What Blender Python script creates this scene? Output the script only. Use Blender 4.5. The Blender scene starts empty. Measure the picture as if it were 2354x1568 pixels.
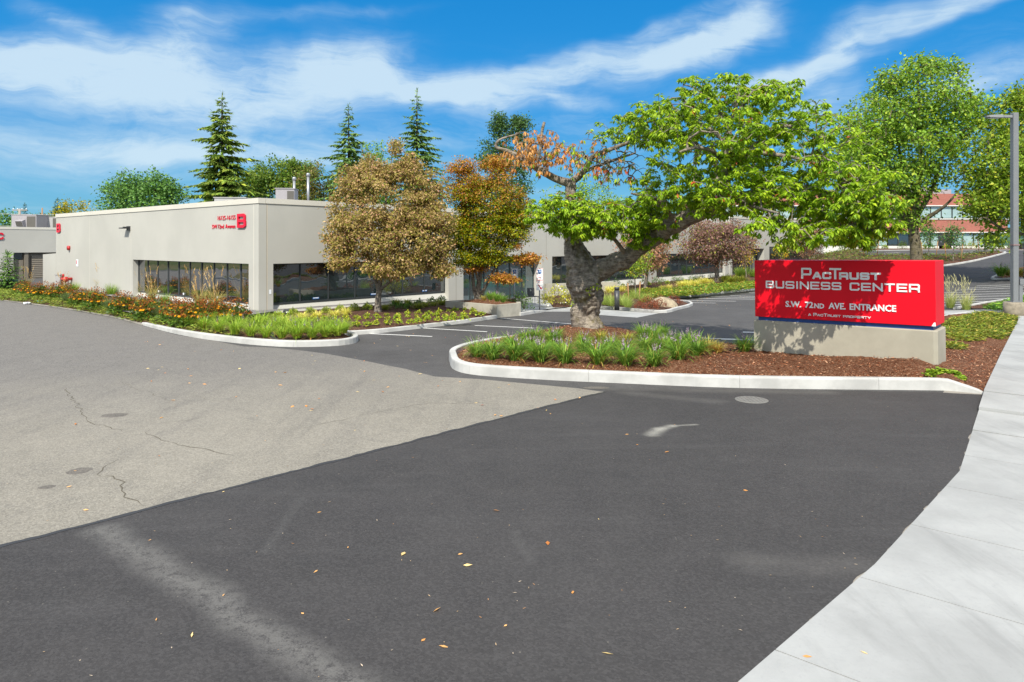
import bpy, math, random
import numpy as np
from mathutils import Vector, Matrix, noise as mnoise
random.seed(7); RNG = np.random.default_rng(7)
PI = math.pi
SC = bpy.context.scene
COL = SC.collection
# ---------------------------------------------------------------- site measurements
# photo measured on a 2353 x 1568 grid; level camera 3.3 m above the drive, looking along +Y
F, CX, HOR, CAMH = 1600.0, 1176.5, 560.0, 3.3
AX = np.array([.655, .755]); AX /= np.linalg.norm(AX)     # direction of the street facade / street
BX = np.array([-.762, .647]); BX /= np.linalg.norm(BX)    # direction of the drive facade
CORN = np.array([-11.3, 31.06])                           # building corner

def sstep(t):
    t = np.clip(t, 0, 1); return t*t*(3-2*t)
def zt(x, y):
    """site terrain: flat, a shallow dip at the entrance, a rise to the far lot"""
    x = np.asarray(x, float); y = np.asarray(y, float)
    a = (x-CORN[0])*AX[0]+(y-CORN[1])*AX[1]
    b = (x-CORN[0])*.755-(y-CORN[1])*.655
    dip = -.35*np.exp(-((a-20)/9.0)**2)*np.exp(-(np.maximum(b,0)/10.0)**2)*(b > -8)
    rise = 2.4*sstep((a-44)/51.0)*sstep((b+6)/8.0)
    return dip+rise
def ztf(x, y): return float(zt(x, y))
def GT(px, py, dz=0.0):
    """ground point (terrain + dz) seen at photo position"""
    sx, sz = (px-CX)/F, (HOR-py)/F
    y0, y = 2.0, 2.0
    while y < 400:
        if CAMH+sz*y <= ztf(sx*y, y)+dz: break
        y0 = y; y += .5
    lo, hi = y0, y
    for _ in range(30):
        m = (lo+hi)/2
        if CAMH+sz*m <= ztf(sx*m, m)+dz: hi = m
        else: lo = m
    return Vector((sx*hi, hi, ztf(sx*hi, hi)+dz))
def D(px, py, Y):
    return Vector(((px-CX)/F*Y, Y, CAMH+(HOR-py)/F*Y))
def crop(ox, oy, s):
    return lambda x, y: ((ox+x/s)/1.741, (oy+y/s)/1.741)
C1 = crop(0, 650, 2.0909); C2 = crop(1000, 900, 2.14); C3 = crop(1900, 900, 2.14); C4 = crop(2900, 900, 1.968)
C3b = crop(900, 1050, 3.923); C4b = crop(1750, 950, 3.92); C5b = crop(2300, 950, 4.48); C6b = crop(2700, 950, 4.708)
C7b = crop(3400, 700, 3.1365)
def wallA(t, d=0.0, z=0.0):
    """point on the street facade: t along it, d inward"""
    p = CORN+AX*t+np.array([-.755, .655])*d
    return Vector((p[0], p[1], z))
def wallB(t, d=0.0, z=0.0):
    p = CORN+BX*t+np.array([.647, .762])*d
    return Vector((p[0], p[1], z))

# ---------------------------------------------------------------- objects
def tag(o, label=None, cat=None, group=None, kind=None):
    if label: o['label'] = label
    if cat: o['category'] = cat
    if group: o['group'] = group
    if kind: o['kind'] = kind
    return o
def link(o, parent=None):
    COL.objects.link(o)
    if parent is not None: o.parent = parent
    return o
def empty(name, loc, rz=0.0):
    o = bpy.data.objects.new(name, None); o.empty_display_size = .2
    o.location = loc; o.rotation_euler = (0, 0, rz)
    return link(o)
def copy_tree(o, parent=None):
    c = o.copy(); COL.objects.link(c); c.parent = parent
    for ch in o.children: copy_tree(ch, c)
    return c
def np_mesh(name, V, faces=None, quads=None, tris=None, col=None, mats=None, smooth=False, mi=None):
    V = np.asarray(V, np.float32).reshape(-1, 3)
    me = bpy.data.meshes.new(name)
    me.vertices.add(len(V)); me.vertices.foreach_set('co', V.ravel())
    ls, lt, lv, n = [], [], [], 0
    for arr, k in ((quads, 4), (tris, 3)):
        if arr is not None and len(arr):
            a = np.asarray(arr, np.int32).reshape(-1, k)
            ls.append(np.arange(len(a))*k+n); lt.append(np.full(len(a), k)); lv.append(a.ravel()); n += a.size
    if n:
        ls, lt, lv = np.concatenate(ls), np.concatenate(lt), np.concatenate(lv)
        me.loops.add(n); me.loops.foreach_set('vertex_index', lv.astype(np.int32))
        me.polygons.add(len(ls)); me.polygons.foreach_set('loop_start', ls.astype(np.int32))
        me.polygons.foreach_set('loop_total', lt.astype(np.int32))
    if col is not None:
        ca = me.color_attributes.new('Col', 'FLOAT_COLOR', 'POINT')
        c = np.ones((len(V), 4), np.float32); c[:, :3] = col
        ca.data.foreach_set('color', c.ravel())
    for m in (mats or []): me.materials.append(m)
    if mi is not None: me.polygons.foreach_set('material_index', np.asarray(mi, np.int32))
    if smooth: me.polygons.foreach_set('use_smooth', np.ones(len(me.polygons), bool))
    me.update(calc_edges=True); me.validate()
    return me
class MB:
    """collects simple shapes into one mesh"""
    def __init__(s): s.v, s.f, s.m, s.sm = [], [], [], []
    def add(s, vs, fs, m=0, smooth=False):
        n = len(s.v); s.v += [tuple(v) for v in vs]
        for f in fs: s.f.append(tuple(i+n for i in f)); s.m.append(m); s.sm.append(smooth)
        return s
    def quad(s, a, b, c, d, m=0): return s.add([a, b, c, d], [(0, 1, 2, 3)], m)
    def box(s, lo, hi, m=0, M=None, bev=0.0):
        (x0, y0, z0), (x1, y1, z1) = lo, hi
        if bev > 0:
            b = bev
            vs, fs = [], []
            # chamfered box: 24 verts
            for sx, X, dx in ((0, x0, b), (1, x1, -b)):
                for sy, Y, dy in ((0, y0, b), (1, y1, -b)):
                    for sz, Z, dz in ((0, z0, b), (1, z1, -b)):
                        vs += [(X, Y+dy, Z+dz), (X+dx, Y, Z+dz), (X+dx, Y+dy, Z)]
            I = lambda sx, sy, sz, k: (sx*4+sy*2+sz)*3+k
            fs += [(I(0,0,0,0), I(0,0,1,0), I(0,1,1,0), I(0,1,0,0)), (I(1,0,0,0), I(1,1,0,0), I(1,1,1,0), I(1,0,1,0)),
                   (I(0,0,0,1), I(1,0,0,1), I(1,0,1,1), I(0,0,1,1)), (I(0,1,0,1), I(0,1,1,1), I(1,1,1,1), I(1,1,0,1)),
                   (I(0,0,0,2), I(0,1,0,2), I(1,1,0,2), I(1,0,0,2)), (I(0,0,1,2), I(1,0,1,2), I(1,1,1,2), I(0,1,1,2))]
            for a in (0, 1):
                for c in (0, 1):
                    fs.append((I(a,c,0,0), I(a,c,1,0), I(a,c,1,1), I(a,c,0,1)))
                    fs.append((I(a,0,c,0), I(a,1,c,0), I(a,1,c,2), I(a,0,c,2)))
                    fs.append((I(0,a,c,1), I(1,a,c,1), I(1,a,c,2), I(0,a,c,2)))
                    for e in (0, 1): fs.append((I(a,c,e,0), I(a,c,e,1), I(a,c,e,2)))
        else:
            vs = [(x0,y0,z0),(x1,y0,z0),(x1,y1,z0),(x0,y1,z0),(x0,y0,z1),(x1,y0,z1),(x1,y1,z1),(x0,y1,z1)]
            fs = [(0,3,2,1),(4,5,6,7),(0,1,5,4),(1,2,6,5),(2,3,7,6),(3,0,4,7)]
        if M is not None: vs = [M @ Vector(v) for v in vs]
        return s.add(vs, fs, m)
    def tube(s, pts, rad, n=8, m=0, cap=True, smooth=True):
        pts = [Vector(p) for p in pts]
        if not hasattr(rad, '__len__'): rad = [rad]*len(pts)
        vs, fs = [], []
        up = None
        for i, p in enumerate(pts):
            d = (pts[min(i+1, len(pts)-1)]-pts[max(i-1, 0)])
            d = d.normalized() if d.length > 1e-9 else Vector((0, 0, 1))
            if up is None: up = d.orthogonal().normalized()
            up = (up-d*up.dot(d)); up = up.normalized() if up.length > 1e-6 else d.orthogonal().normalized()
            w = d.cross(up)
            for k in range(n):
                a = 2*PI*k/n
                vs.append(p+(up*math.cos(a)+w*math.sin(a))*rad[i])
        for i in range(len(pts)-1):
            for k in range(n):
                fs.append((i*n+k, i*n+(k+1) % n, (i+1)*n+(k+1) % n, (i+1)*n+k))
        if cap:
            fs.append(tuple(reversed(range(n)))); fs.append(tuple((len(pts)-1)*n+k for k in range(n)))
        return s.add(vs, fs, m, smooth)
    def lathe(s, prof, n=20, m=0, c=(0, 0, 0), smooth=True):
        vs, fs = [], []
        for r, z in prof:
            for k in range(n):
                a = 2*PI*k/n; vs.append((c[0]+r*math.cos(a), c[1]+r*math.sin(a), c[2]+z))
        for i in range(len(prof)-1):
            for k in range(n): fs.append((i*n+k, i*n+(k+1) % n, (i+1)*n+(k+1) % n, (i+1)*n+k))
        fs.append(tuple(reversed(range(n)))); fs.append(tuple((len(prof)-1)*n+k for k in range(n)))
        return s.add(vs, fs, m, smooth)
    def prism(s, poly, z0, z1, m=0):
        n = len(poly)
        vs = [(p[0], p[1], z0) for p in poly]+[(p[0], p[1], z1) for p in poly]
        fs = [tuple(reversed(range(n))), tuple(range(n, 2*n))]+[(i, (i+1) % n, n+(i+1) % n, n+i) for i in range(n)]
        return s.add(vs, fs, m)
    def build(s, name, mats, parent=None, M=None):
        me = bpy.data.meshes.new(name)
        me.from_pydata(s.v, [], s.f)
        if not isinstance(mats, (list, tuple)): mats = [mats]
        for m in mats: me.materials.append(m)
        me.polygons.foreach_set('material_index', s.m); me.polygons.foreach_set('use_smooth', s.sm)
        if M is not None: me.transform(M)
        me.validate(); me.update()
        return link(bpy.data.objects.new(name, me), parent)
def frame_mat(o, ux, uy):
    """4x4 with origin o, local x=ux (horizontal), local y=uy, z up"""
    return Matrix(((ux[0], uy[0], 0, o[0]), (ux[1], uy[1], 0, o[1]), (0, 0, 1, o[2]), (0, 0, 0, 1)))

# ---------------------------------------------------------------- node materials
class NT:
    def __init__(s, name):
        s.mat = bpy.data.materials.new(name); s.mat.use_nodes = True
        s.t = s.mat.node_tree; s.t.nodes.clear()
        s.out = s.t.nodes.new('ShaderNodeOutputMaterial')
    def n(s, ty, **kw):
        nd = s.t.nodes.new(ty)
        for k, v in kw.items(): setattr(nd, k, v)
        return nd
    def set(s, sock, v):
        if hasattr(v, 'is_output'): s.t.links.new(v, sock)
        else:
            if sock.type == 'RGBA' and len(v) == 3: v = (*v, 1)
            sock.default_value = v
    def m(s, op, a, b=None, c=None, clamp=False):
        nd = s.n('ShaderNodeMath', operation=op, use_clamp=clamp)
        for i, v in enumerate((a, b, c)):
            if v is not None: s.set(nd.inputs[i], v)
        return nd.outputs[0]
    def vm(s, op, a, b=None, scale=None, out=0):
        nd = s.n('ShaderNodeVectorMath', operation=op)
        s.set(nd.inputs[0], a)
        if b is not None: s.set(nd.inputs[1], b)
        if scale is not None: s.set(nd.inputs['Scale'], scale)
        return nd.outputs[out]
    def mix(s, f, a, b, blend='MIX'):
        nd = s.n('ShaderNodeMix', data_type='RGBA', blend_type=blend); nd.clamp_factor = True
        s.set(nd.inputs[0], f); s.set(nd.inputs[6], a); s.set(nd.inputs[7], b)
        return nd.outputs[2]
    def pos(s): return s.n('ShaderNodeNewGeometry').outputs['Position']
    def obj(s): return s.n('ShaderNodeTexCoord').outputs['Object']
    def noise(s, vec, scale, detail=4, rough=.55, dist=0.0, col=False):
        nd = s.n('ShaderNodeTexNoise'); s.set(nd.inputs['Vector'], vec); nd.inputs['Scale'].default_value = scale
        nd.inputs['Detail'].default_value = detail; nd.inputs['Roughness'].default_value = rough; nd.inputs['Distortion'].default_value = dist
        return nd.outputs['Color' if col else 'Fac']
    def vor(s, vec, scale, feature='F1', out='Distance', rand=1.0):
        nd = s.n('ShaderNodeTexVoronoi', feature=feature); s.set(nd.inputs['Vector'], vec); nd.inputs['Scale'].default_value = scale
        nd.inputs['Randomness'].default_value = rand
        return nd.outputs[out]
    def ramp(s, f, lo, hi, a=0.0, b=1.0):
        nd = s.n('ShaderNodeMapRange', clamp=True); nd.interpolation_type = 'SMOOTHSTEP'
        for i, v in enumerate((f, lo, hi, a, b)): s.set(nd.inputs[i], v)
        return nd.outputs[0]
    def map(s, vec, scale=(1, 1, 1), rot=(0, 0, 0), loc=(0, 0, 0)):
        nd = s.n('ShaderNodeMapping'); s.set(nd.inputs['Vector'], vec)
        nd.inputs['Scale'].default_value = scale; nd.inputs['Rotation'].default_value = rot; nd.inputs['Location'].default_value = loc
        return nd.outputs[0]
    def bump(s, h, strength=.3, dist=.02):
        nd = s.n('ShaderNodeBump'); nd.inputs['Strength'].default_value = strength; nd.inputs['Distance'].default_value = dist
        s.set(nd.inputs['Height'], h); return nd.outputs[0]
    def seg(s, P, a, b, w0, w1):
        """1 within w0 of the ground segment a-b, 0 beyond w1"""
        ax, ay = a[0], a[1]; dx, dy = b[0]-ax, b[1]-ay; L2 = dx*dx+dy*dy
        q = s.vm('SUBTRACT', P, (ax, ay, 0)); q = s.vm('MULTIPLY', q, (1, 1, 0))
        t = s.m('DIVIDE', s.vm('DOT_PRODUCT', q, (dx, dy, 0), out=1), L2, clamp=True)
        e = s.vm('SUBTRACT', q, s.vm('SCALE', (dx, dy, 0), scale=t))
        return s.ramp(s.vm('LENGTH', e, out=1), w0, w1, 1.0, 0.0)
    def pbsdf(s, col, rough=.6, spec=.4, metal=0.0, normal=None):
        p = s.n('ShaderNodeBsdfPrincipled')
        s.set(p.inputs['Base Color'], col); s.set(p.inputs['Roughness'], rough); s.set(p.inputs['Specular IOR Level'], spec)
        s.set(p.inputs['Metallic'], metal)
        if normal is not None: s.set(p.inputs['Normal'], normal)
        return p.outputs[0]
    def done(s, sh):
        s.t.links.new(sh, s.out.inputs[0]); return s.mat
def simple(name, col, rough=.5, spec=.4, metal=0.0, var=.12, scale=6, bump=0.0, bscale=40):
    t = NT(name); P = t.obj()
    n = t.noise(P, scale, 5)
    c = t.mix(n, tuple(x*(1-var) for x in col), tuple(min(1, x*(1+var)) for x in col))
    nm = t.bump(t.noise(P, bscale, 4), bump, .01) if bump else None
    return t.done(t.pbsdf(c, rough, spec, metal, nm))
# ---------------------------------------------------------------- materials
def asphalt(name, base, mottle=.25, speck=.5, extra=None, bump=.35):
    t = NT(name); P = t.pos()
    big = t.noise(P, .22, 5, .6); mid = t.noise(P, 1.7, 5, .65)
    fine = t.noise(P, 55, 3, .7)
    f = t.m('ADD', t.m('MULTIPLY', big, .6), t.m('MULTIPLY', mid, .4))
    c = t.mix(t.ramp(f, .3, .7), tuple(x*(1-mottle) for x in base), tuple(x*(1+mottle) for x in base))
    if extra: c = extra(t, P, c)
    st = t.vor(P, 48, out='Color')
    sv = t.n('ShaderNodeSeparateColor'); t.set(sv.inputs[0], st)
    c = t.mix(t.m('MULTIPLY', t.ramp(sv.outputs[0], .2, .95), speck*.5), c, tuple(min(1, x*2.4+.03) for x in base))
    c = t.mix(t.m('MULTIPLY', t.ramp(sv.outputs[1], .6, 1.0), speck*.6), c, tuple(x*.35 for x in base))
    chip = t.vor(P, 13, out='Color'); cd = t.vor(P, 13)
    cs = t.n('ShaderNodeSeparateColor'); t.set(cs.inputs[0], chip)
    c = t.mix(t.m('MULTIPLY', t.m('MULTIPLY', t.ramp(cs.outputs[2], .965, .99), t.ramp(cd, .1, .18, 1, 0)), .35), c, (.42, .38, .3))
    h = t.m('ADD', t.m('MULTIPLY', fine, .6), t.m('MULTIPLY', t.vor(P, 60), .5))
    return t.done(t.pbsdf(c, t.ramp(mid, .2, .8, .82, .95), .25, 0, t.bump(h, bump, .012)))
def ex_fore(t, P, c):
    n = t.noise(P, 3.0, 5, .65); wob = t.noise(P, 9, 4, .7)
    Q = t.vm('ADD', P, t.vm('SCALE', t.noise(P, .8, 3, col=True), scale=.5)); Q = t.vm('SUBTRACT', Q, (.25, .25, .25))
    a, b = GT(235, 1225), GT(790, 1568); e = b+(b-a)*.6
    m = t.m('MULTIPLY', t.seg(Q, a, e, .0, .31), t.ramp(t.m('ADD', t.m('MULTIPLY', wob, .6), t.m('MULTIPLY', t.noise(P, 70, 3, .75), .55)), .44, .62, .1, 1))
    c = t.mix(t.m('MULTIPLY', m, .55), c, (.17, .165, .155))
    m = t.m('MULTIPLY', t.seg(Q, GT(620, 1270), GT(690, 1150), .0, .12), n); c = t.mix(t.m('MULTIPLY', m, .13), c, (.2, .2, .19))
    m = t.m('MULTIPLY', t.seg(Q, GT(1210, 1290), GT(1190, 1230), .0, .12), n); c = t.mix(t.m('MULTIPLY', m, .13), c, (.2, .2, .19))
    # dusty arc near the kerb
    for p, q, w, k in (((1498, 1000), (1515, 988), .13, 1.0), ((1515, 988), (1545, 980), .1, .9), ((1545, 980), (1600, 977), .05, .7)):
        m = t.m('MULTIPLY', t.seg(P, GT(*p), GT(*q), .0, w*1.6), t.ramp(wob, .2, .7, .5, 1)); c = t.mix(t.m('MULTIPLY', m, .62*k), c, (.36, .35, .31))
    for p, q, k in (((1400, 893), (1900, 903), .35), ((1450, 905), (1640, 925), .3), ((1720, 1292), (1960, 1300), .25)):
        m = t.m('MULTIPLY', t.seg(Q, GT(*p), GT(*q), .0, .4), n); c = t.mix(t.m('MULTIPLY', m, k), c, (.2, .19, .175))
    tr = t.noise(t.map(P, rot=(0, 0, -.75), scale=(.25, 1.6, 1)), 1.2, 6, .65); c = t.mix(t.m('MULTIPLY', t.ramp(tr, .52, .75), .4), c, (.066, .064, .064)); c = t.mix(t.m('MULTIPLY', t.ramp(tr, .48, .25), .35), c, (.03, .0295, .031))
    # lower left part of the apron is a cooler, blacker pour
    sep = t.n('ShaderNodeSeparateXYZ'); t.set(sep.inputs[0], P)
    s = t.m('ADD', t.m('MULTIPLY', sep.outputs[0], .61), t.m('MULTIPLY', sep.outputs[1], .79))
    return c
def ex_old(t, P, c):
    sep = t.n('ShaderNodeSeparateXYZ'); t.set(sep.inputs[0], P)
    u = t.m('ADD', t.m('MULTIPLY', sep.outputs[0], -.36), t.m('MULTIPLY', sep.outputs[1], .93))
    u = t.m('ADD', u, t.m('MULTIPLY', t.noise(P, .35, 4, .6), 8.0))
    g = t.ramp(u, 16, 27)
    c = t.mix(g, c, t.mix(t.noise(P, 2, 5, .6), (.1, .095, .09), (.14, .132, .125)))
    # tyre polish streaks along the drive
    st = t.noise(t.map(P, rot=(0, 0, math.atan2(.762, .647)), scale=(1.6, .12, 1)), 1.0, 5, .6)
    c = t.mix(t.m('MULTIPLY', t.ramp(st, .5, .72), .38), c, (.085, .08, .078))
    pt = t.noise(P, .9, 6, .7, 1.2)
    c = t.mix(t.m('MULTIPLY', t.ramp(pt, .54, .66), .28), c, (.1, .095, .088))
    return c
M_LOT = asphalt('lot_asphalt', (.062, .06, .06), .28, .35)
M_FORE = asphalt('apron_asphalt', (.0415, .0395, .0395), .18, .3, ex_fore)
M_OLD = asphalt('old_asphalt_mat', (.192, .178, .15), .15, .4, ex_old, .5)
M_ROAD2 = asphalt('far_asphalt', (.045, .045, .048), .2, .3)

def concrete(name, base, stain=.18, scale=1.0, smudge=False, rough=.85):
    t = NT(name); P = t.pos()
    n1 = t.noise(P, .7*scale, 6, .62); n2 = t.noise(P, 9*scale, 5, .6); n3 = t.noise(P, 90, 3, .6)
    c = t.mix(t.ramp(n1, .32, .7), tuple(x*(1-stain) for x in base), tuple(x*(1+stain*.35) for x in base))
    c = t.mix(t.m('MULTIPLY', t.ramp(n2, .55, .8), .22), c, tuple(x*.72 for x in base))
    if smudge:
        st = t.noise(t.map(P, scale=(1.3, .22, 1), rot=(0, 0, -1.0)), 1.6, 7, .68, .3); c = t.mix(t.m('MULTIPLY', t.ramp(st, .5, .72), .42), c, tuple(x*.55 for x in base))
        c = t.mix(t.m('MULTIPLY', t.ramp(t.noise(P, 26, 4, .7), .5, .75), .2), c, tuple(x*.6 for x in base))
    sp = t.vor(P, 5.5, out='Distance'); c = t.mix(t.m('MULTIPLY', t.ramp(sp, .012, .03, 1, 0), .6), c, (.09, .085, .08))
    return t.done(t.pbsdf(c, rough, .25, 0, t.bump(t.m('ADD', n3, n2), .12, .01)))
M_WALK = concrete('sidewalk_concrete', (.325, .33, .325), .16, 1.0, True)
M_KERB = concrete('kerb_concrete', (.46, .46, .445), .22, 1.5)
M_GUTTER = concrete('gutter_concrete', (.27, .25, .22), .25, 1.5)
M_PLANTER = concrete('planter_concrete', (.4, .38, .32), .25, 2)
M_PEDESTAL = concrete('pedestal_concrete', (.3, .26, .2), .4, 4)
def wallmat(name, base, v=.05):
    t = NT(name); P = t.pos()
    n1 = t.noise(P, .35, 5, .55); st = t.noise(t.map(P, scale=(2.2, 2.2, .18)), 1.0, 5, .6)
    c = t.mix(t.ramp(n1, .3, .7), tuple(x*(1-v) for x in base), tuple(x*(1+v) for x in base))
    c = t.mix(t.m('MULTIPLY', t.ramp(st, .52, .8), .14), c, tuple(x*.78 for x in base))
    return t.done(t.pbsdf(c, .75, .3, 0, t.bump(t.noise(P, 120, 3), .08, .004)))
M_WALL = wallmat('beige_wall_paint', (.42, .415, .38))
M_WALLTRIM = wallmat('pale_wall_paint', (.56, .54, .48), .03)
M_CAULK = simple('joint_caulk', (.5, .45, .36), .8, .2)
M_CAULKD = simple('joint_dark', (.2, .18, .14), .8, .2)  # darker tone for the panel joints of the street facade
M_ROOF = simple('roof_membrane', (.3, .3, .29), .9, .2)
M_DKFRAME = simple('dark_window_frame', (.035, .04, .042), .4, .5)
M_GRFRAME = simple('grey_window_frame', (.055, .062, .066), .4, .5)
def glass(name, tint, refl=.34, inner=.02, wav=.02, see=0.0):
    t = NT(name); P = t.pos()
    nm = t.bump(t.noise(P, .55, 2, .5), wav, .6)
    g = t.n('ShaderNodeBsdfGlossy'); g.inputs['Roughness'].default_value = .015
    t.set(g.inputs['Color'], (.95, .97, 1)); t.set(g.inputs['Normal'], nm)
    n = t.noise(P, .8, 3); dcol = t.mix(n, tuple(x*.75 for x in tint), tuple(x*1.25 for x in tint))
    d = t.n('ShaderNodeBsdfDiffuse'); t.set(d.inputs[0], dcol)
    base = d.outputs[0]
    if see:
        tr = t.n('ShaderNodeBsdfTransparent'); t.set(tr.inputs[0], (.62, .8, .8))
        mx = t.n('ShaderNodeMixShader'); mx.inputs[0].default_value = see
        t.t.links.new(base, mx.inputs[1]); t.t.links.new(tr.outputs[0], mx.inputs[2]); base = mx.outputs[0]
    lw = t.n('ShaderNodeLayerWeight'); lw.inputs[0].default_value = .25
    f = t.m('ADD', refl, t.m('MULTIPLY', lw.outputs['Facing'], .35), clamp=True)
    mx = t.n('ShaderNodeMixShader'); t.set(mx.inputs[0], f)
    t.t.links.new(base, mx.inputs[1]); t.t.links.new(g.outputs[0], mx.inputs[2])
    return t.done(mx.outputs[0])
M_GLASS = glass('tinted_glass', (.012, .014, .016), .3)
M_GLASSD = glass('dark_glass', (.014, .024, .027), .16)
M_GLASSE = glass('entrance_glass', (.05, .13, .145), .14, see=.5)
M_GLASSB = glass('blind_glass', (.3, .4, .39), .12)
M_GLASSK = glass('black_glass', (.02, .025, .03), .12)
def redpaint():
    t = NT('red_sign_paint'); P = t.obj()
    n = t.noise(P, 1.2, 5, .6); c = t.mix(n, (.62, .002, .012), (.72, .003, .016))
    sp = t.vor(P, 3.3); c = t.mix(t.ramp(sp, .012, .02, 1, 0), c, (.7, .55, .52))
    return t.done(t.pbsdf(c, .5, .2, 0, t.bump(t.noise(P, 3, 3), .03, .01)))
M_RED = redpaint()
M_BLUE = simple('blue_band_paint', (.012, .05, .2), .45, .4, var=.3, scale=8)
M_WHITE = simple('white_letter_paint', (.8, .8, .8), .5, .4, var=.04)
M_SIGNBASE = concrete('sign_base_render', (.36, .335, .27), .14, 1.2)
M_LETTER = simple('red_letter', (.6, .004, .03), .4, .4, var=.06)
M_LETTERE = simple('letter_edge', (.35, .02, .04), .5, .4)
M_STEEL = simple('galvanised_steel', (.32, .33, .35), .4, .5, .5, .15, 12)
M_POLE = simple('grey_pole_paint', (.17, .18, .19), .45, .4, 0, .12, 3)
M_BOLL = simple('dark_bollard_paint', (.045, .047, .052), .4, .5)
M_HVAC = simple('unit_grey_paint', (.3, .285, .3), .5, .4, 0, .1, 3)
M_HVACD = simple('unit_dark_louvre', (.1, .095, .085), .7, .3)
M_HVACL = simple('unit_pale_panel', (.34, .34, .34), .5, .4)
M_PIPE = simple('red_pipe_paint', (.42, .02, .02), .4, .5)
M_GREENBOX = simple('green_cabinet_paint', (.02, .14, .1), .45, .4)
M_DOOR = simple('taupe_door_paint', (.17, .15, .12), .5, .4)
M_BLACK = simple('black_plastic', (.03, .032, .035), .5, .4)
M_STICK = simple('sticker_white', (.75, .78, .82), .5, .3)
M_STICKB = simple('sticker_blue', (.05, .16, .42), .5, .3)
M_YEL = simple('yellow_label', (.7, .55, .03), .5, .3)
M_SIGNRED = simple('sign_ink_red', (.5, .02, .05), .5, .3)
M_LINE = simple('road_paint', (.66, .66, .64), .7, .3, var=.12, scale=25)
M_WOODST = simple('stake_wood', (.32, .18, .08), .8, .2)
M_POLEW = simple('weathered_pole_wood', (.3, .27, .24), .85, .2)
M_WIRE = simple('pale_wire', (.5, .5, .5), .5, .3)
def stonemat():
    t = NT('boulder_stone'); P = t.obj()
    c = t.mix(t.ramp(t.noise(P, 4, 6, .65), .3, .7), (.17, .14, .1), (.42, .35, .24))
    return t.done(t.pbsdf(c, .9, .2, 0, t.bump(t.noise(P, 14, 5), .5, .03)))
M_STONE = stonemat()
def mulchmat(name, a, b, c3, sc=38, bstr=.9):
    t = NT(name); P = t.pos()
    W = t.vm('ADD', P, t.vm('SCALE', t.noise(P, 7, 3, col=True), scale=.12))
    v = t.vor(t.map(W, scale=(1, 1.9, 1), rot=(0, 0, .6)), sc, out='Color'); sv = t.n('ShaderNodeSeparateColor'); t.set(sv.inputs[0], v)
    d = t.vor(t.map(W, scale=(1, 1.9, 1), rot=(0, 0, .6)), sc)
    c = t.mix(sv.outputs[0], a, b); c = t.mix(t.ramp(sv.outputs[1], .72, .95), c, c3)
    c = t.mix(t.ramp(t.noise(P, .8, 4), .35, .7, 0, .45), c, a)
    return t.done(t.pbsdf(c, .9, .15, 0, t.bump(t.m('ADD', d, t.noise(P, 60, 3)), bstr, .03)))
M_MULCH = mulchmat('bark_mulch', (.075, .027, .013), (.22, .092, .045), (.4, .25, .16))
M_SOIL = mulchmat('dark_mulch', (.055, .028, .018), (.14, .07, .047), (.22, .13, .095), 34)
M_GRAVEL = mulchmat('grey_gravel', (.12, .115, .115), (.3, .28, .275), (.42, .4, .38), 22)
def groundmat():
    t = NT('open_ground'); P = t.pos()
    c = t.mix(t.ramp(t.noise(P, .05, 6, .6), .35, .65), (.05, .075, .02), (.13, .115, .055))
    return t.done(t.pbsdf(c, .95, .1, 0, t.bump(t.noise(P, 3, 5), .5, .1)))
M_GROUND = groundmat()
def hillmat():
    t = NT('wooded_hill'); P = t.pos()
    c = t.mix(t.ramp(t.noise(P, .05, 6, .7), .35, .65), (.02, .05, .045), (.06, .105, .06))
    return t.done(t.pbsdf(c, .95, .05, 0, t.bump(t.noise(P, .15, 5), 1, 3)))
M_HILL = hillmat()
def barkmat(name, a, b, c2, sc=1.0, moss=0.0):
    t = NT(name); P = t.obj()
    W = t.vm('ADD', P, t.vm('SCALE', t.noise(P, 3*sc, 4, col=True), scale=.15))
    ring = t.noise(t.map(W, scale=(3, 3, 14)), 1.2*sc, 6, .7)
    n = t.noise(P, 6*sc, 6, .7)
    c = t.mix(t.ramp(t.m('MULTIPLY', t.m('ADD', ring, n), .5), .36, .62), a, b)
    c = t.mix(t.ramp(t.vor(P, 22*sc), .08, .16, .8, 0), c, c2)
    if moss:
        c = t.mix(t.m('MULTIPLY', t.ramp(t.noise(P, 2.2, 5, .65), .52, .66), moss), c, (.10, .085, .018))
    return t.done(t.pbsdf(c, .9, .2, 0, t.bump(t.m('ADD', ring, n), .9, .05)))
M_BARKC = barkmat('cherry_bark', (.085, .07, .058), (.33, .285, .235), (.48, .43, .37), 1, .7)
M_BARK = barkmat('grey_bark', (.1, .085, .07), (.3, .265, .22), (.3, .27, .23), 1.5)
M_BARKM = barkmat('maple_bark', (.05, .042, .03), (.19, .165, .11), (.22, .21, .08), .8, .5)
M_BARKD = barkmat('dark_bark', (.03, .024, .02), (.09, .075, .06), (.14, .12, .1), 1)
GAIN = dict(leaf=(2.05, 1.7, 1.35), dry_leaf=(1.7, 1.65, 1.5), needle=(2.1, 2.0, 1.6), grass_blade=(1.65, 1.5, 1.2), petal=(1.15, 1.1, 1.0), wood_chip=(1.3, 1.2, 1.15))
def leafmat(name, trans=.35, rough=.45, spec=.35):
    t = NT(name)
    a = t.n('ShaderNodeAttribute', attribute_name='Col').outputs['Color']
    oi = t.n('ShaderNodeObjectInfo').outputs['Random']
    c = t.mix(1.0, a, GAIN[name]+(1,), 'MULTIPLY')
    p = t.pbsdf(c, rough, spec)
    tl = t.n('ShaderNodeBsdfTranslucent'); t.set(tl.inputs[0], c)
    mx = t.n('ShaderNodeMixShader'); mx.inputs[0].default_value = trans
    t.t.links.new(p, mx.inputs[1]); t.t.links.new(tl.outputs[0], mx.inputs[2])
    return t.done(mx.outputs[0])
M_LEAF = leafmat('leaf', .45)
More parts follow.
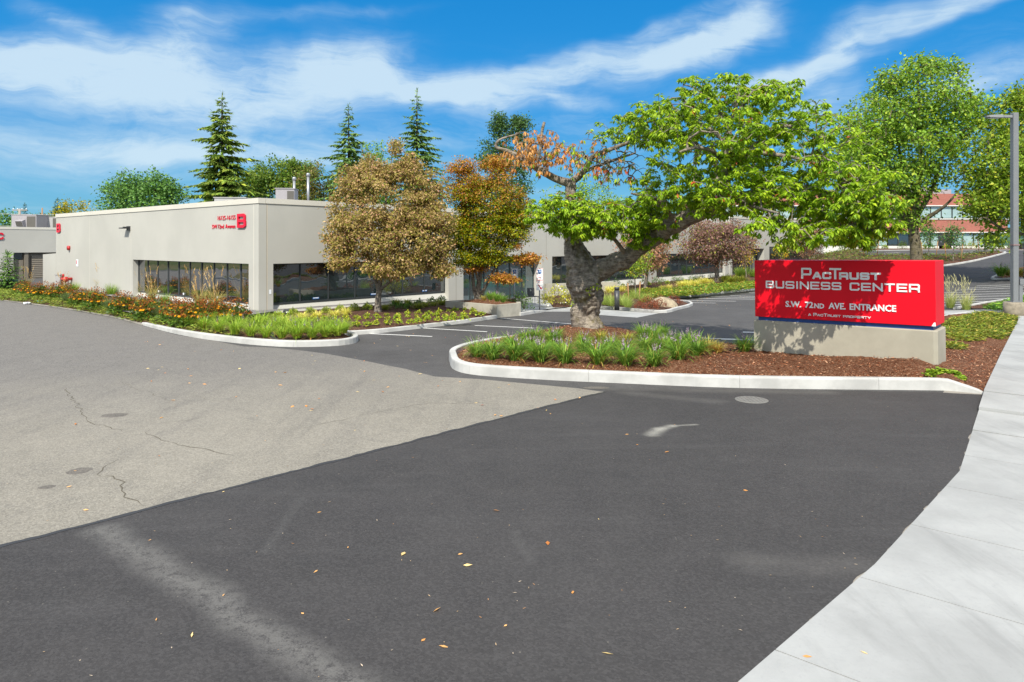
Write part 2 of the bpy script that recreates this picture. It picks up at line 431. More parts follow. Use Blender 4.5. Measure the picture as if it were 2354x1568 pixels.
M_LEAFDRY = leafmat('dry_leaf', .4, .7, .15)
M_NEEDLE = leafmat('needle', .25, .6, .2)
M_BLADE = leafmat('grass_blade', .4, .5, .3)
M_PETAL = leafmat('petal', .3, .7, .1)
M_CHIP = leafmat('wood_chip', .0, .85, .15)
def brickmat():
    t = NT('brick_wall'); P = t.pos()
    b = t.n('ShaderNodeTexBrick'); t.set(b.inputs['Vector'], t.map(P, rot=(PI/2, 0, 0)))
    t.set(b.inputs['Color1'], (.3, .1, .08)); t.set(b.inputs['Color2'], (.36, .13, .1)); t.set(b.inputs['Mortar'], (.36, .2, .16))
    b.inputs['Scale'].default_value = 1; b.inputs['Brick Width'].default_value = .3; b.inputs['Row Height'].default_value = .1; b.inputs['Mortar Size'].default_value = .01
    c = t.mix(t.m('MULTIPLY', t.noise(P, .3, 5), .35), b.outputs[0], (.28, .09, .065))
    return t.done(t.pbsdf(c, .85, .2))
M_BRICK = brickmat()
M_BAND = simple('white_band', (.6, .6, .57), .7, .3, var=.06)
# ---------------------------------------------------------------- foliage generators
def nrm(a):
    return a/np.maximum(np.linalg.norm(a, axis=-1, keepdims=True), 1e-9)
def pal(rng, n, cols, weights=None, v=.18):
    """n colours drawn from a palette with value variation"""
    cols = np.array(cols, float); k = rng.choice(len(cols), n, p=weights)
    return cols[k]*(1+rng.uniform(-v, v, (n, 1)))
def leaves(pos, axis, up, L, Wd, col, droop=.25, fold=.18, roundness=.42):
    """leaf geometry: 5 vertices and two quads each -> V, Q, C"""
    n = len(pos); axis = nrm(axis); side = nrm(np.cross(axis, up)); up = np.cross(side, axis)
    L = np.broadcast_to(L, (n,))[:, None]; Wd = np.broadcast_to(Wd, (n,))[:, None]
    b = pos; mid = pos+axis*L*roundness-up*L*.02-up*Wd*fold
    l = pos+axis*L*roundness+side*Wd*.5; r = pos+axis*L*roundness-side*Wd*.5
    t = pos+axis*L-up*L*droop
    V = np.stack([b, l, t, r, mid], 1).reshape(-1, 3)
    i = np.arange(n)[:, None]*5
    Q = np.stack([i+np.array([[0, 4, 2, 1]]), i+np.array([[0, 3, 2, 4]])], 1).reshape(-1, 4)
    return V, Q, np.repeat(col, 5, 0)
def leaf_obj(name, parts, mat, parent=None):
    V, Q, C, n = [], [], [], 0
    for v, q, c in parts:
        V.append(v); Q.append(q+n); C.append(c); n += len(v)
    me = np_mesh(name, np.concatenate(V), quads=np.concatenate(Q), col=np.concatenate(C), mats=[mat])
    return link(bpy.data.objects.new(name, me), parent)
def frusta(P0, P1, R0, R1, k=5):
    d = nrm(P1-P0); a = np.where(np.abs(d[:, 2:3]) < .9, np.array([[0, 0, 1.0]]), np.array([[1.0, 0, 0]]))
    u = nrm(np.cross(d, a)); w = np.cross(d, u)
    ang = np.arange(k)*2*PI/k
    ring = u[:, None, :]*np.cos(ang)[None, :, None]+w[:, None, :]*np.sin(ang)[None, :, None]
    A = P0[:, None, :]+ring*R0[:, None, None]; B = P1[:, None, :]+ring*R1[:, None, None]
    V = np.concatenate([A, B], 1).reshape(-1, 3)
    i = np.arange(len(P0))[:, None]*(2*k)
    Q = np.concatenate([i+np.array([[j, (j+1) % k, k+(j+1) % k, k+j]]) for j in range(k)], 0)
    return V, Q
def ell(rng, c, r, n, shell=.45, lo=-1.0):
    """points in an ellipsoid, thinned towards its middle"""
    out = []
    while len(out) < n:
        d = rng.normal(size=3); d /= np.linalg.norm(d)
        if d[2] < lo: continue
        out.append(np.array(c)+d*np.array(r)*(shell+(1-shell)*rng.uniform())**.8)
    return np.array(out)
def skeleton_nodes(polys, step=.3):
    pts, par, rad = [], [], []
    for poly in polys:
        poly = [np.array(p, float) for p in poly]
        seq = []
        for i in range(len(poly)-1):
            a, b = poly[i], poly[i+1]; k = max(1, int(np.linalg.norm(b[:3]-a[:3])/step))
            for j in range(k): seq.append(a+(b-a)*j/k)
        seq.append(poly[-1])
        if pts:
            dd = [np.linalg.norm(p-seq[0][:3]) for p in pts]; prev = int(np.argmin(dd)); seq = seq[1:]
        else: prev = -1
        for s in seq:
            pts.append(s[:3]); par.append(prev); rad.append(s[3]); prev = len(pts)-1
    return pts, par, rad
def grow(polys, targets, rng, step=.35, arch=.12, jit=.05, twig=.006, expo=.5, back=0.0):
    """joins every target to the nearest branch; returns nodes, parents, radii, twig node lists"""
    p, par, rad = skeleton_nodes(polys)
    n0 = len(p); cap = n0+len(targets)*14
    P = np.zeros((cap, 3)); P[:n0] = p; par = list(par); n = n0
    d0 = np.array([np.min(np.linalg.norm(P[:n0]-t, axis=1)) for t in targets])
    ends = [[] for _ in targets]
    start = max(0, int(n0*back))
    for k in np.argsort(d0):
        t = targets[k]; dd = np.linalg.norm(P[start:n]-t, axis=1); b = start+int(np.argmin(dd)); d = dd[b-start]
        m = max(2, min(12, int(d/step)+1)); prev = b; mine = []
        for j in range(1, m+1):
            s = j/m
            if n >= cap: break
            q = P[b]+(t-P[b])*s; q = q+np.array([0, 0, arch*d*math.sin(PI*s)])+rng.normal(size=3)*jit*d*math.sin(PI*s)
            P[n] = q; par.append(prev); prev = n; mine.append(n); n += 1
        ends[k] = mine
    P = P[:n]; w = np.zeros(n)
    for e in ends:
        if e: w[e[-1]] += 1
    for i in range(n-1, 0, -1):
        if par[i] >= 0: w[par[i]] += w[i]
    R = twig*np.maximum(w, 1)**expo
    R[:n0] = np.array(rad)
    return P, np.array(par), R, ends, n0
def branch_mesh(P, par, R, n0, polys, mat, name, parent, sides=5, hero=None):
    i = np.arange(len(P)); keep = (par >= 0) & (i >= n0)
    i = i[keep]; R0 = np.minimum(R[par[i]], R[i]*1.6)
    big = R[i] > .03
    V, Q, n = [], [], 0
    for sel, k in ((big, 7), (~big, 4)):
        if sel.any():
            v, q = frusta(P[par[i[sel]]], P[i[sel]], R0[sel], R[i[sel]], k); V.append(v); Q.append(q+n); n += len(v)
    mb = MB()
    for poly in polys:
        pts = [Vector(p[:3]) for p in poly]; rr = [p[3] for p in poly]
        pts, rr = smooth_poly(pts, rr, 5)
        mb.tube(pts, rr, 12 if max(rr) > .1 else 8)
    v = np.array(mb.v, float); f4 = np.array([f for f in mb.f if len(f) == 4])
    V.append(v); Q.append(f4+n)
    V, Q = np.concatenate(V), np.concatenate(Q)
    me = np_mesh(name, V, quads=Q, mats=[mat], smooth=True)
    return link(bpy.data.objects.new(name, me), parent)
def smooth_poly(pts, rr, k=5):
    """Catmull-Rom through the points"""
    if len(pts) < 3: return pts, rr
    out, ro = [], []
    for i in range(len(pts)-1):
        p0, p1, p2, p3 = pts[max(i-1, 0)], pts[i], pts[i+1], pts[min(i+2, len(pts)-1)]
        for j in range(k):
            t = j/k
            out.append(.5*((2*p1)+(p2-p0)*t+(2*p0-5*p1+4*p2-p3)*t*t+(3*p1-p0-3*p2+p3)*t**3)); ro.append(rr[i]+(rr[i+1]-rr[i])*t)
    out.append(pts[-1]); ro.append(rr[-1])
    return out, ro
def rel(polys, o):
    return [[(p[0]-o[0], p[1]-o[1], p[2]-o[2], p[3]) for p in poly] for poly in polys]
def broadleaf(name, label, cat, base, polys, targets, leafspec, bark, seed=1, group=None, leafm=None, step=.5, arch=.12, twig=.008, expo=.45, colfun=None, back=0.0):
    """a tree: Empty > trunk (with limbs and twigs), crown.  polys in world space; targets (N,3) world"""
    rng = np.random.default_rng(seed); o = np.array(base, float)
    root = tag(empty(name, base), label, cat, group)
    polys = rel(polys, o); T = np.asarray(targets)-o
    P, par, R, ends, n0 = grow(polys, T, rng, step, arch, .06, twig, expo, back)
    branch_mesh(P, par, R, n0, polys, bark, 'trunk', root)
    n, spread, L, Wd, drop = leafspec['n'], leafspec['spread'], leafspec['L'], leafspec['W'], leafspec['drop']
    idx = []
    for e in ends:
        e = e[len(e)//3:] if len(e) > 2 else e
        if e: idx += list(rng.choice(e, n))
    idx = np.array(idx); c = P[idx]
    d = P[idx]-P[np.maximum(par[idx], 0)]
    off = rng.normal(size=(len(idx), 3))*spread*np.array([1, 1, leafspec.get('flat', .7)])
    pos = c+off
    ax = nrm(nrm(d)*.5+rng.normal(size=pos.shape)*.6+nrm(off)*.5); ax[:, 2] -= drop; ax = nrm(ax)
    up = nrm(np.array([[0, 0, 1.0]])+rng.normal(size=pos.shape)*leafspec.get('tumble', .45))
    col = colfun(rng, pos+o) if colfun else pal(rng, len(pos), leafspec['pal'], leafspec.get('wt'))
    s = rng.uniform(.65, 1.25, len(pos))
    leaf_obj('crown', [leaves(pos, ax, up, L*s, Wd*s, col, leafspec.get('droop', .2))], leafm or M_LEAF, root)
    return root
def std_tree(base, top, r, H=None, lean=(0, 0), rt=.3, forks=5, seed=0, crown0=.35):
    """generic trunk and limbs for a broad crown: base (x,y,z), top z, crown radius"""
    rng = np.random.default_rng(seed); b = np.array(base, float); h = top-b[2]
    c = b+np.array([lean[0], lean[1], h*crown0])
    polys = [[(*b, rt*1.25), (*(b+(c-b)*.15), rt), (*(b+(c-b)*.6), rt*.85), (*c, rt*.7), (*(c+np.array([lean[0]*.5, lean[1]*.5, h*.3])), rt*.4), (*(c+np.array([lean[0], lean[1], h*.55])), rt*.12)]]
    for k in range(forks):
        a = 2*PI*(k+rng.uniform(-.3, .3))/forks; e = c+np.array([math.cos(a)*r*.6, math.sin(a)*r*.6, h*rng.uniform(.15, .45)])
        s = c+np.array([0, 0, h*rng.uniform(-.06, .2)])
        m = (s+e)/2+np.array([0, 0, h*.02])
        polys.append([(*s, rt*.5), (*m, rt*.33), (*e, rt*.1)])
    return polys
def conifer(name, label, base, H, Lmax, pals, seed=1, group=None, bark=None, bl=.75, dens=1.0, drooped=.25, pw=.85, z0=.06, tilt=.25):
    rng = np.random.default_rng(seed); root = tag(empty(name, base), label, 'conifer', group)
    mb = MB(); mb.tube([(0, 0, -.3), (0.05, 0, H*.4), (0, .04, H*.8), (0, 0, H)], [H*.018, H*.012, H*.005, .015], 8)
    A0, A1, B0, B1 = [], [], [], []
    pos, ax, up, LL, WW = [], [], [], [], []
    z = H*z0
    while z < H*.985:
        f = z/H; L = Lmax*(1-f)**pw*rng.uniform(.75, 1.12)+.12
        nb = max(3, int(round(6*(1-f)+2.5)))
        a0 = rng.uniform(0, 2*PI)
        for k in range(nb):
            a = a0+2*PI*k/nb+rng.uniform(-.3, .3); l = L*rng.uniform(.45, 1.2); rise = tilt*(.3+f)*rng.uniform(.3, 1.4)-.06
            hd = np.array([math.cos(a), math.sin(a), 0])
            def at(s): return np.array([0, 0, z])+hd*l*s+np.array([0, 0, rise*l*s-drooped*l*s*s*.6])
            ks = 4
            for j in range(ks):
                A0.append(at(j/ks)); A1.append(at((j+1)/ks)); rr = .012*l**.8
                B0.append(rr*(1-j/ks)+.006); B1.append(rr*(1-(j+1)/ks)+.005)
            m = max(5, int(l*11*dens))
            sd = np.array([-hd[1], hd[0], 0])
            for j in range(m):
                s = rng.uniform(.12, 1.0); side = rng.choice([-1, 1]); p = at(s)
                la = bl*(.35+.75*(1-s))*rng.uniform(.6, 1.2)*(0.35+.65*min(1, l/2.5))
                axv = hd*rng.uniform(.5, 1.1)+sd*side*rng.uniform(.4, 1.2)+np.array([0, 0, rng.uniform(-.5, .12)])
                pos.append(p); ax.append(axv); up.append(np.array([0, 0, 1])+rng.normal(size=3)*.35); LL.append(la); WW.append(la*.34)
            for j in range(3):
                pos.append(at(.96)); ax.append(hd+rng.normal(size=3)*.35); up.append(np.array([0, 0, 1.0])); LL.append(bl*.45*min(1, l/2+.3)); WW.append(.12)
        z += H*.029*rng.uniform(.8, 1.2)*(1.15-.5*f)
    for j in range(14):
        pos.append(np.array([0, 0, H*(1-.004*j)])); ax.append(rng.normal(size=3)*.5+np.array([0, 0, .9])); up.append(rng.normal(size=3)); LL.append(.45); WW.append(.1)
    v, q = frusta(np.array(A0), np.array(A1), np.array(B0), np.array(B1), 4); n = len(v)
    tv = np.array(mb.v); tq = np.array([f for f in mb.f if len(f) == 4])+n
    link(bpy.data.objects.new('trunk', np_mesh('trunk', np.concatenate([v, tv]), quads=np.concatenate([q, tq]), mats=[bark or M_BARKD], smooth=True)), root)
    pos, ax, up = np.array(pos), np.array(ax), np.array(up)
    col = pal(rng, len(pos), pals, None, .25)
    leaf_obj('crown', [leaves(pos, ax, up, np.array(LL), np.array(WW), col, .22, .1, .45)], M_NEEDLE, root)
    return root
# ---- ground plants (mesh data, shared by copies)
def blades(rng, n, L, w, r0, th0, th1, col, S=5, tip=None, tw=.3):
    """arching blades -> V, Q, C"""
    a = rng.uniform(0, 2*PI, n); l = L*rng.uniform(.6, 1.15, n); ww = w*rng.uniform(.7, 1.2, n)
    t0 = np.abs(rng.normal(0, 1, n))*th0; t1 = t0+th1*rng.uniform(.5, 1.25, n)
    d = np.stack([np.cos(a), np.sin(a)], 1); rr = r0*np.sqrt(rng.uniform(0, 1, n))
    a2 = a+rng.normal(0, .5, n)
    x = np.zeros(n)+0; p = np.stack([np.cos(a2)*rr, np.sin(a2)*rr, np.zeros(n)], 1)
    sd = np.stack([-d[:, 1], d[:, 0], np.zeros(n)], 1)
    rows, cols = [], []
    for k in range(S+1):
        s = k/S; wid = ww*(1-s**2.2)*.5+.0008
        tws = sd+np.stack([d[:, 0], d[:, 1], np.zeros(n)], 1)*tw*np.sin(3*s+a*5)[:, None]
        rows.append(np.stack([p-tws*wid[:, None], p+tws*wid[:, None]], 1))
        c = col if tip is None else col*(1-s**2*.8)+np.asarray(tip)*(s**2*.8)
        cols.append(np.stack([c, c], 1))
        th = t0+(t1-t0)*(s+.5/S)**1.3; st = l/S
        p = p+np.stack([d[:, 0]*np.sin(th)*st, d[:, 1]*np.sin(th)*st, np.cos(th)*st], 1)
    V = np.stack(rows, 1)    # n, S+1, 2, 3
    C = np.stack(cols, 1).reshape(-1, 3)
    i = np.arange(n)[:, None]*(2*(S+1))
    Q = np.concatenate([i+np.array([[2*k, 2*k+1, 2*k+3, 2*k+2]]) for k in range(S)], 0)
    return V.reshape(-1, 3), Q, C
def shrub_parts(rng, n, r, h, L, W, cols, wt=None, up=.5, lo=.1, droop=.2):
    d = nrm(rng.normal(size=(n, 3))); d[:, 2] = np.abs(d[:, 2])
    rad = rng.uniform(.45, 1.0, (n, 1))**.6*(1+.18*np.sin(d[:, :1]*5+2)*np.cos(d[:, 1:2]*6))
    pos = d*rad*np.array([[r, r, h]]); pos[:, 2] = np.maximum(pos[:, 2], lo*h*rng.uniform(0, 1, n))
    ax = nrm(d*np.array([[1, 1, .6]])+rng.normal(size=(n, 3))*.5+np.array([[0, 0, up*.6]]))
    u = nrm(np.array([[0, 0, 1.0]])+d*.5+rng.normal(size=(n, 3))*.4)
    s = rng.uniform(.6, 1.25, n)
    return leaves(pos, ax, u, L*s, W*s, pal(rng, n, cols, wt, .22), droop)
def stems_part(rng, n, r, h, w, col):
    a = rng.uniform(0, 2*PI, n); e = np.stack([np.cos(a)*r*rng.uniform(.2, .9, n), np.sin(a)*r*rng.uniform(.2, .9, n), h*rng.uniform(.5, .9, n)], 1)
    V, Q = frusta(e*np.array([[.12, .12, 0]]), e, np.full(n, w), np.full(n, w*.5), 4)
    return V, Q, np.tile(np.array([col]), (len(V), 1))
LIR = [(.08, .20, .03), (.12, .26, .035), (.05, .13, .025), (.2, .3, .05)]
def spikes(rng, n, r, h, col, w=.02, l=.2):
    pos, ax, L = [], [], []
    for k in range(n):
        a = rng.uniform(0, 2*PI); rr = r*rng.uniform(.1, 1); base = np.array([math.cos(a)*rr, math.sin(a)*rr, h*rng.uniform(.8, 1.2)])
        lean = np.array([math.cos(a)*.25, math.sin(a)*.25, 1.0])
        for j in range(16):
            pos.append(base+lean*l*j/16); ax.append(rng.normal(size=3)+np.array([0, 0, .3])); L.append(w*2.2*(1.15-j/18))
    pos, ax = np.array(pos), np.array(ax)
    return leaves(pos, ax, nrm(rng.normal(size=pos.shape)), np.array(L), np.array(L)*.8, pal(rng, len(pos), [col, tuple(x*.7 for x in col)], None, .2), 0)
def mesh_of(name, parts, mats):
    V, Q, C, n = [], [], [], 0
    for v, q, c in parts: V.append(v); Q.append(q+n); C.append(c); n += len(v)
    return np_mesh(name, np.concatenate(V), quads=np.concatenate(Q), col=np.concatenate(C), mats=mats)
def proto(leafparts, flowerparts=None, mat=None, fmat=None, n='leaves'):
    return (mesh_of(n, leafparts, [mat or M_BLADE]), mesh_of('blossoms', flowerparts, [fmat or M_PETAL]) if flowerparts else None)
def plant(name, pr, loc, label, cat, group, s=1.0, rz=None, sz=None, flat=(1, 1)):
    o = bpy.data.objects.new(name, pr[0]); COL.objects.link(o)
    o.location = loc; o.rotation_euler = (0, 0, random.uniform(0, 6.28) if rz is None else rz)
    o.scale = (s*flat[0], s*flat[1], (sz or s))
    tag(o, label, cat, group, 'thing')
    if pr[1]:
        f = bpy.data.objects.new('blossoms', pr[1]); COL.objects.link(f); f.parent = o
    return o
ORD = ['first', 'second', 'third', 'fourth', 'fifth', 'sixth', 'seventh', 'eighth', 'ninth', 'tenth', 'eleventh', 'twelfth', 'thirteenth', 'fourteenth', 'fifteenth', 'sixteenth', 'seventeenth', 'eighteenth', 'nineteenth', 'twentieth',
       'twenty-first', 'twenty-second', 'twenty-third', 'twenty-fourth', 'twenty-fifth', 'twenty-sixth', 'twenty-seventh', 'twenty-eighth', 'twenty-ninth', 'thirtieth']
# ---------------------------------------------------------------- camera, light, sky
cam = bpy.data.cameras.new('camera'); co = bpy.data.objects.new('camera', cam); COL.objects.link(co)
co.location = (0, 0, CAMH); co.rotation_euler = (PI/2, 0, 0)
cam.sensor_width = 36; cam.lens = 36*F/2353; cam.shift_y = -(784-HOR)/2353; cam.clip_end = 5000; cam.clip_start = .1
SC.camera = co
SUN_EL = math.radians(47); TH = math.radians(9.5)
sv = Vector((-math.sin(TH)*math.cos(SUN_EL), -math.cos(TH)*math.cos(SUN_EL), math.sin(SUN_EL)))
sun = bpy.data.lights.new('sun', 'SUN'); sun.energy = 3.5; sun.angle = math.radians(.5); sun.color = (1, .94, .82)
so = bpy.data.objects.new('sun', sun); COL.objects.link(so); so.rotation_euler = sv.to_track_quat('Z', 'Y').to_euler(); so.location = sv*50
def make_sky():
    w = bpy.data.worlds.new('World'); SC.world = w; w.use_nodes = True
    t = NT.__new__(NT); t.t = w.node_tree; t.t.nodes.clear()
    out = t.n('ShaderNodeOutputWorld'); bg = t.n('ShaderNodeBackground')
    sky = t.n('ShaderNodeTexSky', sky_type='NISHITA'); sky.sun_disc = False; sky.sun_elevation = SUN_EL
    sky.sun_rotation = math.atan2(sv.x, sv.y); sky.air_density = 1.0; sky.dust_density = .25; sky.ozone_density = 2.5
    dirv = t.n('ShaderNodeTexCoord').outputs['Generated']
    s = t.n('ShaderNodeSeparateXYZ'); t.set(s.inputs[0], dirv)
    el = t.m('ARCSINE', s.outputs[2]); az = t.m('ARCTAN2', s.outputs[0], s.outputs[1])
    hs = t.n('ShaderNodeHueSaturation'); hs.inputs['Saturation'].default_value = 1.38; hs.inputs['Value'].default_value = 1.0
    t.set(hs.inputs['Color'], sky.outputs[0])
    base = t.mix(1.0, hs.outputs[0], (.74, .93, 1.06), 'MULTIPLY')
    grad = t.mix(t.ramp(el, .0, .22), (.62, 2.3, 3.6), (.1, 1.6, 3.85)); grad = t.mix(t.ramp(el, .17, .42), grad, (.04, 1.3, 3.45))
    base = t.mix(.87, base, grad)
    # high cirrus: long soft bands placed by azimuth / elevation, torn by stretched noise
    cmb = t.n('ShaderNodeCombineXYZ'); t.set(cmb.inputs[0], az); t.set(cmb.inputs[1], el)
    A = cmb.outputs[0]
    wrp = t.vm('SCALE', t.vm('SUBTRACT', t.noise(A, 5.0, 4, .55, col=True), (.5, .5, .5)), scale=.16)
    Aw = t.vm('ADD', A, t.vm('MULTIPLY', wrp, (1.3, .5, 0)))
    n1 = t.noise(t.map(Aw, scale=(2.4, 9, 1), rot=(0, 0, .18)), 2.0, 8, .6, .4)
    n2 = t.noise(t.map(Aw, scale=(1.6, 4.5, 1), rot=(0, 0, -.5)), 4.5, 8, .66, .8)
    n3 = t.noise(t.map(Aw, scale=(1.2, 2, 1), rot=(0, 0, .6)), 9, 6, .7, 1.0)
    dens = None
    def P2(px, py): 
        x, z = (px-CX)/F, (HOR-py)/F
        return math.atan2(x, 1), math.atan2(z, math.hypot(x, 1))
    bands = [  # x, y of centre, half length, half height (photo grid), tilt, weight
        (100, 165, 330, 56, .06, .95), (430, 215, 420, 62, .12, 1.05), (780, 150, 200, 60, -.18, .85), (430, 95, 130, 45, -.5, .75), (160, 50, 75, 22, .5, .55),
        (900, 205, 330, 40, .1, .9), (1330, 165, 420, 42, -.14, 1.05), (1600, 110, 190, 45, -.35, .95), (1720, 50, 160, 40, -.55, .6), (1080, 230, 180, 22, .05, .7),
        (2050, 60, 330, 38, -.38, .75), (1950, 118, 420, 20, -.25, .6), (140, 318, 330, 40, .04, .9), (480, 352, 260, 20, .03, .55), (700, 345, 240, 14, .06, .55),
        (1320, 240, 110, 20, .15, .6), (900, 330, 300, 18, .02, .45), (250, 400, 400, 24, .02, .5), (1880, 235, 130, 36, -.2, .75), (2290, 165, 130, 34, -.2, .7), (1000, 380, 500, 22, 0, .4), (1500, 60, 260, 22, -.3, .5), (700, 40, 300, 18, -.15, .4), (2150, 230, 240, 20, -.1, .5), (1750, 190, 260, 18, -.12, .5)]
    for (px, py, hl, hh, tl, wt) in bands:
        ca, ce = P2(px, py); k = 1/F/math.cos(ca)**0
        d = t.vm('SUBTRACT', Aw, (ca, ce, 0))
        c, sn = math.cos(tl), math.sin(tl)
        u = t.vm('DOT_PRODUCT', d, (c/(hl*.92*k), -sn/(hl*.92*k), 0), out=1); v = t.vm('DOT_PRODUCT', d, (sn/(hh*1.12*k), c/(hh*1.12*k), 0), out=1)
        r2 = t.m('ADD', t.m('MULTIPLY', u, u), t.m('MULTIPLY', v, v))
        g = t.m('MULTIPLY', t.m('EXPONENT', t.m('MULTIPLY', r2, -1.15)), wt)
        dens = g if dens is None else t.m('ADD', dens, g)
    n4 = t.noise(t.map(Aw, scale=(1.0, 7, 1), rot=(0, 0, -.42)), 7.0, 7, .68, .5)
    tex = t.m('ADD', t.m('ADD', t.m('MULTIPLY', n1, .9), t.m('MULTIPLY', n2, .65)), t.m('MULTIPLY', n3, .35))   # about .95 mean
    dn = t.m('MULTIPLY', dens, t.m('ADD', t.m('ADD', t.m('MULTIPLY', t.m('SUBTRACT', tex, .95), 1.45), t.m('MULTIPLY', t.m('SUBTRACT', n4, .5), 1.15)), .88))
    f = t.ramp(dn, .06, 1.25, 0, .84)
    veil = t.m('MULTIPLY', t.ramp(t.m('ADD', t.m('MULTIPLY', n1, .6), t.m('MULTIPLY', n4, .4)), .44, .72, 0, .38), t.ramp(el, .3, .12)); f = t.m('MAXIMUM', f, veil)
    # unseen cloud added overhead and behind the camera for reflections, brightened as fill light
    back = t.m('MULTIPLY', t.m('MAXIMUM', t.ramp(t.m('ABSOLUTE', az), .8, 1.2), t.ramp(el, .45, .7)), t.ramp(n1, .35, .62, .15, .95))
    col = t.mix(f, base, (3.7, 4.6, 5.2))
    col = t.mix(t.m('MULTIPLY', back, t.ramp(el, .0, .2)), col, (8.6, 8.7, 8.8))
    # pale band of low air near the horizon
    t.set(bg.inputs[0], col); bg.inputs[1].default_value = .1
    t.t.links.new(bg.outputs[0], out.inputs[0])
make_sky()
vs = SC.view_settings; vs.view_transform = 'Standard'; vs.look = 'None'; vs.gamma = 1; vs.exposure = .88; vs.use_curve_mapping = False
try:
    SC.cycles.max_bounces = 6; SC.cycles.transparent_max_bounces = 8; SC.cycles.use_denoising = True
except Exception: pass

# ---------------------------------------------------------------- ground sheets
def sheet(name, xs, ys, zf, mat, label=None):
    X, Y = np.meshgrid(xs, ys); Z = zf(X, Y)
    V = np.stack([X, Y, Z], -1).reshape(-1, 3); nx, ny = len(xs), len(ys)
    i = (np.arange(ny-1)[:, None]*nx+np.arange(nx-1)[None, :]).ravel()[:, None]
    Q = i+np.array([[0, 1, nx+1, nx]])
    o = link(bpy.data.objects.new(name, np_mesh(name, V, quads=Q, mats=[mat], smooth=True)))
    return tag(o, kind='structure')
far = np.concatenate([-np.geomspace(2000, 120, 10), np.arange(-100, 131, 5.0), np.geomspace(150, 2000, 10)])
farY = np.concatenate([-np.geomspace(1500, 40, 7), np.arange(-30, 151, 5.0), np.geomspace(170, 2500, 10)])
sheet('ground', far, farY, lambda x, y: zt(x, y)-.12, M_GROUND)
sheet('parking_lot', np.concatenate([np.arange(-70, -16, 3.0), np.arange(-16, 46, .5), np.arange(46, 112, 2.0)]), np.concatenate([np.arange(-14, 18, 2.0), np.arange(18, 74, .5), np.arange(74, 141, 1.5)]), lambda x, y: zt(x, y), M_LOT)
def inpoly(P, poly):
    x, y = P[:, 0], P[:, 1]; ins = np.zeros(len(P), bool); n = len(poly)
    for i in range(n):
        x0, y0 = poly[i][:2]; x1, y1 = poly[(i+1) % n][:2]
        if y0 == y1: continue
        c = ((y0 > y) != (y1 > y)) & (x < (x1-x0)*(y-y0)/(y1-y0)+x0); ins ^= c
    return ins
def polydist(P, poly):
    d = np.full(len(P), 1e9); n = len(poly)
    for i in range(n):
        a = np.array(poly[i][:2]); b = np.array(poly[(i+1) % n][:2]); ab = b-a
        t = np.clip(((P-a)@ab)/max(ab@ab, 1e-9), 0, 1); d = np.minimum(d, np.linalg.norm(P-(a+t[:, None]*ab), axis=1))
    return d
def flat_poly(name, poly, dz, mat, jit=0.0, step=.6, kind='structure'):
    """a sheet lying dz above the terrain"""
    from mathutils.geometry import tessellate_polygon
    pts = []
    n = len(poly)
    for i in range(n):
        a, b = np.array(poly[i][:2], float), np.array(poly[(i+1) % n][:2], float); k = max(1, int(np.linalg.norm(b-a)/step))
        for j in range(k):
            q = a+(b-a)*j/k
            if jit and np.linalg.norm(q) < 45: q = q+np.array([mnoise.noise(Vector((q[0]*3, q[1]*3, 1))), mnoise.noise(Vector((q[0]*3, q[1]*3, 9)))])*jit
            pts.append(q)
    V = [Vector((p[0], p[1], ztf(p[0], p[1])+dz)) for p in pts]
    tri = tessellate_polygon([[Vector((v.x, v.y, 0)) for v in V]])
    me = bpy.data.meshes.new(name); 
    fs = []
    for t3 in tri:
        a, b, c = (V[i] for i in t3)
        nz = (b.x-a.x)*(c.y-a.y)-(b.y-a.y)*(c.x-a.x)
        fs.append(t3 if nz > 0 else tuple(reversed(t3)))
    me.from_pydata([tuple(v) for v in V], [], fs); me.materials.append(mat); me.update()
    o = link(bpy.data.objects.new(name, me)); tag(o, kind=kind); return o
def gp(*pts): return [tuple(GT(*p)[:2]) for p in pts]
# worn old drive, then the fresh black apron laid over its street end
e0, e1 = GT(0, 1258), GT(1390, 901)
de = (e1-e0).normalized()
old = [tuple((e0-de*22)[:2])]+gp((1390, 901), (1330, 893), (1250, 886), (1100, 872), (1000, 866), (930, 848), (840, 830), (740, 812), (640, 800), (560, 797), (500, 785), (400, 769), (325, 748), (260, 731), (160, 713), (60, 699), (0, 692))
old += [(-52, 62), (-70, 50), (-70, -14)]
flat_poly('old_drive', old, .004, M_OLD, .05)
edge = [e0-de*20+(e1-e0+de*20)*i/60 for i in range(61)]
walk_l = gp((1400, 893), (1700, 896), (2100, 901), (2262, 908), (2205, 1085), (2010, 1300), (1700, 1568))
ap = [tuple(p[:2]) for p in edge]+walk_l+[(0.5, 3.9), (-4, -1.5), (-10, -8), (-19, -9)]
flat_poly('asphalt_apron', ap, .009, M_FORE, .06, .12)
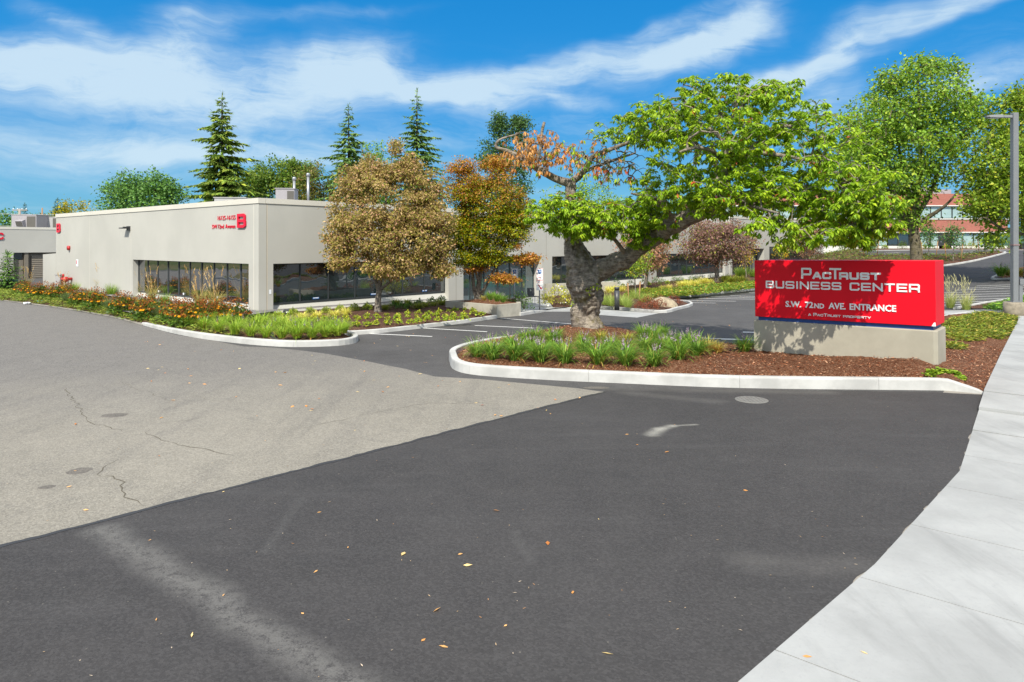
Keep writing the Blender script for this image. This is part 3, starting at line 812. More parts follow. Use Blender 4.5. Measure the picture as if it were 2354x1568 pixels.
# tarred seam along the edge of the apron
M_TAR = simple('tar_seam', (.035, .034, .034), .6, .35)
m = MB(); vs = []; dn = Vector((-de.y, de.x, 0)); k = 0
for s_ in np.arange(6, (e1-e0+de*20).length, .07):
    p_ = e0-de*20+de*s_; q1 = mnoise.noise(Vector((p_.x*2.3, p_.y*2.3, 4)))+.6*mnoise.noise(Vector((p_.x*9, p_.y*9, 2))); q2 = mnoise.noise(Vector((p_.x*3, p_.y*3, 14)))
    a_ = p_+dn*(.03+.05*q1); b_ = p_-dn*(.045+.04*q2); vs += [(a_.x, a_.y, .0125), (b_.x, b_.y, .0125)]; k += 1
m.add(vs, [(2*i, 2*i+1, 2*i+3, 2*i+2) for i in range(k-1)]); tag(m.build('tar_seam', M_TAR), kind='structure')
flat_poly('street', [(-40, -40), (-19, -9), (-10, -8), (-4, -1.5), (.5, 3.9), (6, 10), (60, 72), (90, 40), (30, -40)], -.02, M_LOT, 0, 3)
# concrete walk along the street, in slabs parted by open joints
wl = [GT(2262, 908), GT(2205, 1085), GT(2010, 1300), GT(1700, 1568)]
def sidewalk():
    mb = MB(); A = Vector((AX[0], AX[1], 0)); N = Vector((AX[1], -AX[0], 0))
    left = [Vector((0.3, 3.7, 0)), GT(1700, 1568), GT(2010, 1300), GT(2205, 1085), GT(2262, 906), GT(2300, 822), GT(2340, 742), Vector((26, 36, 0)), Vector((62, 82, 0))]
    s = [p.dot(A) for p in left]; o = [p.dot(N) for p in left]
    def lo(v): return float(np.interp(v, s, o))
    j1 = GT(1960, 1325).dot(A); step = 1.78
    js = [j1+step*k for k in range(-4, 62)]
    for a, b in zip(js[:-1], js[1:]):
        a2, b2 = a+.007, b-.007
        n0, n1 = lo(a2), lo(b2); w = 3.6 if a < 20 else 2.4
        mids = [m for m in s if a2 < m < b2]
        ring = [(a2, n0)]+[(m, lo(m)) for m in mids]+[(b2, n1), (b2, n1+w), (a2, n0+w)]
        pts = [A*q[0]+N*q[1] for q in ring]
        z = 0.016 if a < 14 else .016+.10*min(1, (a-14)/3)
        mb.prism([(p.x, p.y) for p in reversed(pts)], -.12+ztf(pts[0].x, pts[0].y), z+ztf(pts[0].x, pts[0].y))
    tag(mb.build('sidewalk', M_WALK), kind='structure')
    g = MB(); 
    for a, b in ((js[0], js[-1]),):
        p = [A*a+N*(lo(a)+.02), A*b+N*(lo(b)+.02), A*b+N*(lo(b)+2.3), A*a+N*(lo(a)+2.3)]
    tag(g.add([tuple(Vector((q.x, q.y, .004))) for q in p], [(0, 3, 2, 1)]).build('joint_bed', M_GUTTER), kind='structure')
sidewalk()
def kerb(pts, h=.15, w=.16, mat=M_KERB, name='kerb', closed=False, hs=None, sm=4, inward=1, base=0.0, gaps=None):
    """kerb swept along ground points (outer foot line); inward +1 puts its body to the left of travel"""
    P = [Vector((p[0], p[1], 0)) for p in pts]; H = hs or [h]*len(P)
    if sm > 1: P, H = smooth_poly(P, H, sm)
    # cast in three-metre lengths parted by narrow joints
    n = len(P); pieces, cur, run = [], [0], 0.0
    for i in range(1, n):
        run += (P[i]-P[i-1]).length; cur.append(i)
        if run > 2.9 and i < n-2 and not closed: pieces.append(cur); cur, run = [i], 0.0
    pieces.append(cur); mb = MB()
    for pc in pieces: kerb_piece(mb, P, H, pc, w, inward, base, len(pieces) > 1)
    o = mb.build(name, mat); tag(o, kind='structure'); return o
def kerb_piece(mb, P, H, pc, w, inward, base, gap):
    n = len(P); sec = []; closed = False
    for i in pc:
        p = P[i]
        if gap and i == pc[0] and i > 0: p = p+(P[i+1]-p).normalized()*.0028
        if gap and i == pc[-1] and i < n-1: p = p-(p-P[i-1]).normalized()*.0028
        d = (P[(i+1) % n] if closed or i < n-1 else P[i])-(P[i-1] if closed or i > 0 else P[i]); d.normalize()
        nn = Vector((-d.y, d.x, 0))*inward; z = ztf(p.x, p.y)+base; hh = max(H[i], .006)
        prof = [(0, -.1), (.012, hh*.82), (.02, hh*.94), (.04, hh), (w-.02, hh), (w, hh-.02), (w, -.1)]
        sec.append([p+nn*q+Vector((0, 0, z+v)) for q, v in prof])
    n = len(sec); k = len(sec[0]); vs = [v for r in sec for v in r]; fs = []
    for i in range(n-1):
        for j in range(k-1):
            a, b = i*k+j, (i+1)*k+j
            f = (a, b, b+1, a+1); fs.append(f if inward < 0 else tuple(reversed(f)))
    if not closed:
        fs.append(tuple(range(k))); fs.append(tuple(reversed([(n-1)*k+j for j in range(k)])))
    mb.add(vs, fs, 0, False)
def bed(name, poly, mat, zf, cell=.14, noise=.025, inset=.16):
    """planting bed filling a polygon; zf(P, distance to edge) gives height over the terrain"""
    poly = [tuple(p[:2]) for p in poly]; A = np.array(poly); lo, hi = A.min(0)-cell, A.max(0)+cell
    xs, ys = np.arange(lo[0], hi[0]+cell, cell), np.arange(lo[1], hi[1]+cell, cell)
    X, Y = np.meshgrid(xs, ys); P = np.stack([X.ravel(), Y.ravel()], 1)
    nx = len(xs); idx = (np.arange(len(ys)-1)[:, None]*nx+np.arange(nx-1)[None, :]).ravel()
    cen = P[idx]+cell/2; ok = inpoly(cen, poly); ok &= polydist(cen, poly) > inset
    idx = idx[ok]; Q = idx[:, None]+np.array([[0, 1, nx+1, nx]])
    used = np.unique(Q); remap = -np.ones(len(P), int); remap[used] = np.arange(len(used)); P = P[used]; Q = remap[Q]
    d = polydist(P, poly); z = zf(P, d)
    z += noise*(np.sin(P[:, 0]*3.1+np.sin(P[:, 1]*2.3))*np.cos(P[:, 1]*2.7+P[:, 0])*.6+np.random.default_rng(3).normal(size=len(P))*.35)
    if inset > 0: z = z*np.clip((d-inset+.03)/.22, .05, 1)     # soil falls away at the edge
    z += zt(P[:, 0], P[:, 1])
    o = link(bpy.data.objects.new(name, np_mesh(name, np.column_stack([P, z]), quads=Q, mats=[mat], smooth=True)))
    return tag(o, kind='structure')
# ---- island with the cherry tree and the sign
front = gp((1033, 833), (1045, 851), (1100, 863), (1250, 873), (1400, 880), (1700, 892), (2100, 897))
taper = gp((2100, 897), (2180, 899), (2262, 907))
backk = gp((1033, 833), (1036, 818), (1075, 802), (1150, 787), (1300, 771), (1400, 770), (1470, 777), (1550, 790), (1640, 801), (1700, 805), (1800, 796), (1960, 770), (2180, 731))
kerb(list(reversed(backk))+front[1:]+taper[1:], .24, .2, hs=[.16]*9+[.2, .22, .24, .26]+[.26]*6+[.25, .02], inward=1)
_sh = np.array([AX[1], -AX[0]])*.4
ISL = list(reversed(backk))+front[1:]+taper[1:2]+[tuple(np.array(p)+_sh) for p in gp((2262, 907), (2300, 822), (2340, 742))]+gp((2362, 731), (2180, 731))
SGL = D(1736, 810, 19.5); SGR = np.array([10.15, 16.65])
TRK = np.array([2.43, 23.0])
def isl_z(P, d):
    m = .13+np.minimum(d/.9, 1)*.16
    m = m+.28*np.exp(-((P[:, 0]-TRK[0])**2+(P[:, 1]-TRK[1])**2)/1.9)
    m = m+.22*np.exp(-((P[:, 0]-10.6)**2+(P[:, 1]-17.0)**2)/5.0)
    s = P@AX-np.array(GT(2262, 907)[:2])@AX          # towards the street the bed comes down to the walk
    q = P@np.array([AX[1], -AX[0]])
    edgeq = np.interp(P@AX, [p[0]*AX[0]+p[1]*AX[1] for p in gp((2262, 907), (2300, 822), (2340, 742))], [p[0]*AX[1]-p[1]*AX[0] for p in gp((2262, 907), (2300, 822), (2340, 742))])
    near = np.clip((edgeq-q)/1.4, 0, 1)
    return .0+m*near+.02
bed('mulch_bed', ISL, M_MULCH, isl_z, .13, .03)
def isl_h(x, y):
    P = np.array([[x, y]]); return ztf(x, y)+float(isl_z(P, polydist(P, [tuple(p[:2]) for p in ISL]))[0])
def on_isl(px, py):
    """point of the island's surface seen at a photo position"""
    z = .3
    for _ in range(6):
        Y = (CAMH-z)*F/(py-HOR); X = (px-CX)/F*Y; z = isl_h(X, Y)
    return Vector((X, Y, z))
# loose chips on top of the mulch
def chips(name, poly, n, zf, pals, seed=5, L=(.03, .085), near=None):
    rng = np.random.default_rng(seed); A = np.array([p[:2] for p in poly]); lo, hi = A.min(0), A.max(0)
    P = rng.uniform(lo, hi, (n*4, 2)); P = P[inpoly(P, poly)]; P = P[polydist(P, poly) > .17]
    if near is not None: P = P[near(P)]
    P = P[:n]; d = polydist(P, poly); z = zt(P[:, 0], P[:, 1])+zf(P, d)+rng.uniform(-.004, .03, len(P))
    a = rng.uniform(0, 2*PI, len(P)); ax = np.stack([np.cos(a), np.sin(a), rng.uniform(-.35, .35, len(P))], 1)
    up = nrm(np.array([[0, 0, 1.0]])+rng.normal(size=(len(P), 3))*.3); l = rng.uniform(*L, len(P))
    o = leaf_obj(name, [leaves(np.column_stack([P, z]), ax, up, l, l*rng.uniform(.22, .45, len(P)), pal(rng, len(P), pals, None, .3), .0, .1, .5)], M_CHIP)
    return tag(o, 'loose brown bark chips over the island bed' if name == 'bark_chips' else None, None, None, 'stuff')
ISLp = [tuple(p[:2]) for p in ISL]
chips('bark_chips', ISLp, 26000, isl_z, [(.14, .045, .02), (.22, .09, .045), (.09, .03, .015), (.4, .25, .16), (.28, .13, .07)], near=lambda P: (P[:, 1] < 26) & (P[:, 0] < 15))
# ---------------------------------------------------------------- lettering
GL = {  # squared wide capitals as centre-line strokes; r marks rounded corners
 'A': [[(0, 0), (.42, 1), (.58, 1), (1, 0)], [(.2, .3), (.8, .3)]],
 'B': ['o', [(0, 0), (.84, 0), (1, .1), (1, .4), (.86, .5), (0, .5)], 'o', [(0, .5), (.82, .5), (.95, .6), (.95, .9), (.8, 1), (0, 1)]],
 'C': [[(1, .2), (1, .1), (.9, 0), (.1, 0), (0, .1), (0, .9), (.1, 1), (.9, 1), (1, .9), (1, .8)]],
 'E': [[(1, 0), (0, 0), (0, 1), (1, 1)], [(0, .5), (.92, .5)]],
 'I': [[(.5, 0), (.5, 1)]],
 'N': [[(0, 0), (0, 1)], [(0, 1), (1, 0)], [(1, 0), (1, 1)]],
 'O': ['o', [(.1, 0), (.9, 0), (1, .1), (1, .9), (.9, 1), (.1, 1), (0, .9), (0, .1)]],
 'P': [[(0, 0), (0, 1), (.9, 1), (1, .9), (1, .48), (.9, .38), (0, .38)]],
 'R': [[(0, 0), (0, 1), (.9, 1), (1, .9), (1, .5), (.9, .4), (0, .4)], [(.62, .4), (.97, .28), (1, 0)]],
 'S': [[(1, .89), (1, .93), (.92, 1), (.08, 1), (0, .92), (0, .58), (.08, .5), (.92, .5), (1, .42), (1, .08), (.92, 0), (.08, 0), (0, .07), (0, .11)]],
 'T': [[(0, 1), (1, 1)], [(.5, 0), (.5, 1)]],
 'U': [[(0, 1), (0, .1), (.1, 0), (.9, 0), (1, .1), (1, 1)]],
 'Y': [[(0, 1), (.5, .45)], [(1, 1), (.5, .45)], [(.5, .5), (.5, 0)]],
}
def strokes(mb, paths, x0, z0, w, h, th, y0, dep, tv=None):
    """thick strokes in the local x-z plane, standing out towards -y"""
    closed = False; lay = 0
    for path in paths:
        if path == 'o': closed = True; continue
        P = [Vector((x0+th/2+p[0]*(w-th), z0+th/2+p[1]*(h-th))) for p in path]; n = len(P)
        L, R = [], []
        for i in range(n):
            a = P[i]-P[i-1] if (closed or i > 0) else None; b = P[(i+1) % n]-P[i] if (closed or i < n-1) else None
            da = a.normalized() if a is not None and a.length > 1e-9 else None; db = b.normalized() if b is not None and b.length > 1e-9 else None
            if da is None: da = db
            if db is None: db = da
            na, nb = Vector((-da.y, da.x)), Vector((-db.y, db.x)); mm = (na+nb)
            if mm.length < 1e-3: mm = na
            mm.normalize(); k = min(1.35, 1/max(.3, mm.dot(na)))
            p = P[i]
            if not closed and i == 0: p = p-db*th/2
            if not closed and i == n-1: p = p+da*th/2
            L.append(p+mm*k*th/2); R.append(p-mm*k*th/2)
        yf = y0-dep-lay*.0012; lay += 1
        for i in range(n if closed else n-1):
            j = (i+1) % n
            q = [L[i], L[j], R[j], R[i]]
            vs = [(v.x, yf, v.y) for v in q]+[(v.x, y0, v.y) for v in q]
            mb.add(vs, [(0, 1, 2, 3), (0, 4, 5, 1), (3, 2, 6, 7)]+([(0, 3, 7, 4)] if (i == 0 and not closed) else [])+([(1, 5, 6, 2)] if (i == n-2 and not closed) else []))
        closed = False
def wide_text(mb, spec, x0, x1, z0, y0, dep, gap=.22, thk=.19):
    """spec: list of (char, relative width, height) on a baseline; fitted between x0 and x1"""
    tot = sum(w for _, w, _ in spec)+gap*(len(spec)-1); k = (x1-x0)/tot; x = x0; out = [mb]
    for ch, w, h in spec:
        if ch == ' ': mb = MB(); out.append(mb)
        else:
            ww = w*k
            strokes(mb, GL[ch], x, z0, ww if ch != 'I' else ww, h, thk*h if h < .2 else thk*h*.85, y0, dep)
        x += (w+gap)*k
    return out
def font_mesh(txt, x0, x1, z0, h, y0, dep, bold=0.0):
    """ordinary lettering fitted to a box, standing out towards -y"""
    cu = bpy.data.curves.new('txt', 'FONT'); cu.body = txt; cu.extrude = 0.02; cu.offset = bold; cu.resolution_u = 2
    ob = bpy.data.objects.new('txt', cu); COL.objects.link(ob); bpy.context.view_layer.update()
    me = bpy.data.meshes.new_from_object(ob.evaluated_get(bpy.context.evaluated_depsgraph_get()))
    bpy.data.objects.remove(ob); bpy.data.curves.remove(cu)
    co = np.zeros(len(me.vertices)*3); me.vertices.foreach_get('co', co); co = co.reshape(-1, 3)
    lo, hi = co.min(0), co.max(0)
    cap = .73*1.0 if any(c in txt for c in 'gypq,') else hi[1]-lo[1]
    X = x0+(co[:, 0]-lo[0])/(hi[0]-lo[0])*(x1-x0); Z = z0+(co[:, 1]-(0 if any(c in txt for c in 'gypq,') else lo[1]))/cap*h
    Y = y0-np.where(co[:, 2] > 0, dep, 0)
    V = np.column_stack([X, Y, Z])
    fs = [tuple(p.vertices) for p in me.polygons]; bpy.data.meshes.remove(me)
    return V, fs

# ---------------------------------------------------------------- monument sign
def sign():
    L = np.array([SGL.x, SGL.y]); v = SGR-L; W = np.linalg.norm(v); u = v/W
    ub = np.array([-u[1], u[0]])           # to the back
    root = tag(empty('monument_sign', (L[0], L[1], isl_h(L[0], L[1])), 0), 'red monument sign with white raised lettering on a beige base', 'sign')
    z0 = isl_h(L[0], L[1])
    Mx = Matrix(((u[0], ub[0], 0, 0), (u[1], ub[1], 0, 0), (0, 0, 1, 0), (0, 0, 0, 1)))
    lean = Matrix.Rotation(math.radians(-.7), 4, 'Y')      # the whole sign has settled a little
    T = Mx @ lean
    dep = 1.15; zb = 1.16-z0; zr0 = zb+.10; zr1 = 2.83-z0
    b = MB()
    c = .12; poly = [(-.02, -.05), (W-.02, -.05), (W+.1, .1), (W+.1, dep-.1), (W, dep+.05), (-.02, dep+.05), (-.1, dep-.05), (-.1, .05)]
    poly = [(-.02, -.04), (W-.05, -.04), (W+.03, .06), (W+.03, dep-.06), (W-.05, dep+.04), (-.02, dep+.04)]
    n = len(poly); ins = [((p[0]-W/2)*.994+W/2, (p[1]-dep/2)*.97+dep/2) for p in poly]
    vs = [(p[0], p[1], -.5) for p in poly]+[(p[0], p[1], zb-.02) for p in poly]+[(p[0], p[1], zb) for p in ins]
    fs = [(i, (i+1) % n, n+(i+1) % n, n+i) for i in range(n)]+[(n+i, n+(i+1) % n, 2*n+(i+1) % n, 2*n+i) for i in range(n)]+[tuple(range(2*n, 3*n))]
    b.add(vs, fs); b.build('base', M_SIGNBASE, root, T)
    b = MB(); b.box((.07, .07, zb), (W-.07, dep-.07, zr0)); b.build('blue_band', M_BLUE, root, T)
    p = MB(); p.box((0, 0, zr0), (W, dep, zr1), bev=.008); panel = p.build('panel', M_RED, root, T)
    H = zr1-zr0
    def zz(f): return zr1-f*H
    # four lines of lettering
    m = MB(); A = (zz(.313)-zz(.313))
    hT, hS = (.313-.128)*H, (.305-.187)*H
    sp = [('P', 1.25, hT), ('A', 1.05, hS), ('C', 1.05, hS), ('T', 1.35, hT), ('R', 1.05, hS), ('U', 1.05, hS), ('S', 1.05, hS), ('T', 1.1, hS)]
    x0, x1 = .291*W, .74*W
    tot = sum(s[1] for s in sp); k = (x1-x0)/(tot+.12*7-.5); x = x0
    for i, (ch, w, h) in enumerate(sp):
        strokes(m, GL[ch], x, zz(.31), w*k, h, .05, -.001, .022)
        x += (w+.12)*k
        if i == 2: x -= .34*k      # the tall T overlaps its neighbours
        if i == 3: x -= .34*k
    m.build('lettering', M_WHITE, panel, T)
    m = MB(); h = (.488-.358)*H
    sp = [(c_, 1.0 if c_ != 'I' else .3, h) for c_ in 'BUSINESS']+[(' ', .55, h)]+[(c_, 1.0, h) for c_ in 'CENTER']
    both = wide_text(m, sp, .073*W, .926*W, zz(.488), -.001, .022, .17, .228)
    for w_ in both: w_.build('lettering', M_WHITE, panel, T)
    for txt, a, bb, f0, f1, bo in (('S.W.', .194, .288, .805, .70, .025), ('72', .311, .359, .805, .70, .025), ('ND', .365, .422, .805, .722, .025), ('AVE.', .447, .542, .805, .70, .025), ('ENTRANCE', .564, .808, .805, .70, .025)):
        V, F_ = font_mesh(txt, a*W, bb*W, zz(f0), (f0-f1)*H, -.001, .02, bo)
        MB().add(V, F_).build('lettering', M_WHITE, panel, T)
    m = MB(); h1, h2 = .05*H, .037*H
    sp = [('A', 1, h2), (' ', .5, h2), ('P', 1.2, h1), ('A', 1, h2), ('C', 1, h2), ('T', 1.2, h1), ('R', 1, h2), ('U', 1, h2), ('S', 1, h2), ('T', 1, h2), (' ', .5, h2)]+[(c_, 1.0, h2) for c_ in 'PROPERTY']
    for w_ in wide_text(m, sp, .329*W, .676*W, zz(.936), -.001, .014, .16, .2): w_.build('lettering', M_WHITE, panel, T)
    # chipped corner
    m = MB(); m.add([(W-.09, -.004, zr0+.002), (W+.003, -.004, zr0+.002), (W-.01, -.004, zr0+.1), (W-.04, -.004, zr0+.09)], [(0, 1, 2, 3)]); m.build('chipped_corner', M_WHITE, panel, T)
sign()

# ---------------------------------------------------------------- long beige building
HB = 5.34
def facade(mb, P, L, ops, ztop, zbot=-.7, rec=.35):
    """outer skin with openings (t0,t1,z0,z1,recess,batter) cut out; P(t,d,z) maps to world"""
    ts = sorted({0, L} | {o[0] for o in ops} | {o[1] for o in ops}); zs = sorted({zbot, ztop} | {o[2] for o in ops} | {o[3] for o in ops})
    # split long strips so texture bump shades evenly
    for t0, t1 in zip(ts[:-1], ts[1:]):
        for z0, z1 in zip(zs[:-1], zs[1:]):
            tm, zm = (t0+t1)/2, (z0+z1)/2
            if any(o[0] < tm < o[1] and o[2] < zm < o[3] for o in ops): continue
            mb.quad(P(t0, 0, z0), P(t1, 0, z0), P(t1, 0, z1), P(t0, 0, z1))
    for o in ops:
        t0, t1, z0, z1, r, bat = o      # bat: height of the glass foot above the sill's outer edge
        mb.quad(P(t0, 0, z1), P(t1, 0, z1), P(t1, r, z1), P(t0, r, z1))
        mb.add([P(t0, 0, z0), P(t0, 0, z1), P(t0, r, z1), P(t0, r, z0+bat)], [(0, 1, 2, 3)])
        mb.add([P(t1, 0, z0), P(t1, r, z0+bat), P(t1, r, z1), P(t1, 0, z1)], [(0, 1, 2, 3)])
        mb.quad(P(t0, 0, z0), P(t0, r, z0+bat), P(t1, r, z0+bat), P(t1, 0, z0))
def window(parent, P, t0, t1, z0, z1, r, n, fr, gl, fw=.05, tr=False, label=None):
    f = MB()
    def bar(a, b, c, d, o=0.0):
        vs = [P(a, r-.05-o, c), P(b, r-.05-o, c), P(b, r-.05-o, d), P(a, r-.05-o, d), P(a, r+.02, c), P(b, r+.02, c), P(b, r+.02, d), P(a, r+.02, d)]
        f.add(vs, [(0, 1, 2, 3), (0, 3, 7, 4), (1, 5, 6, 2), (0, 4, 5, 1), (3, 2, 6, 7)])
    bar(t0+.002, t1-.002, z0, z0+fw*1.3); bar(t0+.002, t1-.002, z1-fw, z1-.002)
    for i in range(n+1):
        t = t0+(t1-t0)*i/n; bar(max(t0+.003, t-fw/2), min(t1-.003, t+fw/2), z0+fw*1.3+.002, z1-fw-.002, .004)
    if tr: bar(t0+.003, t1-.003, z0+(z1-z0)*tr, z0+(z1-z0)*tr+fw*.8, .002)
    w = f.build('window', fr, parent)
    if label: w['label'] = label
    g = MB()
    for i in range(n):
        a, b = t0+(t1-t0)*i/n, t0+(t1-t0)*(i+1)/n; q = random.uniform(-.006, .006)
        g.quad(P(a, r-.015+q, z0), P(b, r-.015-q, z0), P(b, r-.015-q*.5, z1), P(a, r-.015+q*.5, z1))
    g.build('glass', gl, w)
    return w
def building():
    root = tag(empty('office_building', (CORN[0], CORN[1], 0)), 'long beige single-storey office building with red wall letter B', 'building')
    o = Vector((CORN[0], CORN[1], 0))
    PA = lambda t, d, z: wallA(t, d, z)-o
    PB = lambda t, d, z: wallB(t, d, z)-o
    opsB = [(.86, 13.7, .05, 2.38, .34, .47)]
    opsA = [(.71, 11.7, .03, 2.38, .34, .46), (12.9, 20.25, -.6, 2.48, .7, 0.0), (21.4, 34.1, .02, 2.42, .34, .46), (35.6, 49.1, .02, 2.42, .34, .46), (50.6, 58.9, -.6, 2.75, .8, 0), (60.4, 75.6, -.6, 2.95, .7, 0)]
    w = MB(); facade(w, PB, 26.7, opsB, HB-.24)
    w.build('wall', M_WALL, root)
    w = MB(); facade(w, PA, 50.0, [q for q in opsA if q[1] < 50], HB-.24)
    w.build('wall', M_WALL, root)
    w = MB(); PA2 = lambda t, d, z: PA(t+50.0, d-.06, z)
    facade(w, PA2, 29.0, [(q[0]-50, q[1]-50, q[2], q[3], q[4], q[5]) for q in opsA if q[1] > 50], 6.05-.24)
    w.quad(PA2(0, 0, -.7), PA2(0, 0, 5.81), PA2(0, 3, 5.81), PA2(0, 3, -.7)); w.quad(PA2(29, 0, -.7), PA2(29, 24, -.7), PA2(29, 24, 5.81), PA2(29, 0, 5.81))
    w.build('wall', M_WALL, root)
    # back walls close the shell
    w = MB(); w.quad(PB(26.7, 0, -.7), PB(26.7, 0, HB-.24), PB(26.7, 79, HB-.24), PB(26.7, 79, -.7)); w.build('back_wall', M_WALL, root)
    def cap(P, t0, t1, z, name='parapet_cap', e0=0, e1=0, pr=.035):
        m = MB(); a, b = t0-e0, t1+e1
        pr_ = [(-pr, z-.24), (-pr, z-.0), (.32, z), (.32, z-.24)]
        vs = [P(a, d, q) for d, q in pr_]+[P(b, d, q) for d, q in pr_]
        m.add(vs, [(0, 4, 5, 1), (1, 5, 6, 2), (2, 6, 7, 3), (0, 3, 7, 4), (0, 1, 2, 3), (4, 7, 6, 5)]); m.build(name, M_WALLTRIM, root)
    cap(PB, .0, 26.7, HB, e0=.033, e1=.03); cap(PA, .34, 50.0, HB, e0=-.0, e1=-.1); cap(PA2, 0, 29, 6.05, e0=.03, e1=.03)
    m = MB(); m.quad(PB(0, -.0335, HB-.24), PB(0, -.0335, HB), PB(0, .32, HB), PB(0, .32, HB-.24))
    r = MB(); q = [PA(.3, .3, HB-.35), PA(50, .3, HB-.35), PA(50, 26.5, HB-.35), PA(.3, 26.5, HB-.35)]; r.add(q, [(0, 1, 2, 3)])
    q = [PA(49.9, .3, 5.7), PA(79, .3, 5.7), PA(79, 26.5, 5.7), PA(49.9, 26.5, 5.7)]; r.add(q, [(0, 1, 2, 3)])
    r.quad(PA(49.9, .3, 4.8), PA(49.9, .3, 5.7), PA(49.9, 26, 5.7), PA(49.9, 26, 4.8))
    r.build('roof', M_ROOF, root)
    # joints between the wall panels
    def joint(P, t, z0, z1, mat, w_=.03):
        m = MB(); m.quad(P(t-w_/2, -.003, z0), P(t+w_/2, -.003, z0), P(t+w_/2, -.003, z1), P(t-w_/2, -.003, z1)); m.build('panel_joint', mat, root)
    for t in (13.95, 20.4): joint(PB, t, -.2, HB-.25, M_WALLTRIM)
    joint(PB, .42, -.2, HB-.25, M_WALLTRIM, .05)
    joint(PA, .41, -.2, HB-.25, M_CAULK, .045)
    joint(PA, .38, -.2, HB-.25, M_CAULKD, .015)
    for t in (12.3, 20.75, 34.85): joint(PA, t, (-.2 if t != 20.75 else 2.45), HB-.25, M_CAULKD, .025)
    window(root, PB, .86, 13.7, .52, 2.38, .34, 10, M_GRFRAME, M_GLASS, .04, label='long grey-framed window beside the flower bed')
    window(root, PA, .71, 11.7, .49, 2.38, .34, 7, M_DKFRAME, M_GLASSD, .06, label='long dark window behind the brown-leaved tree')
    window(root, PA, 21.4, 34.1, .48, 2.42, .34, 9, M_DKFRAME, M_GLASSD, .07)
    window(root, PA, 35.6, 49.1, .48, 2.42, .34, 9, M_DKFRAME, M_GLASSD, .07)
    # entrance: glazed screen with a pair of doors
    e = window(root, PA, 12.93, 20.22, -.3, 2.47, .7, 6, M_DKFRAME, M_GLASSE, .09, label='recessed glazed entrance screen')
    for t in (14.2, 16.55):
        d = MB()
        vs = [PA(t+.02, .62, -.28), PA(t+.1, .62, -.28), PA(t+.1, .62, 1.9), PA(t+.02, .62, 1.9)]; d.add(vs, [(0, 1, 2, 3)])
        d.quad(PA(t+.1, .62, -.28), PA(t+1.1, .62, -.28), PA(t+1.1, .62, -.05), PA(t+.1, .62, -.05)); d.build('door_rail', M_DKFRAME, root)
    m = MB(); q = [PA(12.9, .7, -.27), PA(20.25, .7, -.27), PA(20.25, 9, -.27), PA(12.9, 9, -.27)]; m.add(q, [(0, 1, 2, 3)])
    m.quad(PA(12.9, 6, -.27), PA(20.25, 6, -.27), PA(20.25, 6, 2.6), PA(12.9, 6, 2.6)); m.build('lobby', M_WALLTRIM, root)
    m = MB()
    for t in (15.4, 17.2):
        vs = [PA(t, 2.6, -.26), PA(t+1.3, 2.6, -.26), PA(t+1.3, 2.6, .75), PA(t, 2.6, .75)]; m.add(vs, [(0, 1, 2, 3)])
    m.build('lobby_partition', M_WHITE, root)
    window(root, PA2, .63, 8.87, -.1, 2.74, .8, 6, M_DKFRAME, M_GLASSK, .1)
    window(root, PA2, 10.42, 25.58, .2, 2.94, .7, 9, M_DKFRAME, M_GLASSK, .1)
    # small plates and stickers
    def plate(P, t, d, z, w_, h_, mat, name, parent=root):
        m = MB(); vs = [P(t, d, z), P(t+w_, d, z), P(t+w_, d, z+h_), P(t, d, z+h_)]; m.add(vs, [(0, 1, 2, 3)]); return m.build(name, mat, parent)
    plate(PA, .5, -.012, 1.02, .11, .2, M_STICK, 'wall_plate')
    for t in (2.95, 6.4, 9.95):
        plate(PA, t, .29, .62, .36, .09, M_STICKB, 'window_sticker'); plate(PA, t+.03, .286, .66, .3, .035, M_STICK, 'window_sticker')
    for t in (4.3, 7.9, 10.9): plate(PB, t, .285, .62, .14, .1, M_STICK, 'window_sticker')
    # wall letters and address
    def wletter(P, ch, t0, t1, z0, z1, th, name='wall_letter'):
        m = MB(); s = (z1-z0)
        strokes(m, GL[ch], 0, 0, t1-t0, s, th, 0, .06)
        vs = [tuple(P(v[0]+t0, v[1]-.02, v[2]+z0)) for v in m.v]
        mm = MB(); mm.add(vs, m.f); return mm.build(name, M_LETTER, root)
    PBr = lambda t, d, z: PB(-t, d, z)     # reading direction runs towards the corner
    wletter(PBr, 'B', -1.78, -1.04, 4.02, 4.67, .135)['label'] = 'red letter B near the corner'
    wletter(PBr, 'B', -26.38, -25.7, 4.06, 4.68, .13)['label'] = 'red letter B at the far end'
    for txt, a, b, z, h in (('16125-16155', -3.68, -2.02, 4.42, .2), ('SW', -4.24, -3.76, 4.02, .19), ('72nd', -3.69, -3.1, 4.02, .19), ('Avenue', -2.95, -2.02, 4.02, .19)):
        V, fs = font_mesh(txt, a, b, z, h, 0, .025, -.012)
        MB().add([tuple(PBr(v[0], v[1]-.012, v[2])) for v in V], fs).build('address_lettering', M_LETTER, root)['label'] = 'red address lettering'
    # wall lamp
    m = MB()
    F0 = lambda t, d, z: PBr(-14.35+t, d, z)
    def bx(a, b):
        m.add([F0(x, y, z) for z in (a[2], b[2]) for (x, y) in ((a[0], a[1]), (b[0], a[1]), (b[0], b[1]), (a[0], b[1]))], [(0, 3, 2, 1), (4, 5, 6, 7), (0, 1, 5, 4), (1, 2, 6, 5), (2, 3, 7, 6), (3, 0, 4, 7)])
    bx((0, -.1, 4.05), (.32, 0, 4.3)); bx((.06, -.32, 4.2), (.26, -.1, 4.27)); bx((-.3, -.4, 4.16), (.3, -.12, 4.22))
    m.build('wall_lamp', M_BLACK, root)
    # hydrant connection pipes, alarm and notice on the drive wall
    m = MB()
    a = lambda t, d, z: PBr(-24.0+t, d, z)
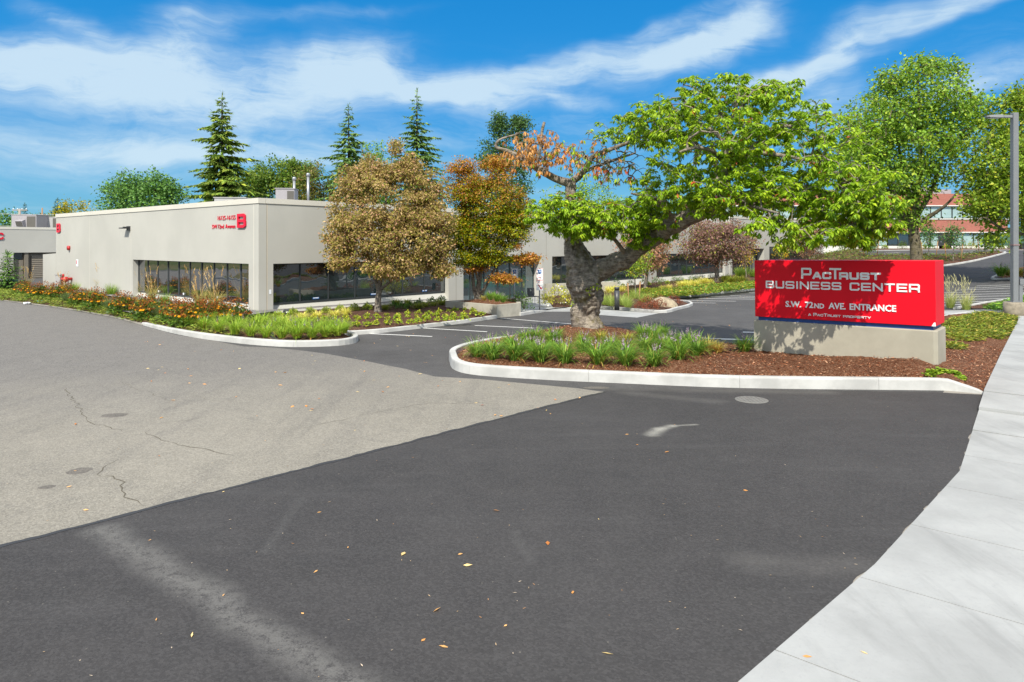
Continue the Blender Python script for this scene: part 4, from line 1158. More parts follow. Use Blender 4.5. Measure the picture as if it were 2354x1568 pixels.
    m.tube([a(0, -.5, .95), a(.9, -.5, .95)], .11, 10); m.tube([a(-.05, -.5, .95), a(.05, -.5, .95)], .2, 12); m.tube([a(.85, -.5, .95), a(.95, -.5, .95)], .18, 12)
    m.tube([a(.45, -.5, .95), a(.45, 0, .95)], .1, 8); m.tube([a(.4, -.5, 1.1), a(.4, -.5, 1.3)], .06, 8)
    m.build('hose_connection', M_PIPE, root); m = MB()
    m.tube([a(1.4, 0, .1), a(1.4, -.35, .1)], .09, 8); m.tube([a(1.4, -.33, .1), a(1.4, -.37, .1)], .17, 12)
    m.build('drain_valve', M_PIPE, root)
    m = MB(); m.tube([a(.75, -.5, .9), a(.95, -.55, .4), a(1.1, -.45, .1)], .07, 8); m.build('drain_pipe', M_STEEL, root)
    m = MB(); m.tube([a(.0, 0, 3.0), a(.0, -.14, 3.0)], .15, 12); m.build('alarm_bell', M_PIPE, root)
    plate(lambda t, d, z: PBr(t, d, z), -22.75, -.02, 1.8, .42, .46, M_STICK, 'wall_notice')
    plate(lambda t, d, z: PBr(t, d, z), -22.7, -.023, 1.95, .12, .25, M_SIGNRED, 'wall_notice')
    # low screen wall continuing the drive wall
    m = MB(); vs = []
    for t, z in ((26.73, 2.62), (29.5, 2.52)):
        vs += [PB(t, 0, -.5), PB(t, .22, -.5), PB(t, .22, z), PB(t, 0, z)]
    m.add(vs, [(0, 3, 7, 4), (3, 2, 6, 7), (4, 7, 6, 5), (0, 4, 5, 1), (1, 5, 6, 2), (0, 1, 2, 3)])
    tag(m.build('screen_wall', M_WALL, None), 'low beige screen wall running on from the tall drive wall', 'wall').location = o
    # planter wall in front of the entrance
building()
def neighbour():
    d0 = GT(45, 641); z0 = d0.z
    u = Vector((AX[0], AX[1], 0)); nn = Vector((-AX[1], AX[0], 0))
    root = tag(empty('office_building', d0), 'beige building end with taupe doors and red letter C', 'building')
    P = lambda t, d, z: u*t+nn*d+Vector((0, 0, z))
    ps = lambda px: (lambda s: (s*d0.y-d0.x)/(u.x-s*u.y))((px-CX)/F)
    td0, td1, tg0, tg1 = ps(31), ps(57), ps(66), ps(66)+3.4
    H = 4.85
    w = MB(); facade(w, P, 40.0, [], H-.22) if False else None
    t_a = -12
    PW = lambda t, d, z: P(t+t_a, d, z)
    facade(w, PW, 60, [(td0-t_a, tg1-t_a, -.4, 2.45, .5, 0)], H-.22)
    w.quad(PW(0, 0, -.5), PW(0, 0, H-.2), PW(0, 20, H-.2), PW(0, 20, -.5)); w.build('wall', M_WALL, root)
    m = MB(); vs = [P(t, d, z) for t in (t_a, 48) for d, z in ((-.03, H-.22), (-.03, H), (.3, H), (.3, H-.22))]
    m.add(vs, [(0, 4, 5, 1), (1, 5, 6, 2), (2, 6, 7, 3), (0, 1, 2, 3), (4, 7, 6, 5), (0, 3, 7, 4)]); m.build('parapet_cap', M_WALLTRIM, root)
    m = MB(); m.quad(P(t_a, .2, H-.3), P(48, .2, H-.3), P(48, 20, H-.3), P(t_a, 20, H-.3)); m.build('roof', M_ROOF, root)
    def slab(name, t0, t1, z0, z1, d0_, d1_, mat, par=root):
        m = MB(); vs = [P(t, d, z) for z in (z0, z1) for t, d in ((t0, d0_), (t1, d0_), (t1, d1_), (t0, d1_))]
        m.add(vs, [(0, 3, 2, 1), (4, 5, 6, 7), (0, 1, 5, 4), (1, 2, 6, 5), (2, 3, 7, 6), (3, 0, 4, 7)]); return m.build(name, mat, par)
    dr = slab('door', td0+.05, td1-.05, 0, 1.75, .3, .48, M_DOOR)
    slab('handle', td1-.25, td1-.15, .85, 1.0, .22, .3, M_STEEL, dr)
    slab('transom_window', td0+.08, td1-.15, 1.82, 2.4, .32, .46, M_GLASSD)
    slab('post', td1, tg0, -.2, 2.44, .1, .48, M_DOOR)
    gd = MB()
    for k in range(12):
        z = .18*k; vs = [P(t, d, zz) for t in (tg0+.3, tg1) for d, zz in ((.3, z), (.27, z+.09), (.3, z+.176), (.4, z+.176), (.4, z))]
        gd.add(vs, [(0, 5, 6, 1), (1, 6, 7, 2), (2, 7, 8, 3), (0, 1, 2, 3, 4)])
    gd.build('garage_door', M_DOOR, root)
    m = MB(); m.quad(P(td0, .495, -.4), P(tg1, .495, -.4), P(tg1, .495, 2.45), P(td0, .495, 2.45)); m.build('recess_wall', M_DOOR, root)
    m = MB(); strokes(m, GL['C'], 0, 0, .74, .62, .13, 0, .06)
    tc = ps(7.7)-.74
    mm = MB(); mm.add([tuple(P(tc+v[0], v[1]-.02, v[2]+3.68)) for v in m.v], m.f); mm.build('wall_letter', M_LETTER, root)['label'] = 'red letter C'
neighbour()
def brick():
    Y0 = 100.0; x0, x1, z0 = 30.5, 71.2, 2.35
    root = tag(empty('brick_building', (x0, Y0, z0)), 'two-storey red brick office block with white bands and ribbon windows', 'building')
    W = x1-x0
    def slab(name, a, b, z_0, z_1, y0=0.0, y1=24.0, mat=M_BRICK, par=root):
        m = MB(); m.box((a, y0, z_0-z0), (b, y1, z_1-z0)); return m.build(name, mat, par)
    slab('wall', 0, W, 4.98, 6.75); slab('wall', 0, W, 8.8, 10.45); slab('wall', 0, W, z0-.5, 2.95, .05, 24, M_BAND)
    slab('band', -.1, W+.1, 4.83, 4.978, -.12, 24, M_BAND); slab('band', -.1, W+.1, 6.752, 6.9, -.12, 24, M_BAND); slab('band', -.1, W+.1, 8.66, 8.798, -.12, 24, M_BAND)
    slab('interior', .4, W-.4, 2.96, 8.65, 1.3, 23.5, M_BLACK)
    slab('roof_house', 30, 35.5, 10.452, 12.15, 8, 14, M_HVACL)
    slab('roof_house', 34, 37, 10.453, 11.6, 7, 13, M_HVAC)
    for fl, (za, zb) in enumerate(((2.952, 4.828), (6.902, 8.658))):
        k, x = 0, .3
        while x < W-2:
            n = 3; w = 1.55*n
            if x+w > W-.2: break
            dark = (fl == 0 and k % 4 == 1) or (fl == 1 and k % 3 == 2)
            f = MB()
            for i in range(n+1): f.box((x+1.55*i-.06, .2, za-z0), (x+1.55*i+.06, .32, zb-z0))
            f.box((x+.07, .21, za-z0), (x+w-.07, .31, za-z0+.09)); f.box((x+.07, .21, zb-z0-.09), (x+w-.07, .31, zb-z0))
            fo = f.build('window', M_DKFRAME, root)
            g = MB(); g.quad((x, .27, za-z0), (x+w, .27, za-z0), (x+w, .27, zb-z0), (x, .27, zb-z0)); g.build('glass', M_GLASSK if dark else M_GLASSB, fo)
            x += w; k += 1
    xd = (C7b(1120, 0)[0]-CX)/F*Y0-x0
    d = MB(); d.box((xd, .05, .1), (xd+1.8, .18, 2.4)); dd = d.build('door', M_BLACK, root)
    d = MB(); d.box((xd+.25, .0, 1.1), (xd+.32, .045, 1.5)); d.build('handle', M_STEEL, dd)
brick()

# ---------------------------------------------------------------- rooftop units
def hvac(loc, rz, w, d, h, label, hood=True, logo=False, pal_=M_HVAC):
    root = tag(empty('rooftop_unit', loc, rz), label, 'rooftop unit', 'grey air conditioning units on the flat roofs')
    m = MB(); m.box((0, 0, .12), (w, d, h), bev=.02); m.box((-.04, -.04, h+.002), (w+.04, d+.04, h+.05)); m.build('casing', pal_, root)
    m = MB(); m.box((.05, .03, 0), (w-.05, d-.03, .118)); m.build('curb', M_HVACD, root)
    m = MB(); m.box((w*.62, -.02, .2), (w*.97, -.002, h*.92)); m.build('louvre', M_HVACL if logo else M_HVACD, root)
    if hood:
        m = MB(); a, b = w*.28, w*.56
        vs = [(a, -.01, h*.74), (b, -.01, h*.74), (b, -.55, h*.64), (a, -.55, h*.64), (a, -.01, h*.33), (b, -.01, h*.33), (b, -.3, h*.32), (a, -.3, h*.32)]
        m.add(vs, [(0, 3, 2, 1), (3, 7, 6, 2), (0, 4, 7, 3), (1, 2, 6, 5)]); ho = m.build('hood', M_HVAC, root)
        m = MB(); m.add([(a+.05, -.545, h*.62), (b-.05, -.545, h*.62), (b-.05, -.31, h*.34), (a+.05, -.31, h*.34)], [(0, 1, 2, 3)])
        m.build('hood_grille', M_HVACD, ho, Matrix.Translation((0, -.03, 0)))
    if logo:
        m = MB(); m.add([(w*.44+.26*math.cos(k*PI/10), -.006, h*.85+.11*math.sin(k*PI/10)) for k in range(20)], [tuple(range(20))]); lo = m.build('badge', M_STICKB, root)
        V, fs = font_mesh('Carrier', w*.44-.2, w*.44+.2, h*.82, .09, -.008, .004); MB().add(V, fs).build('badge_lettering', M_WHITE, lo)
        m = MB(); m.box((w*.12, -.012, h*.55), (w*.2, -.003, h*.72)); m.build('warning_label', M_YEL, root)
        m = MB(); m.box((w*.02, -.013, h*.62), (w*.06, -.004, h*.9)); m.build('notice', M_WHITE, root); m = MB(); m.box((w*.57, -.013, h*.78), (w*.6, -.004, h*.88)); m.build('notice', M_WHITE, root)
    return root
rzA = math.atan2(AX[1], AX[0])
p = wallA(0, 0, 0)
def roofpt(px, d_in):
    """roof position along the street facade behind a photo column"""
    s = (px-CX)/F; b = CORN+np.array([-.755, .655])*d_in
    t = (s*b[1]-b[0])/(AX[0]-s*AX[1]); q = b+AX*t
    return Vector((q[0], q[1], HB-.35))
yb = D(676, 440, 48.0); zr = HB-.35
hvac((D(677, 460, 39)[0], 39.0, zr), .12, 2.15, 1.8, .62, 'large grey rooftop unit with intake hood and oval blue badge', True, True)
h2 = hvac((D(633, 460, 40.3)[0], 40.3, zr), .12, 1.06, 1.2, 1.48, 'square grey condenser unit beside the large hooded rooftop unit', False)
hvac((D(492, 460, 40)[0], 40.0, zr), .1, 1.75, 1.3, .93, 'low grey rooftop unit under the tall cedar', False, False, M_HVACL)
for px, top, l in ((676, 407, 'short galvanised flue pipe behind the rooftop units'), (708, 398, 'tall galvanised flue pipe above the rooftop unit')):
    Y = 41.3; b = D(px, 440, Y); z1 = CAMH+(HOR-top)/F*Y
    m = MB(); m.lathe([(.075, 0), (.075, z1-zr-.2)], 12); m.lathe([(.08, z1-zr-.2), (.115, z1-zr-.18), (.115, z1-zr-.05), (.07, z1-zr)], 12)
    o = m.build('flue_pipe', M_STEEL); o.location = (b.x, Y, zr); tag(o, l, 'flue pipe')
m = MB(); m.box((-1.3, -2.4, 0), (1.3, 2.4, .35)); 
zc = 4.55+GT(45, 641).z
hvac((D(26, 520, 78)[0], 78, zc), .0, 2.8, 2.2, 1.95, 'long grey rooftop unit with dark intake on the neighbouring roof', True)
hvac((D(93, 520, 80)[0], 80, zc), .0, 2.3, 2.2, 1.8, 'pale grey rooftop unit just behind the tall drive wall', False, False, M_HVACL)
# ---------------------------------------------------------------- beds along the building
kl = gp((325, 747), (400, 767), (500, 784), (640, 797), (760, 796), (812, 790), (824, 782), (812, 775), (800, 771))
kr = gp((800, 771), (870, 766), (960, 756), (1060, 744), (1143, 732))
kerb(kl, .2, .18, inward=1, hs=[.1, .17]+[.2]*7)
kerb(kr, .15, .16, inward=1)
fl = gp((-40, 686), (0, 691), (60, 698), (160, 712), (260, 730), (326, 748))
kerb(fl, .035, .45, M_GUTTER, 'gutter', inward=1)
bedL = [(-38, 47)]+gp((0, 691), (60, 698), (160, 712), (260, 730))+kl[:4]+[tuple(CORN)]+[tuple(wallB(26.7)[:2]), tuple(wallB(36)[:2])]
bed('flower_bed', bedL, M_SOIL, lambda P, d: .1+np.minimum(d, 1)*.14, .2, .03)
PL0, PL1 = GT(1141, 731), GT(1198, 724)      # street end of the planter wall
bedM = kl[3:]+kr[1:]+[(.2, 35.7), tuple(wallA(14.3)[:2]), tuple(CORN)]
def bedM_z(P, d): return .12+np.minimum(d/1.5, 1)*.16
bed('mulch_bed', bedM, M_SOIL, bedM_z, .16, .025)
# strip of grey gravel against the drive wall and round the corner
gr = [tuple(wallB(t, -.02)[:2]) for t in (22, 10, 0)]+[tuple(wallA(t, -.02)[:2]) for t in (.05, 11)]+[tuple(wallA(t, -.75)[:2]) for t in (11, 3, .6)]+[tuple((CORN+BX*-1.3+np.array([-.7, -.9]))[:2])]+[tuple(wallB(t, -.95)[:2]) for t in (1.0, 10, 22)]
flat_poly('gravel_strip', gr, .315, M_GRAVEL, .08, .4)
gs = gp((250, 722), (300, 734), (345, 742), (450, 762), (430, 748), (330, 723), (240, 706))
flat_poly('gravel_strip', gs, .285, M_GRAVEL, .12, .4)
def surf(px, py, dz=.26): return GT(px, py, dz)
# planter with the maple
pw = [GT(1141.5, 731), GT(1197, 725.5)]
a0 = Vector((pw[0].x, pw[0].y, 0)); a1 = Vector((pw[1].x, pw[1].y, 0))
back0 = Vector((-3.2, 33.5, 0)); back1 = Vector((.32, 35.6, 0))
zt0 = pw[0].z; ztop = CAMH+(HOR-701.7)/F*pw[0].y
ring = [a0, a1, Vector((back1.x, back1.y, 0)), Vector((back0.x, back0.y, 0))]
def wallring(ring, z0, z1, th, mat, name, lab):
    m = MB(); n = len(ring); c = sum(ring, Vector())/n
    inner = []
    for i in range(n):
        p, a, b = ring[i], ring[i-1], ring[(i+1) % n]; d0, d1 = (p-a).normalized(), (b-p).normalized()
        n0, n1 = Vector((-d0.y, d0.x, 0)), Vector((-d1.y, d1.x, 0)); mm = (n0+n1).normalized(); inner.append(p+mm*th/max(.4, mm.dot(n0)))
    vs = [v+Vector((0, 0, z)) for r_, z in ((ring, z0), (ring, z1), (inner, z1), (inner, z1-.3)) for v in r_]
    fs = []
    for k in range(3):
        for i in range(n): fs.append((k*n+i, k*n+(i+1) % n, (k+1)*n+(i+1) % n, (k+1)*n+i))
    m.add(vs, fs); o = m.build(name, mat); tag(o, lab, 'planter'); return inner
inn = wallring(ring, zt0-.4, ztop, .2, M_PLANTER, 'planter_wall', 'low concrete planter wall holding the multi-stemmed maple beside the entrance')
bed('planter_soil', [tuple(v[:2]) for v in inn], M_MULCH, lambda P, d: ztop-.04-zt(P[:, 0], P[:, 1])+np.minimum(d, 1.2)*.16, .12, .02, -.08)
# entrance walk, ramp and kerb
walkp = gp((1196, 722), (1260, 713), (1300, 708), (1262, 694))+[tuple(wallA(20.2, .65)[:2]), tuple(wallA(13, .65)[:2]), tuple(wallA(14.35, -.05)[:2]), (.35, 35.7)]
flat_poly('entrance_walk', walkp, .06, M_WALK, 0, .8)
kerb(gp((1197, 726), (1228, 721), (1258, 716)), .14, .16, inward=1, hs=[.15, .14, .05])
flat_poly('ramp', gp((1250, 717), (1310, 717), (1380, 725), (1464, 731), (1514, 721), (1380, 712), (1300, 707), (1262, 712)), .012, M_WALK, 0, .8)
kB = gp((1300, 709), (1380, 709.5), (1513, 720), (1560, 712), (1587, 705), (1592, 700.5), (1578, 695.5), (1541, 694))
kerb(kB, .13, .16, inward=1, hs=[.02]+[.14]*7)
kC = gp((1490, 692), (1552, 686), (1608, 681), (1680, 673), (1734, 667), (1800, 657), (1870, 646))
kerb(kC, .15, .18, inward=1)
bedC = gp((1262, 712), (1300, 709), (1380, 709.5), (1513, 720), (1560, 712), (1587, 705), (1592, 700.5), (1578, 695.5), (1541, 694), (1490, 692))+kC[1:]+[tuple(wallA(76)[:2]), tuple(wallA(20.3)[:2])]
def bedC_z(P, d): return .1+np.minimum(d/2, 1)*.16
bed('mulch_bed', bedC, M_SOIL, bedC_z, .2, .025)
# second low planter wall right of the entrance
lw0 = wallA(20.4, -.25); lw1 = wallA(25.5, -2.6)
m = MB(); d = (lw1-lw0).normalized(); nn = Vector((-d.y, d.x, 0))*.2
zz0, zz1 = -.5, .62
m.add([lw0+Vector((0, 0, zz0)), lw1+Vector((0, 0, zz0)), lw1+nn+Vector((0, 0, zz0)), lw0+nn+Vector((0, 0, zz0)), lw0+Vector((0, 0, zz1)), lw1+Vector((0, 0, zz1)), lw1+nn+Vector((0, 0, zz1)), lw0+nn+Vector((0, 0, zz1))],
      [(0, 3, 2, 1), (4, 5, 6, 7), (0, 1, 5, 4), (1, 2, 6, 5), (2, 3, 7, 6), (3, 0, 4, 7)])
tag(m.build('planter_wall', M_PLANTER), 'pale concrete planter wall behind the white-flowered shrubs', 'planter')
# ---- right-hand side: walk, strips and islands beyond the sign
flat_poly('crosswalk_strip', gp((2130, 724), (2360, 721), (2360, 712), (2130, 716)), .03, M_WALK, 0, .8)
kerb(gp((2168, 731), (2230, 722)), .1, .2, inward=1)
stripR = gp((2190, 711), (2360, 711), (2400, 690), (2345, 688), (2280, 696))
bed('planting_strip', stripR, M_SOIL, lambda P, d: .1+np.minimum(d, 1)*.06, .2)
kerb(gp((2190, 711), (2235, 703), (2290, 694), (2345, 687), (2420, 676)), .12, .16, inward=-1)
isR = gp((2279, 643), (2300, 640), (2420, 640), (2440, 612), (2360, 612), (2330, 620), (2300, 632))
bed('mulch_bed', isR, M_MULCH, lambda P, d: .12+np.minimum(d/2, 1)*.3, .25)
kerb(gp((2440, 640), (2360, 641), (2300, 643), (2281, 643), (2277, 640), (2290, 634)), .14, .18, inward=-1)
isU = gp((1860, 612), (2000, 622), (2100, 618), (2176, 611), (2240, 600), (2290, 588), (2312, 581), (2290, 579), (2240, 584), (2170, 588), (2000, 588), (1860, 590))
bed('planting_strip', isU, M_SOIL, lambda P, d: .12+np.minimum(d/2, 1)*.15, .3)
kerb(gp((1960, 621), (2100, 619), (2176, 611.5), (2240, 601), (2290, 589), (2313, 582), (2300, 579.5)), .15, .2, inward=1)
kerb(gp((2300, 579.5), (2240, 585), (2170, 589), (2000, 589), (1860, 591)), .13, .2, inward=1)
bd = [(29, 97), (72, 97), (72, 100.2), (29, 100.2)]
bed('planting_strip', bd, M_SOIL, lambda P, d: .1+np.minimum(d, 1)*.1, .35)
flat_poly('far_walk', [(28, 94.8), (74, 94.8), (74, 97.1), (28, 97.1)], .05, M_WALK, 0, 2)
flat_poly('far_drive', gp((2060, 655), (2400, 620), (2400, 575), (2330, 580), (2240, 603), (2176, 613), (2060, 622)), .01, M_ROAD2, 0, 2)
# parking lines
LN = [((818.6, 766), (993, 774)), ((945, 753), (1119, 763)), ((1091, 748.5), (1228, 754.7)), ((1149, 731.6), (1313, 745)),
      (C6b(300, 1232), C6b(770, 1242)), (C6b(50, 1190), C6b(1150, 1207)), (C6b(280, 1150), C6b(1560, 1170)), (C6b(680, 1120), C6b(1700, 1148)), (C6b(1040, 1102), C6b(1700, 1122)), (C6b(1390, 1046), C6b(1700, 1054)),
      (C4(140, 847), C4(420, 853)), (C4(-30, 903), C4(420, 912)), (C3(1940, 970), C3(2250, 981)), (C3(2070, 1065), C3(2500, 1080)), (C3(2295, 918), C3(2500, 925))]
RL = [(1330, 1449, 2300, 1405), (1460, 1424, 2300, 1383), (1590, 1396, 2400, 1364), (1180, 1480, 2300, 1452), (1100, 1512, 2300, 1482), (1060, 1542, 2250, 1512), (1060, 1575, 2120, 1548), (1060, 1610, 2000, 1580), (1060, 1640, 1900, 1612)]
LN += [(C7b(a, b), C7b(c, d)) for a, b, c, d in RL]
LN += [(C7b(430, 985), C7b(640, 972)), (C7b(1390, 985), C7b(1540, 967)), (C7b(1900, 985), C7b(2060, 965))]
for a, b in LN:
    A_, B_ = GT(*a), GT(*b); d = (B_-A_); k = max(1, int(d.length/2)); n = Vector((-d.y, d.x, 0)).normalized()*.055
    m = MB(); vs = []
    for j in range(k+1):
        q = A_+d*j/k
        for s in (1, -1):
            r = q+n*s; vs.append((r.x, r.y, ztf(r.x, r.y)+.007))
    m.add(vs, [(2*j, 2*j+1, 2*j+3, 2*j+2) for j in range(k)]); tag(m.build('parking_line', M_LINE), kind='structure')

# ---------------------------------------------------------------- street furniture
def lamp():
    b = on_isl(2331, 727); root = tag(empty('street_lamp', (b.x, b.y, b.z+.05)), 'tall grey square-poled parking lamp on a round concrete pedestal', 'street lamp')
    m = MB(); m.lathe([(.43, -.3), (.43, .55), (.40, .58), (.1, .58)], 24); m.build('pedestal', M_PEDESTAL, root)
    H = CAMH+(HOR-260)/F*b.y-b.z-.05
    m = MB(); m.box((-.12, -.12, .582), (.12, .12, H), bev=.02); m.box((-.2, -.2, .584), (.2, .2, .62)); m.build('pole', M_POLE, root)
    m = MB(); m.box((.15, -.1, .6), (.3, .08, 1.35)); m.box((.16, -.13, 1.36), (.36, .1, 1.62)); m.build('outlet_box', M_POLE, root)
    m = MB(); z = H-.16
    pr = [(-.145, .1, .06), (-.5, .09, .05), (-.62, .2, .07), (-1.2, .17, .05), (-1.26, .06, .03)]
    vs = []
    for x, hw, ht in pr: vs += [(x, -hw, z-ht), (x, hw, z-ht), (x, hw*.8, z+ht), (x, -hw*.8, z+ht)]
    fs = [(0, 1, 2, 3), tuple(reversed(range(16, 20)))]
    for i in range(4):
        for k in range(4): fs.append((i*4+k, (i+1)*4+k, (i+1)*4+(k+1) % 4, i*4+(k+1) % 4))
    m.add(vs, fs); hd = m.build('lamp_head', M_POLE, root)
    m = MB(); m.box((-1.12, -.12, z-.075), (-.68, .12, z-.062)); m.build('lens', M_STICK, hd)
    # faint red tape band
    m = MB(); m.box((-.145, -.145, 3.1), (.145, .145, 3.16)); m.build('band', simple('faded_tape', (.22, .15, .15)), root)
lamp()
def disc(name, px, py, r, mat, label, cat, dz=.014, ring=True, kind=None):
    p = GT(px, py); o = None
    m = MB(); m.lathe([(r, -.02), (r, dz), (r*.92, dz+.002)], 28)
    o = m.build(name, mat); o.location = p; tag(o, label, cat, None, kind)
    if ring:
        m = MB()
        for k in range(7):
            x = -r*.75+k*r*.25; h = math.sqrt(max(0, (r*.86)**2-x*x)); m.box((x-.015, -h, dz+.0025), (x+.015, h, dz+.008))
        m.build('tread', mat, o)
    return o
disc('manhole_cover', 1727, 920, .34, simple('worn_cast_iron', (.16, .155, .145), .7, .3, 0, .3, 14), 'round worn grey manhole cover in the black apron near the kerb', 'manhole cover')
def blot(px, py, r, mat, sx, rz):
    p = GT(px, py); m = MB(); n = 22
    rad = [r*(1+.22*mnoise.noise(Vector((math.cos(k*2*PI/n)*2, math.sin(k*2*PI/n)*2, px)))) for k in range(n)]
    m.add([(rad[k]*sx*math.cos(k*2*PI/n), rad[k]*math.sin(k*2*PI/n), .006) for k in range(n)], [tuple(range(n))]); o = m.build('oil_stain', mat); o.location = p; o.rotation_euler = (0, 0, rz)
    tag(o, kind='structure')
M_STAIN = asphalt('oil_stain_mat', (.11, .1, .088), .3, .4)
blot(263, 955, .17, M_STAIN, 1.35, .1); blot(182, 1083, .15, M_STAIN, 1.1, .7); blot(108, 1120, .07, M_STAIN, 1.5, .2); blot(1370, 892, .14, M_STAIN, 2.2, 0)
# cracks in the old drive
M_CRACK = simple('crack_dirt', (.1, .09, .07), .95, .1)
def crack(pts, w=.028, seed=0):
    rng = random.Random(seed); P = [GT(*p) for p in pts]; out = []
    for a, b in zip(P[:-1], P[1:]):
        k = max(2, int((b-a).length/.12)); n = Vector((-(b-a).y, (b-a).x, 0)).normalized()
        for j in range(k): out.append(a+(b-a)*j/k+n*rng.uniform(-.05, .05))
    out.append(P[-1]); vs = []
    for i, p in enumerate(out):
        d = (out[min(i+1, len(out)-1)]-out[max(0, i-1)]); n = Vector((-d.y, d.x, 0)).normalized(); ww = w*rng.uniform(.05, .27)*min(1, i/4+.2, (len(out)-1-i)/4+.2)
        vs += [(p.x+n.x*ww, p.y+n.y*ww, .0075), (p.x-n.x*ww, p.y-n.y*ww, .0075)]
    m = MB(); m.add(vs, [(2*i, 2*i+1, 2*i+3, 2*i+2) for i in range(len(out)-1)]); tag(m.build('asphalt_crack', M_CRACK), kind='structure')
q = crop(0, 1200, 2100/2048)
Q = lambda x, y: q(x, y)
crack([Q(262, 360), Q(300, 410), Q(330, 450), Q(372, 505), Q(450, 525), Q(500, 540)], .04, 1)
crack([Q(596, 530), Q(620, 560), Q(680, 582), Q(760, 600), Q(850, 620), Q(960, 640)], .035, 2)
crack([Q(490, 655), Q(420, 690), Q(410, 715), Q(500, 740), Q(490, 775), Q(530, 820), Q(600, 850)], .04, 3)
crack([Q(495, 330), Q(540, 360), Q(610, 380), Q(700, 420)], .02, 4)
crack([Q(1240, 530), Q(1330, 510), Q(1400, 495), Q(1600, 450), Q(1760, 425), Q(2050, 425)], .022, 5)
crack([Q(640, 510), Q(800, 490), Q(900, 470)], .018, 6)
crack([Q(760, 380), Q(860, 410), Q(1050, 430)], .014, 7)
# bollard
b = GT(C5b(752, 1268)[0], C5b(752, 1268)[1], .1); h = 48/F*b.y
root = tag(empty('bollard', b), 'dark grey cylindrical bollard light on the small mulched island', 'bollard')
m = MB(); m.lathe([(.13, -.1), (.13, h*.84)], 18); m.build('post', M_BOLL, root)
m = MB(); m.lathe([(.11, h*.841), (.11, h*.9)], 18); m.build('lamp_ring', M_BLACK, root)
m = MB(); m.lathe([(.135, h*.901), (.135, h*.985), (.11, h)], 18); m.build('cap', M_BOLL, root)
# accessible parking signs
def isa(m, x, z, s, y):
    m.tube([(x, y, z+s*.42), (x, y-.002, z+s*.42)], s*.08, 8)
    strokes(m, [[(0, 0), (0, .7), (.55, .7)], [(0, .35), (.7, .35), (1, 0)]], x-s*.1, z-s*.1, s*.45, s*.5, s*.1, y, .002)
    n = 14; pts = [(x-s*.03+s*.28*math.cos(a), z-s*.18+s*.28*math.sin(a)) for a in [PI*.75+k*PI*1.25/n for k in range(n+1)]]
    for p0, p1 in zip(pts[:-1], pts[1:]): m.add([(p0[0], y-.003, p0[1]), (p1[0], y-.003, p1[1]), (p1[0]*.85+x*.15, y-.003, p1[1]*.85+(z-s*.18)*.15), (p0[0]*.85+x*.15, y-.003, p0[1]*.85+(z-s*.18)*.15)], [(0, 1, 2, 3)])
def adasign(px, py_b, py_t, label, full, dz=.06):
    b = GT(px, py_b, dz); H = (py_b-py_t)/F*b.y
    root = tag(empty('parking_sign', b, .15), label, 'sign')
    m = MB(); m.tube([(0, 0, -.2), (0, 0, H-.05)], .035, 8); m.build('post', M_STEEL, root)
    w, y = .17, -.06
    ph = .74 if full else .5
    m = MB(); m.box((-w, y, H-ph), (w, y+.006, H), bev=.002); pl = m.build('plate', M_WHITE, root)
    m = MB()
    for (a, b_, c, d) in ((-w+.012, -w+.024, H-ph+.012, H-.012), (w-.024, w-.012, H-ph+.012, H-.012)): m.box((a, y-.003, c), (b_, y-.001, d))
    m.box((-w+.025, y-.003, H-.024), (w-.025, y-.001, H-.012)); m.box((-w+.025, y-.003, H-ph+.012), (w-.025, y-.001, H-ph+.024)); m.build('border', M_SIGNRED if full else M_STICKB, pl)
    s = MB(); s.box((-.085, y-.006, H-.27), (.085, y-.004, H-.07)); s.build('symbol_panel', M_STICKB, pl)
    s = MB(); isa(s, 0, H-.17, .17, y-.007); s.build('wheelchair_symbol', M_WHITE, pl)
    if full:
        for txt, z, h, wd in (('NO', H-.5, .08, .07), ('PARKING', H-.63, .08, .13)):
            V, fs = font_mesh(txt, -wd, wd, z, h, y-.004, .002, .01); MB().add(V, fs).build('lettering', M_SIGNRED, pl)
        m = MB(); m.box((-w, y, H-ph-.36), (w, y+.006, H-ph-.02), bev=.002); p2 = m.build('plate', M_WHITE, root)
        s = MB(); z = H-ph-.19
        s.add([(-.1, y-.005, z+.1), (-.07, y-.005, z+.13), (.07, y-.005, z-.03), (.1, y-.005, z+.0), (.11, y-.005, z-.12), (-.01, y-.005, z-.1), (.03, y-.005, z-.07)], [(0, 6, 2, 1), (5, 4, 3, 2, 6)]); s.build('arrow', M_SIGNRED, p2)
    else:
        s = MB(); s.box((-.12, y-.005, H-.42), (.12, y-.003, H-.32)); s.build('text_strip', M_STICK, pl)
adasign(1239.8, 713, 616.7, 'no parking sign with red arrow and blue wheelchair symbol on a grey post', True)
adasign(1182, 703, 617, 'wheelchair parking sign half hidden behind the maple by the planter', False, .3)
# visitor chair outside the entrance
def chair():
    p = GT(1226, 700, .06); root = tag(empty('chair', p, .5), 'black plastic chair with thin steel legs outside the glazed entrance', 'chair')
    m = MB(); m.box((-.23, -.24, .44), (.23, .22, .475), bev=.01); m.build('seat', M_BLACK, root)
    m = MB(); vs = []
    m.box((-.23, .2, .55), (-.05, .235, .95)); m.box((.05, .2, .55), (.23, .235, .95)); m.box((-.049, .2, .55), (.049, .235, .78)); m.box((-.049, .2, .86), (.049, .235, .95)); m.box((-.2, .205, .476), (.2, .23, .549)); m.build('backrest', M_BLACK, root, Matrix.Rotation(-.12, 4, 'X'))
    for sx in (-1, 1):
        for sy in (-1, 1):
            l = MB(); l.tube([(sx*.2, sy*.19, .44), (sx*.23, sy*.24, 0)], .012, 6); l.build('leg', M_STEEL, root)
chair()
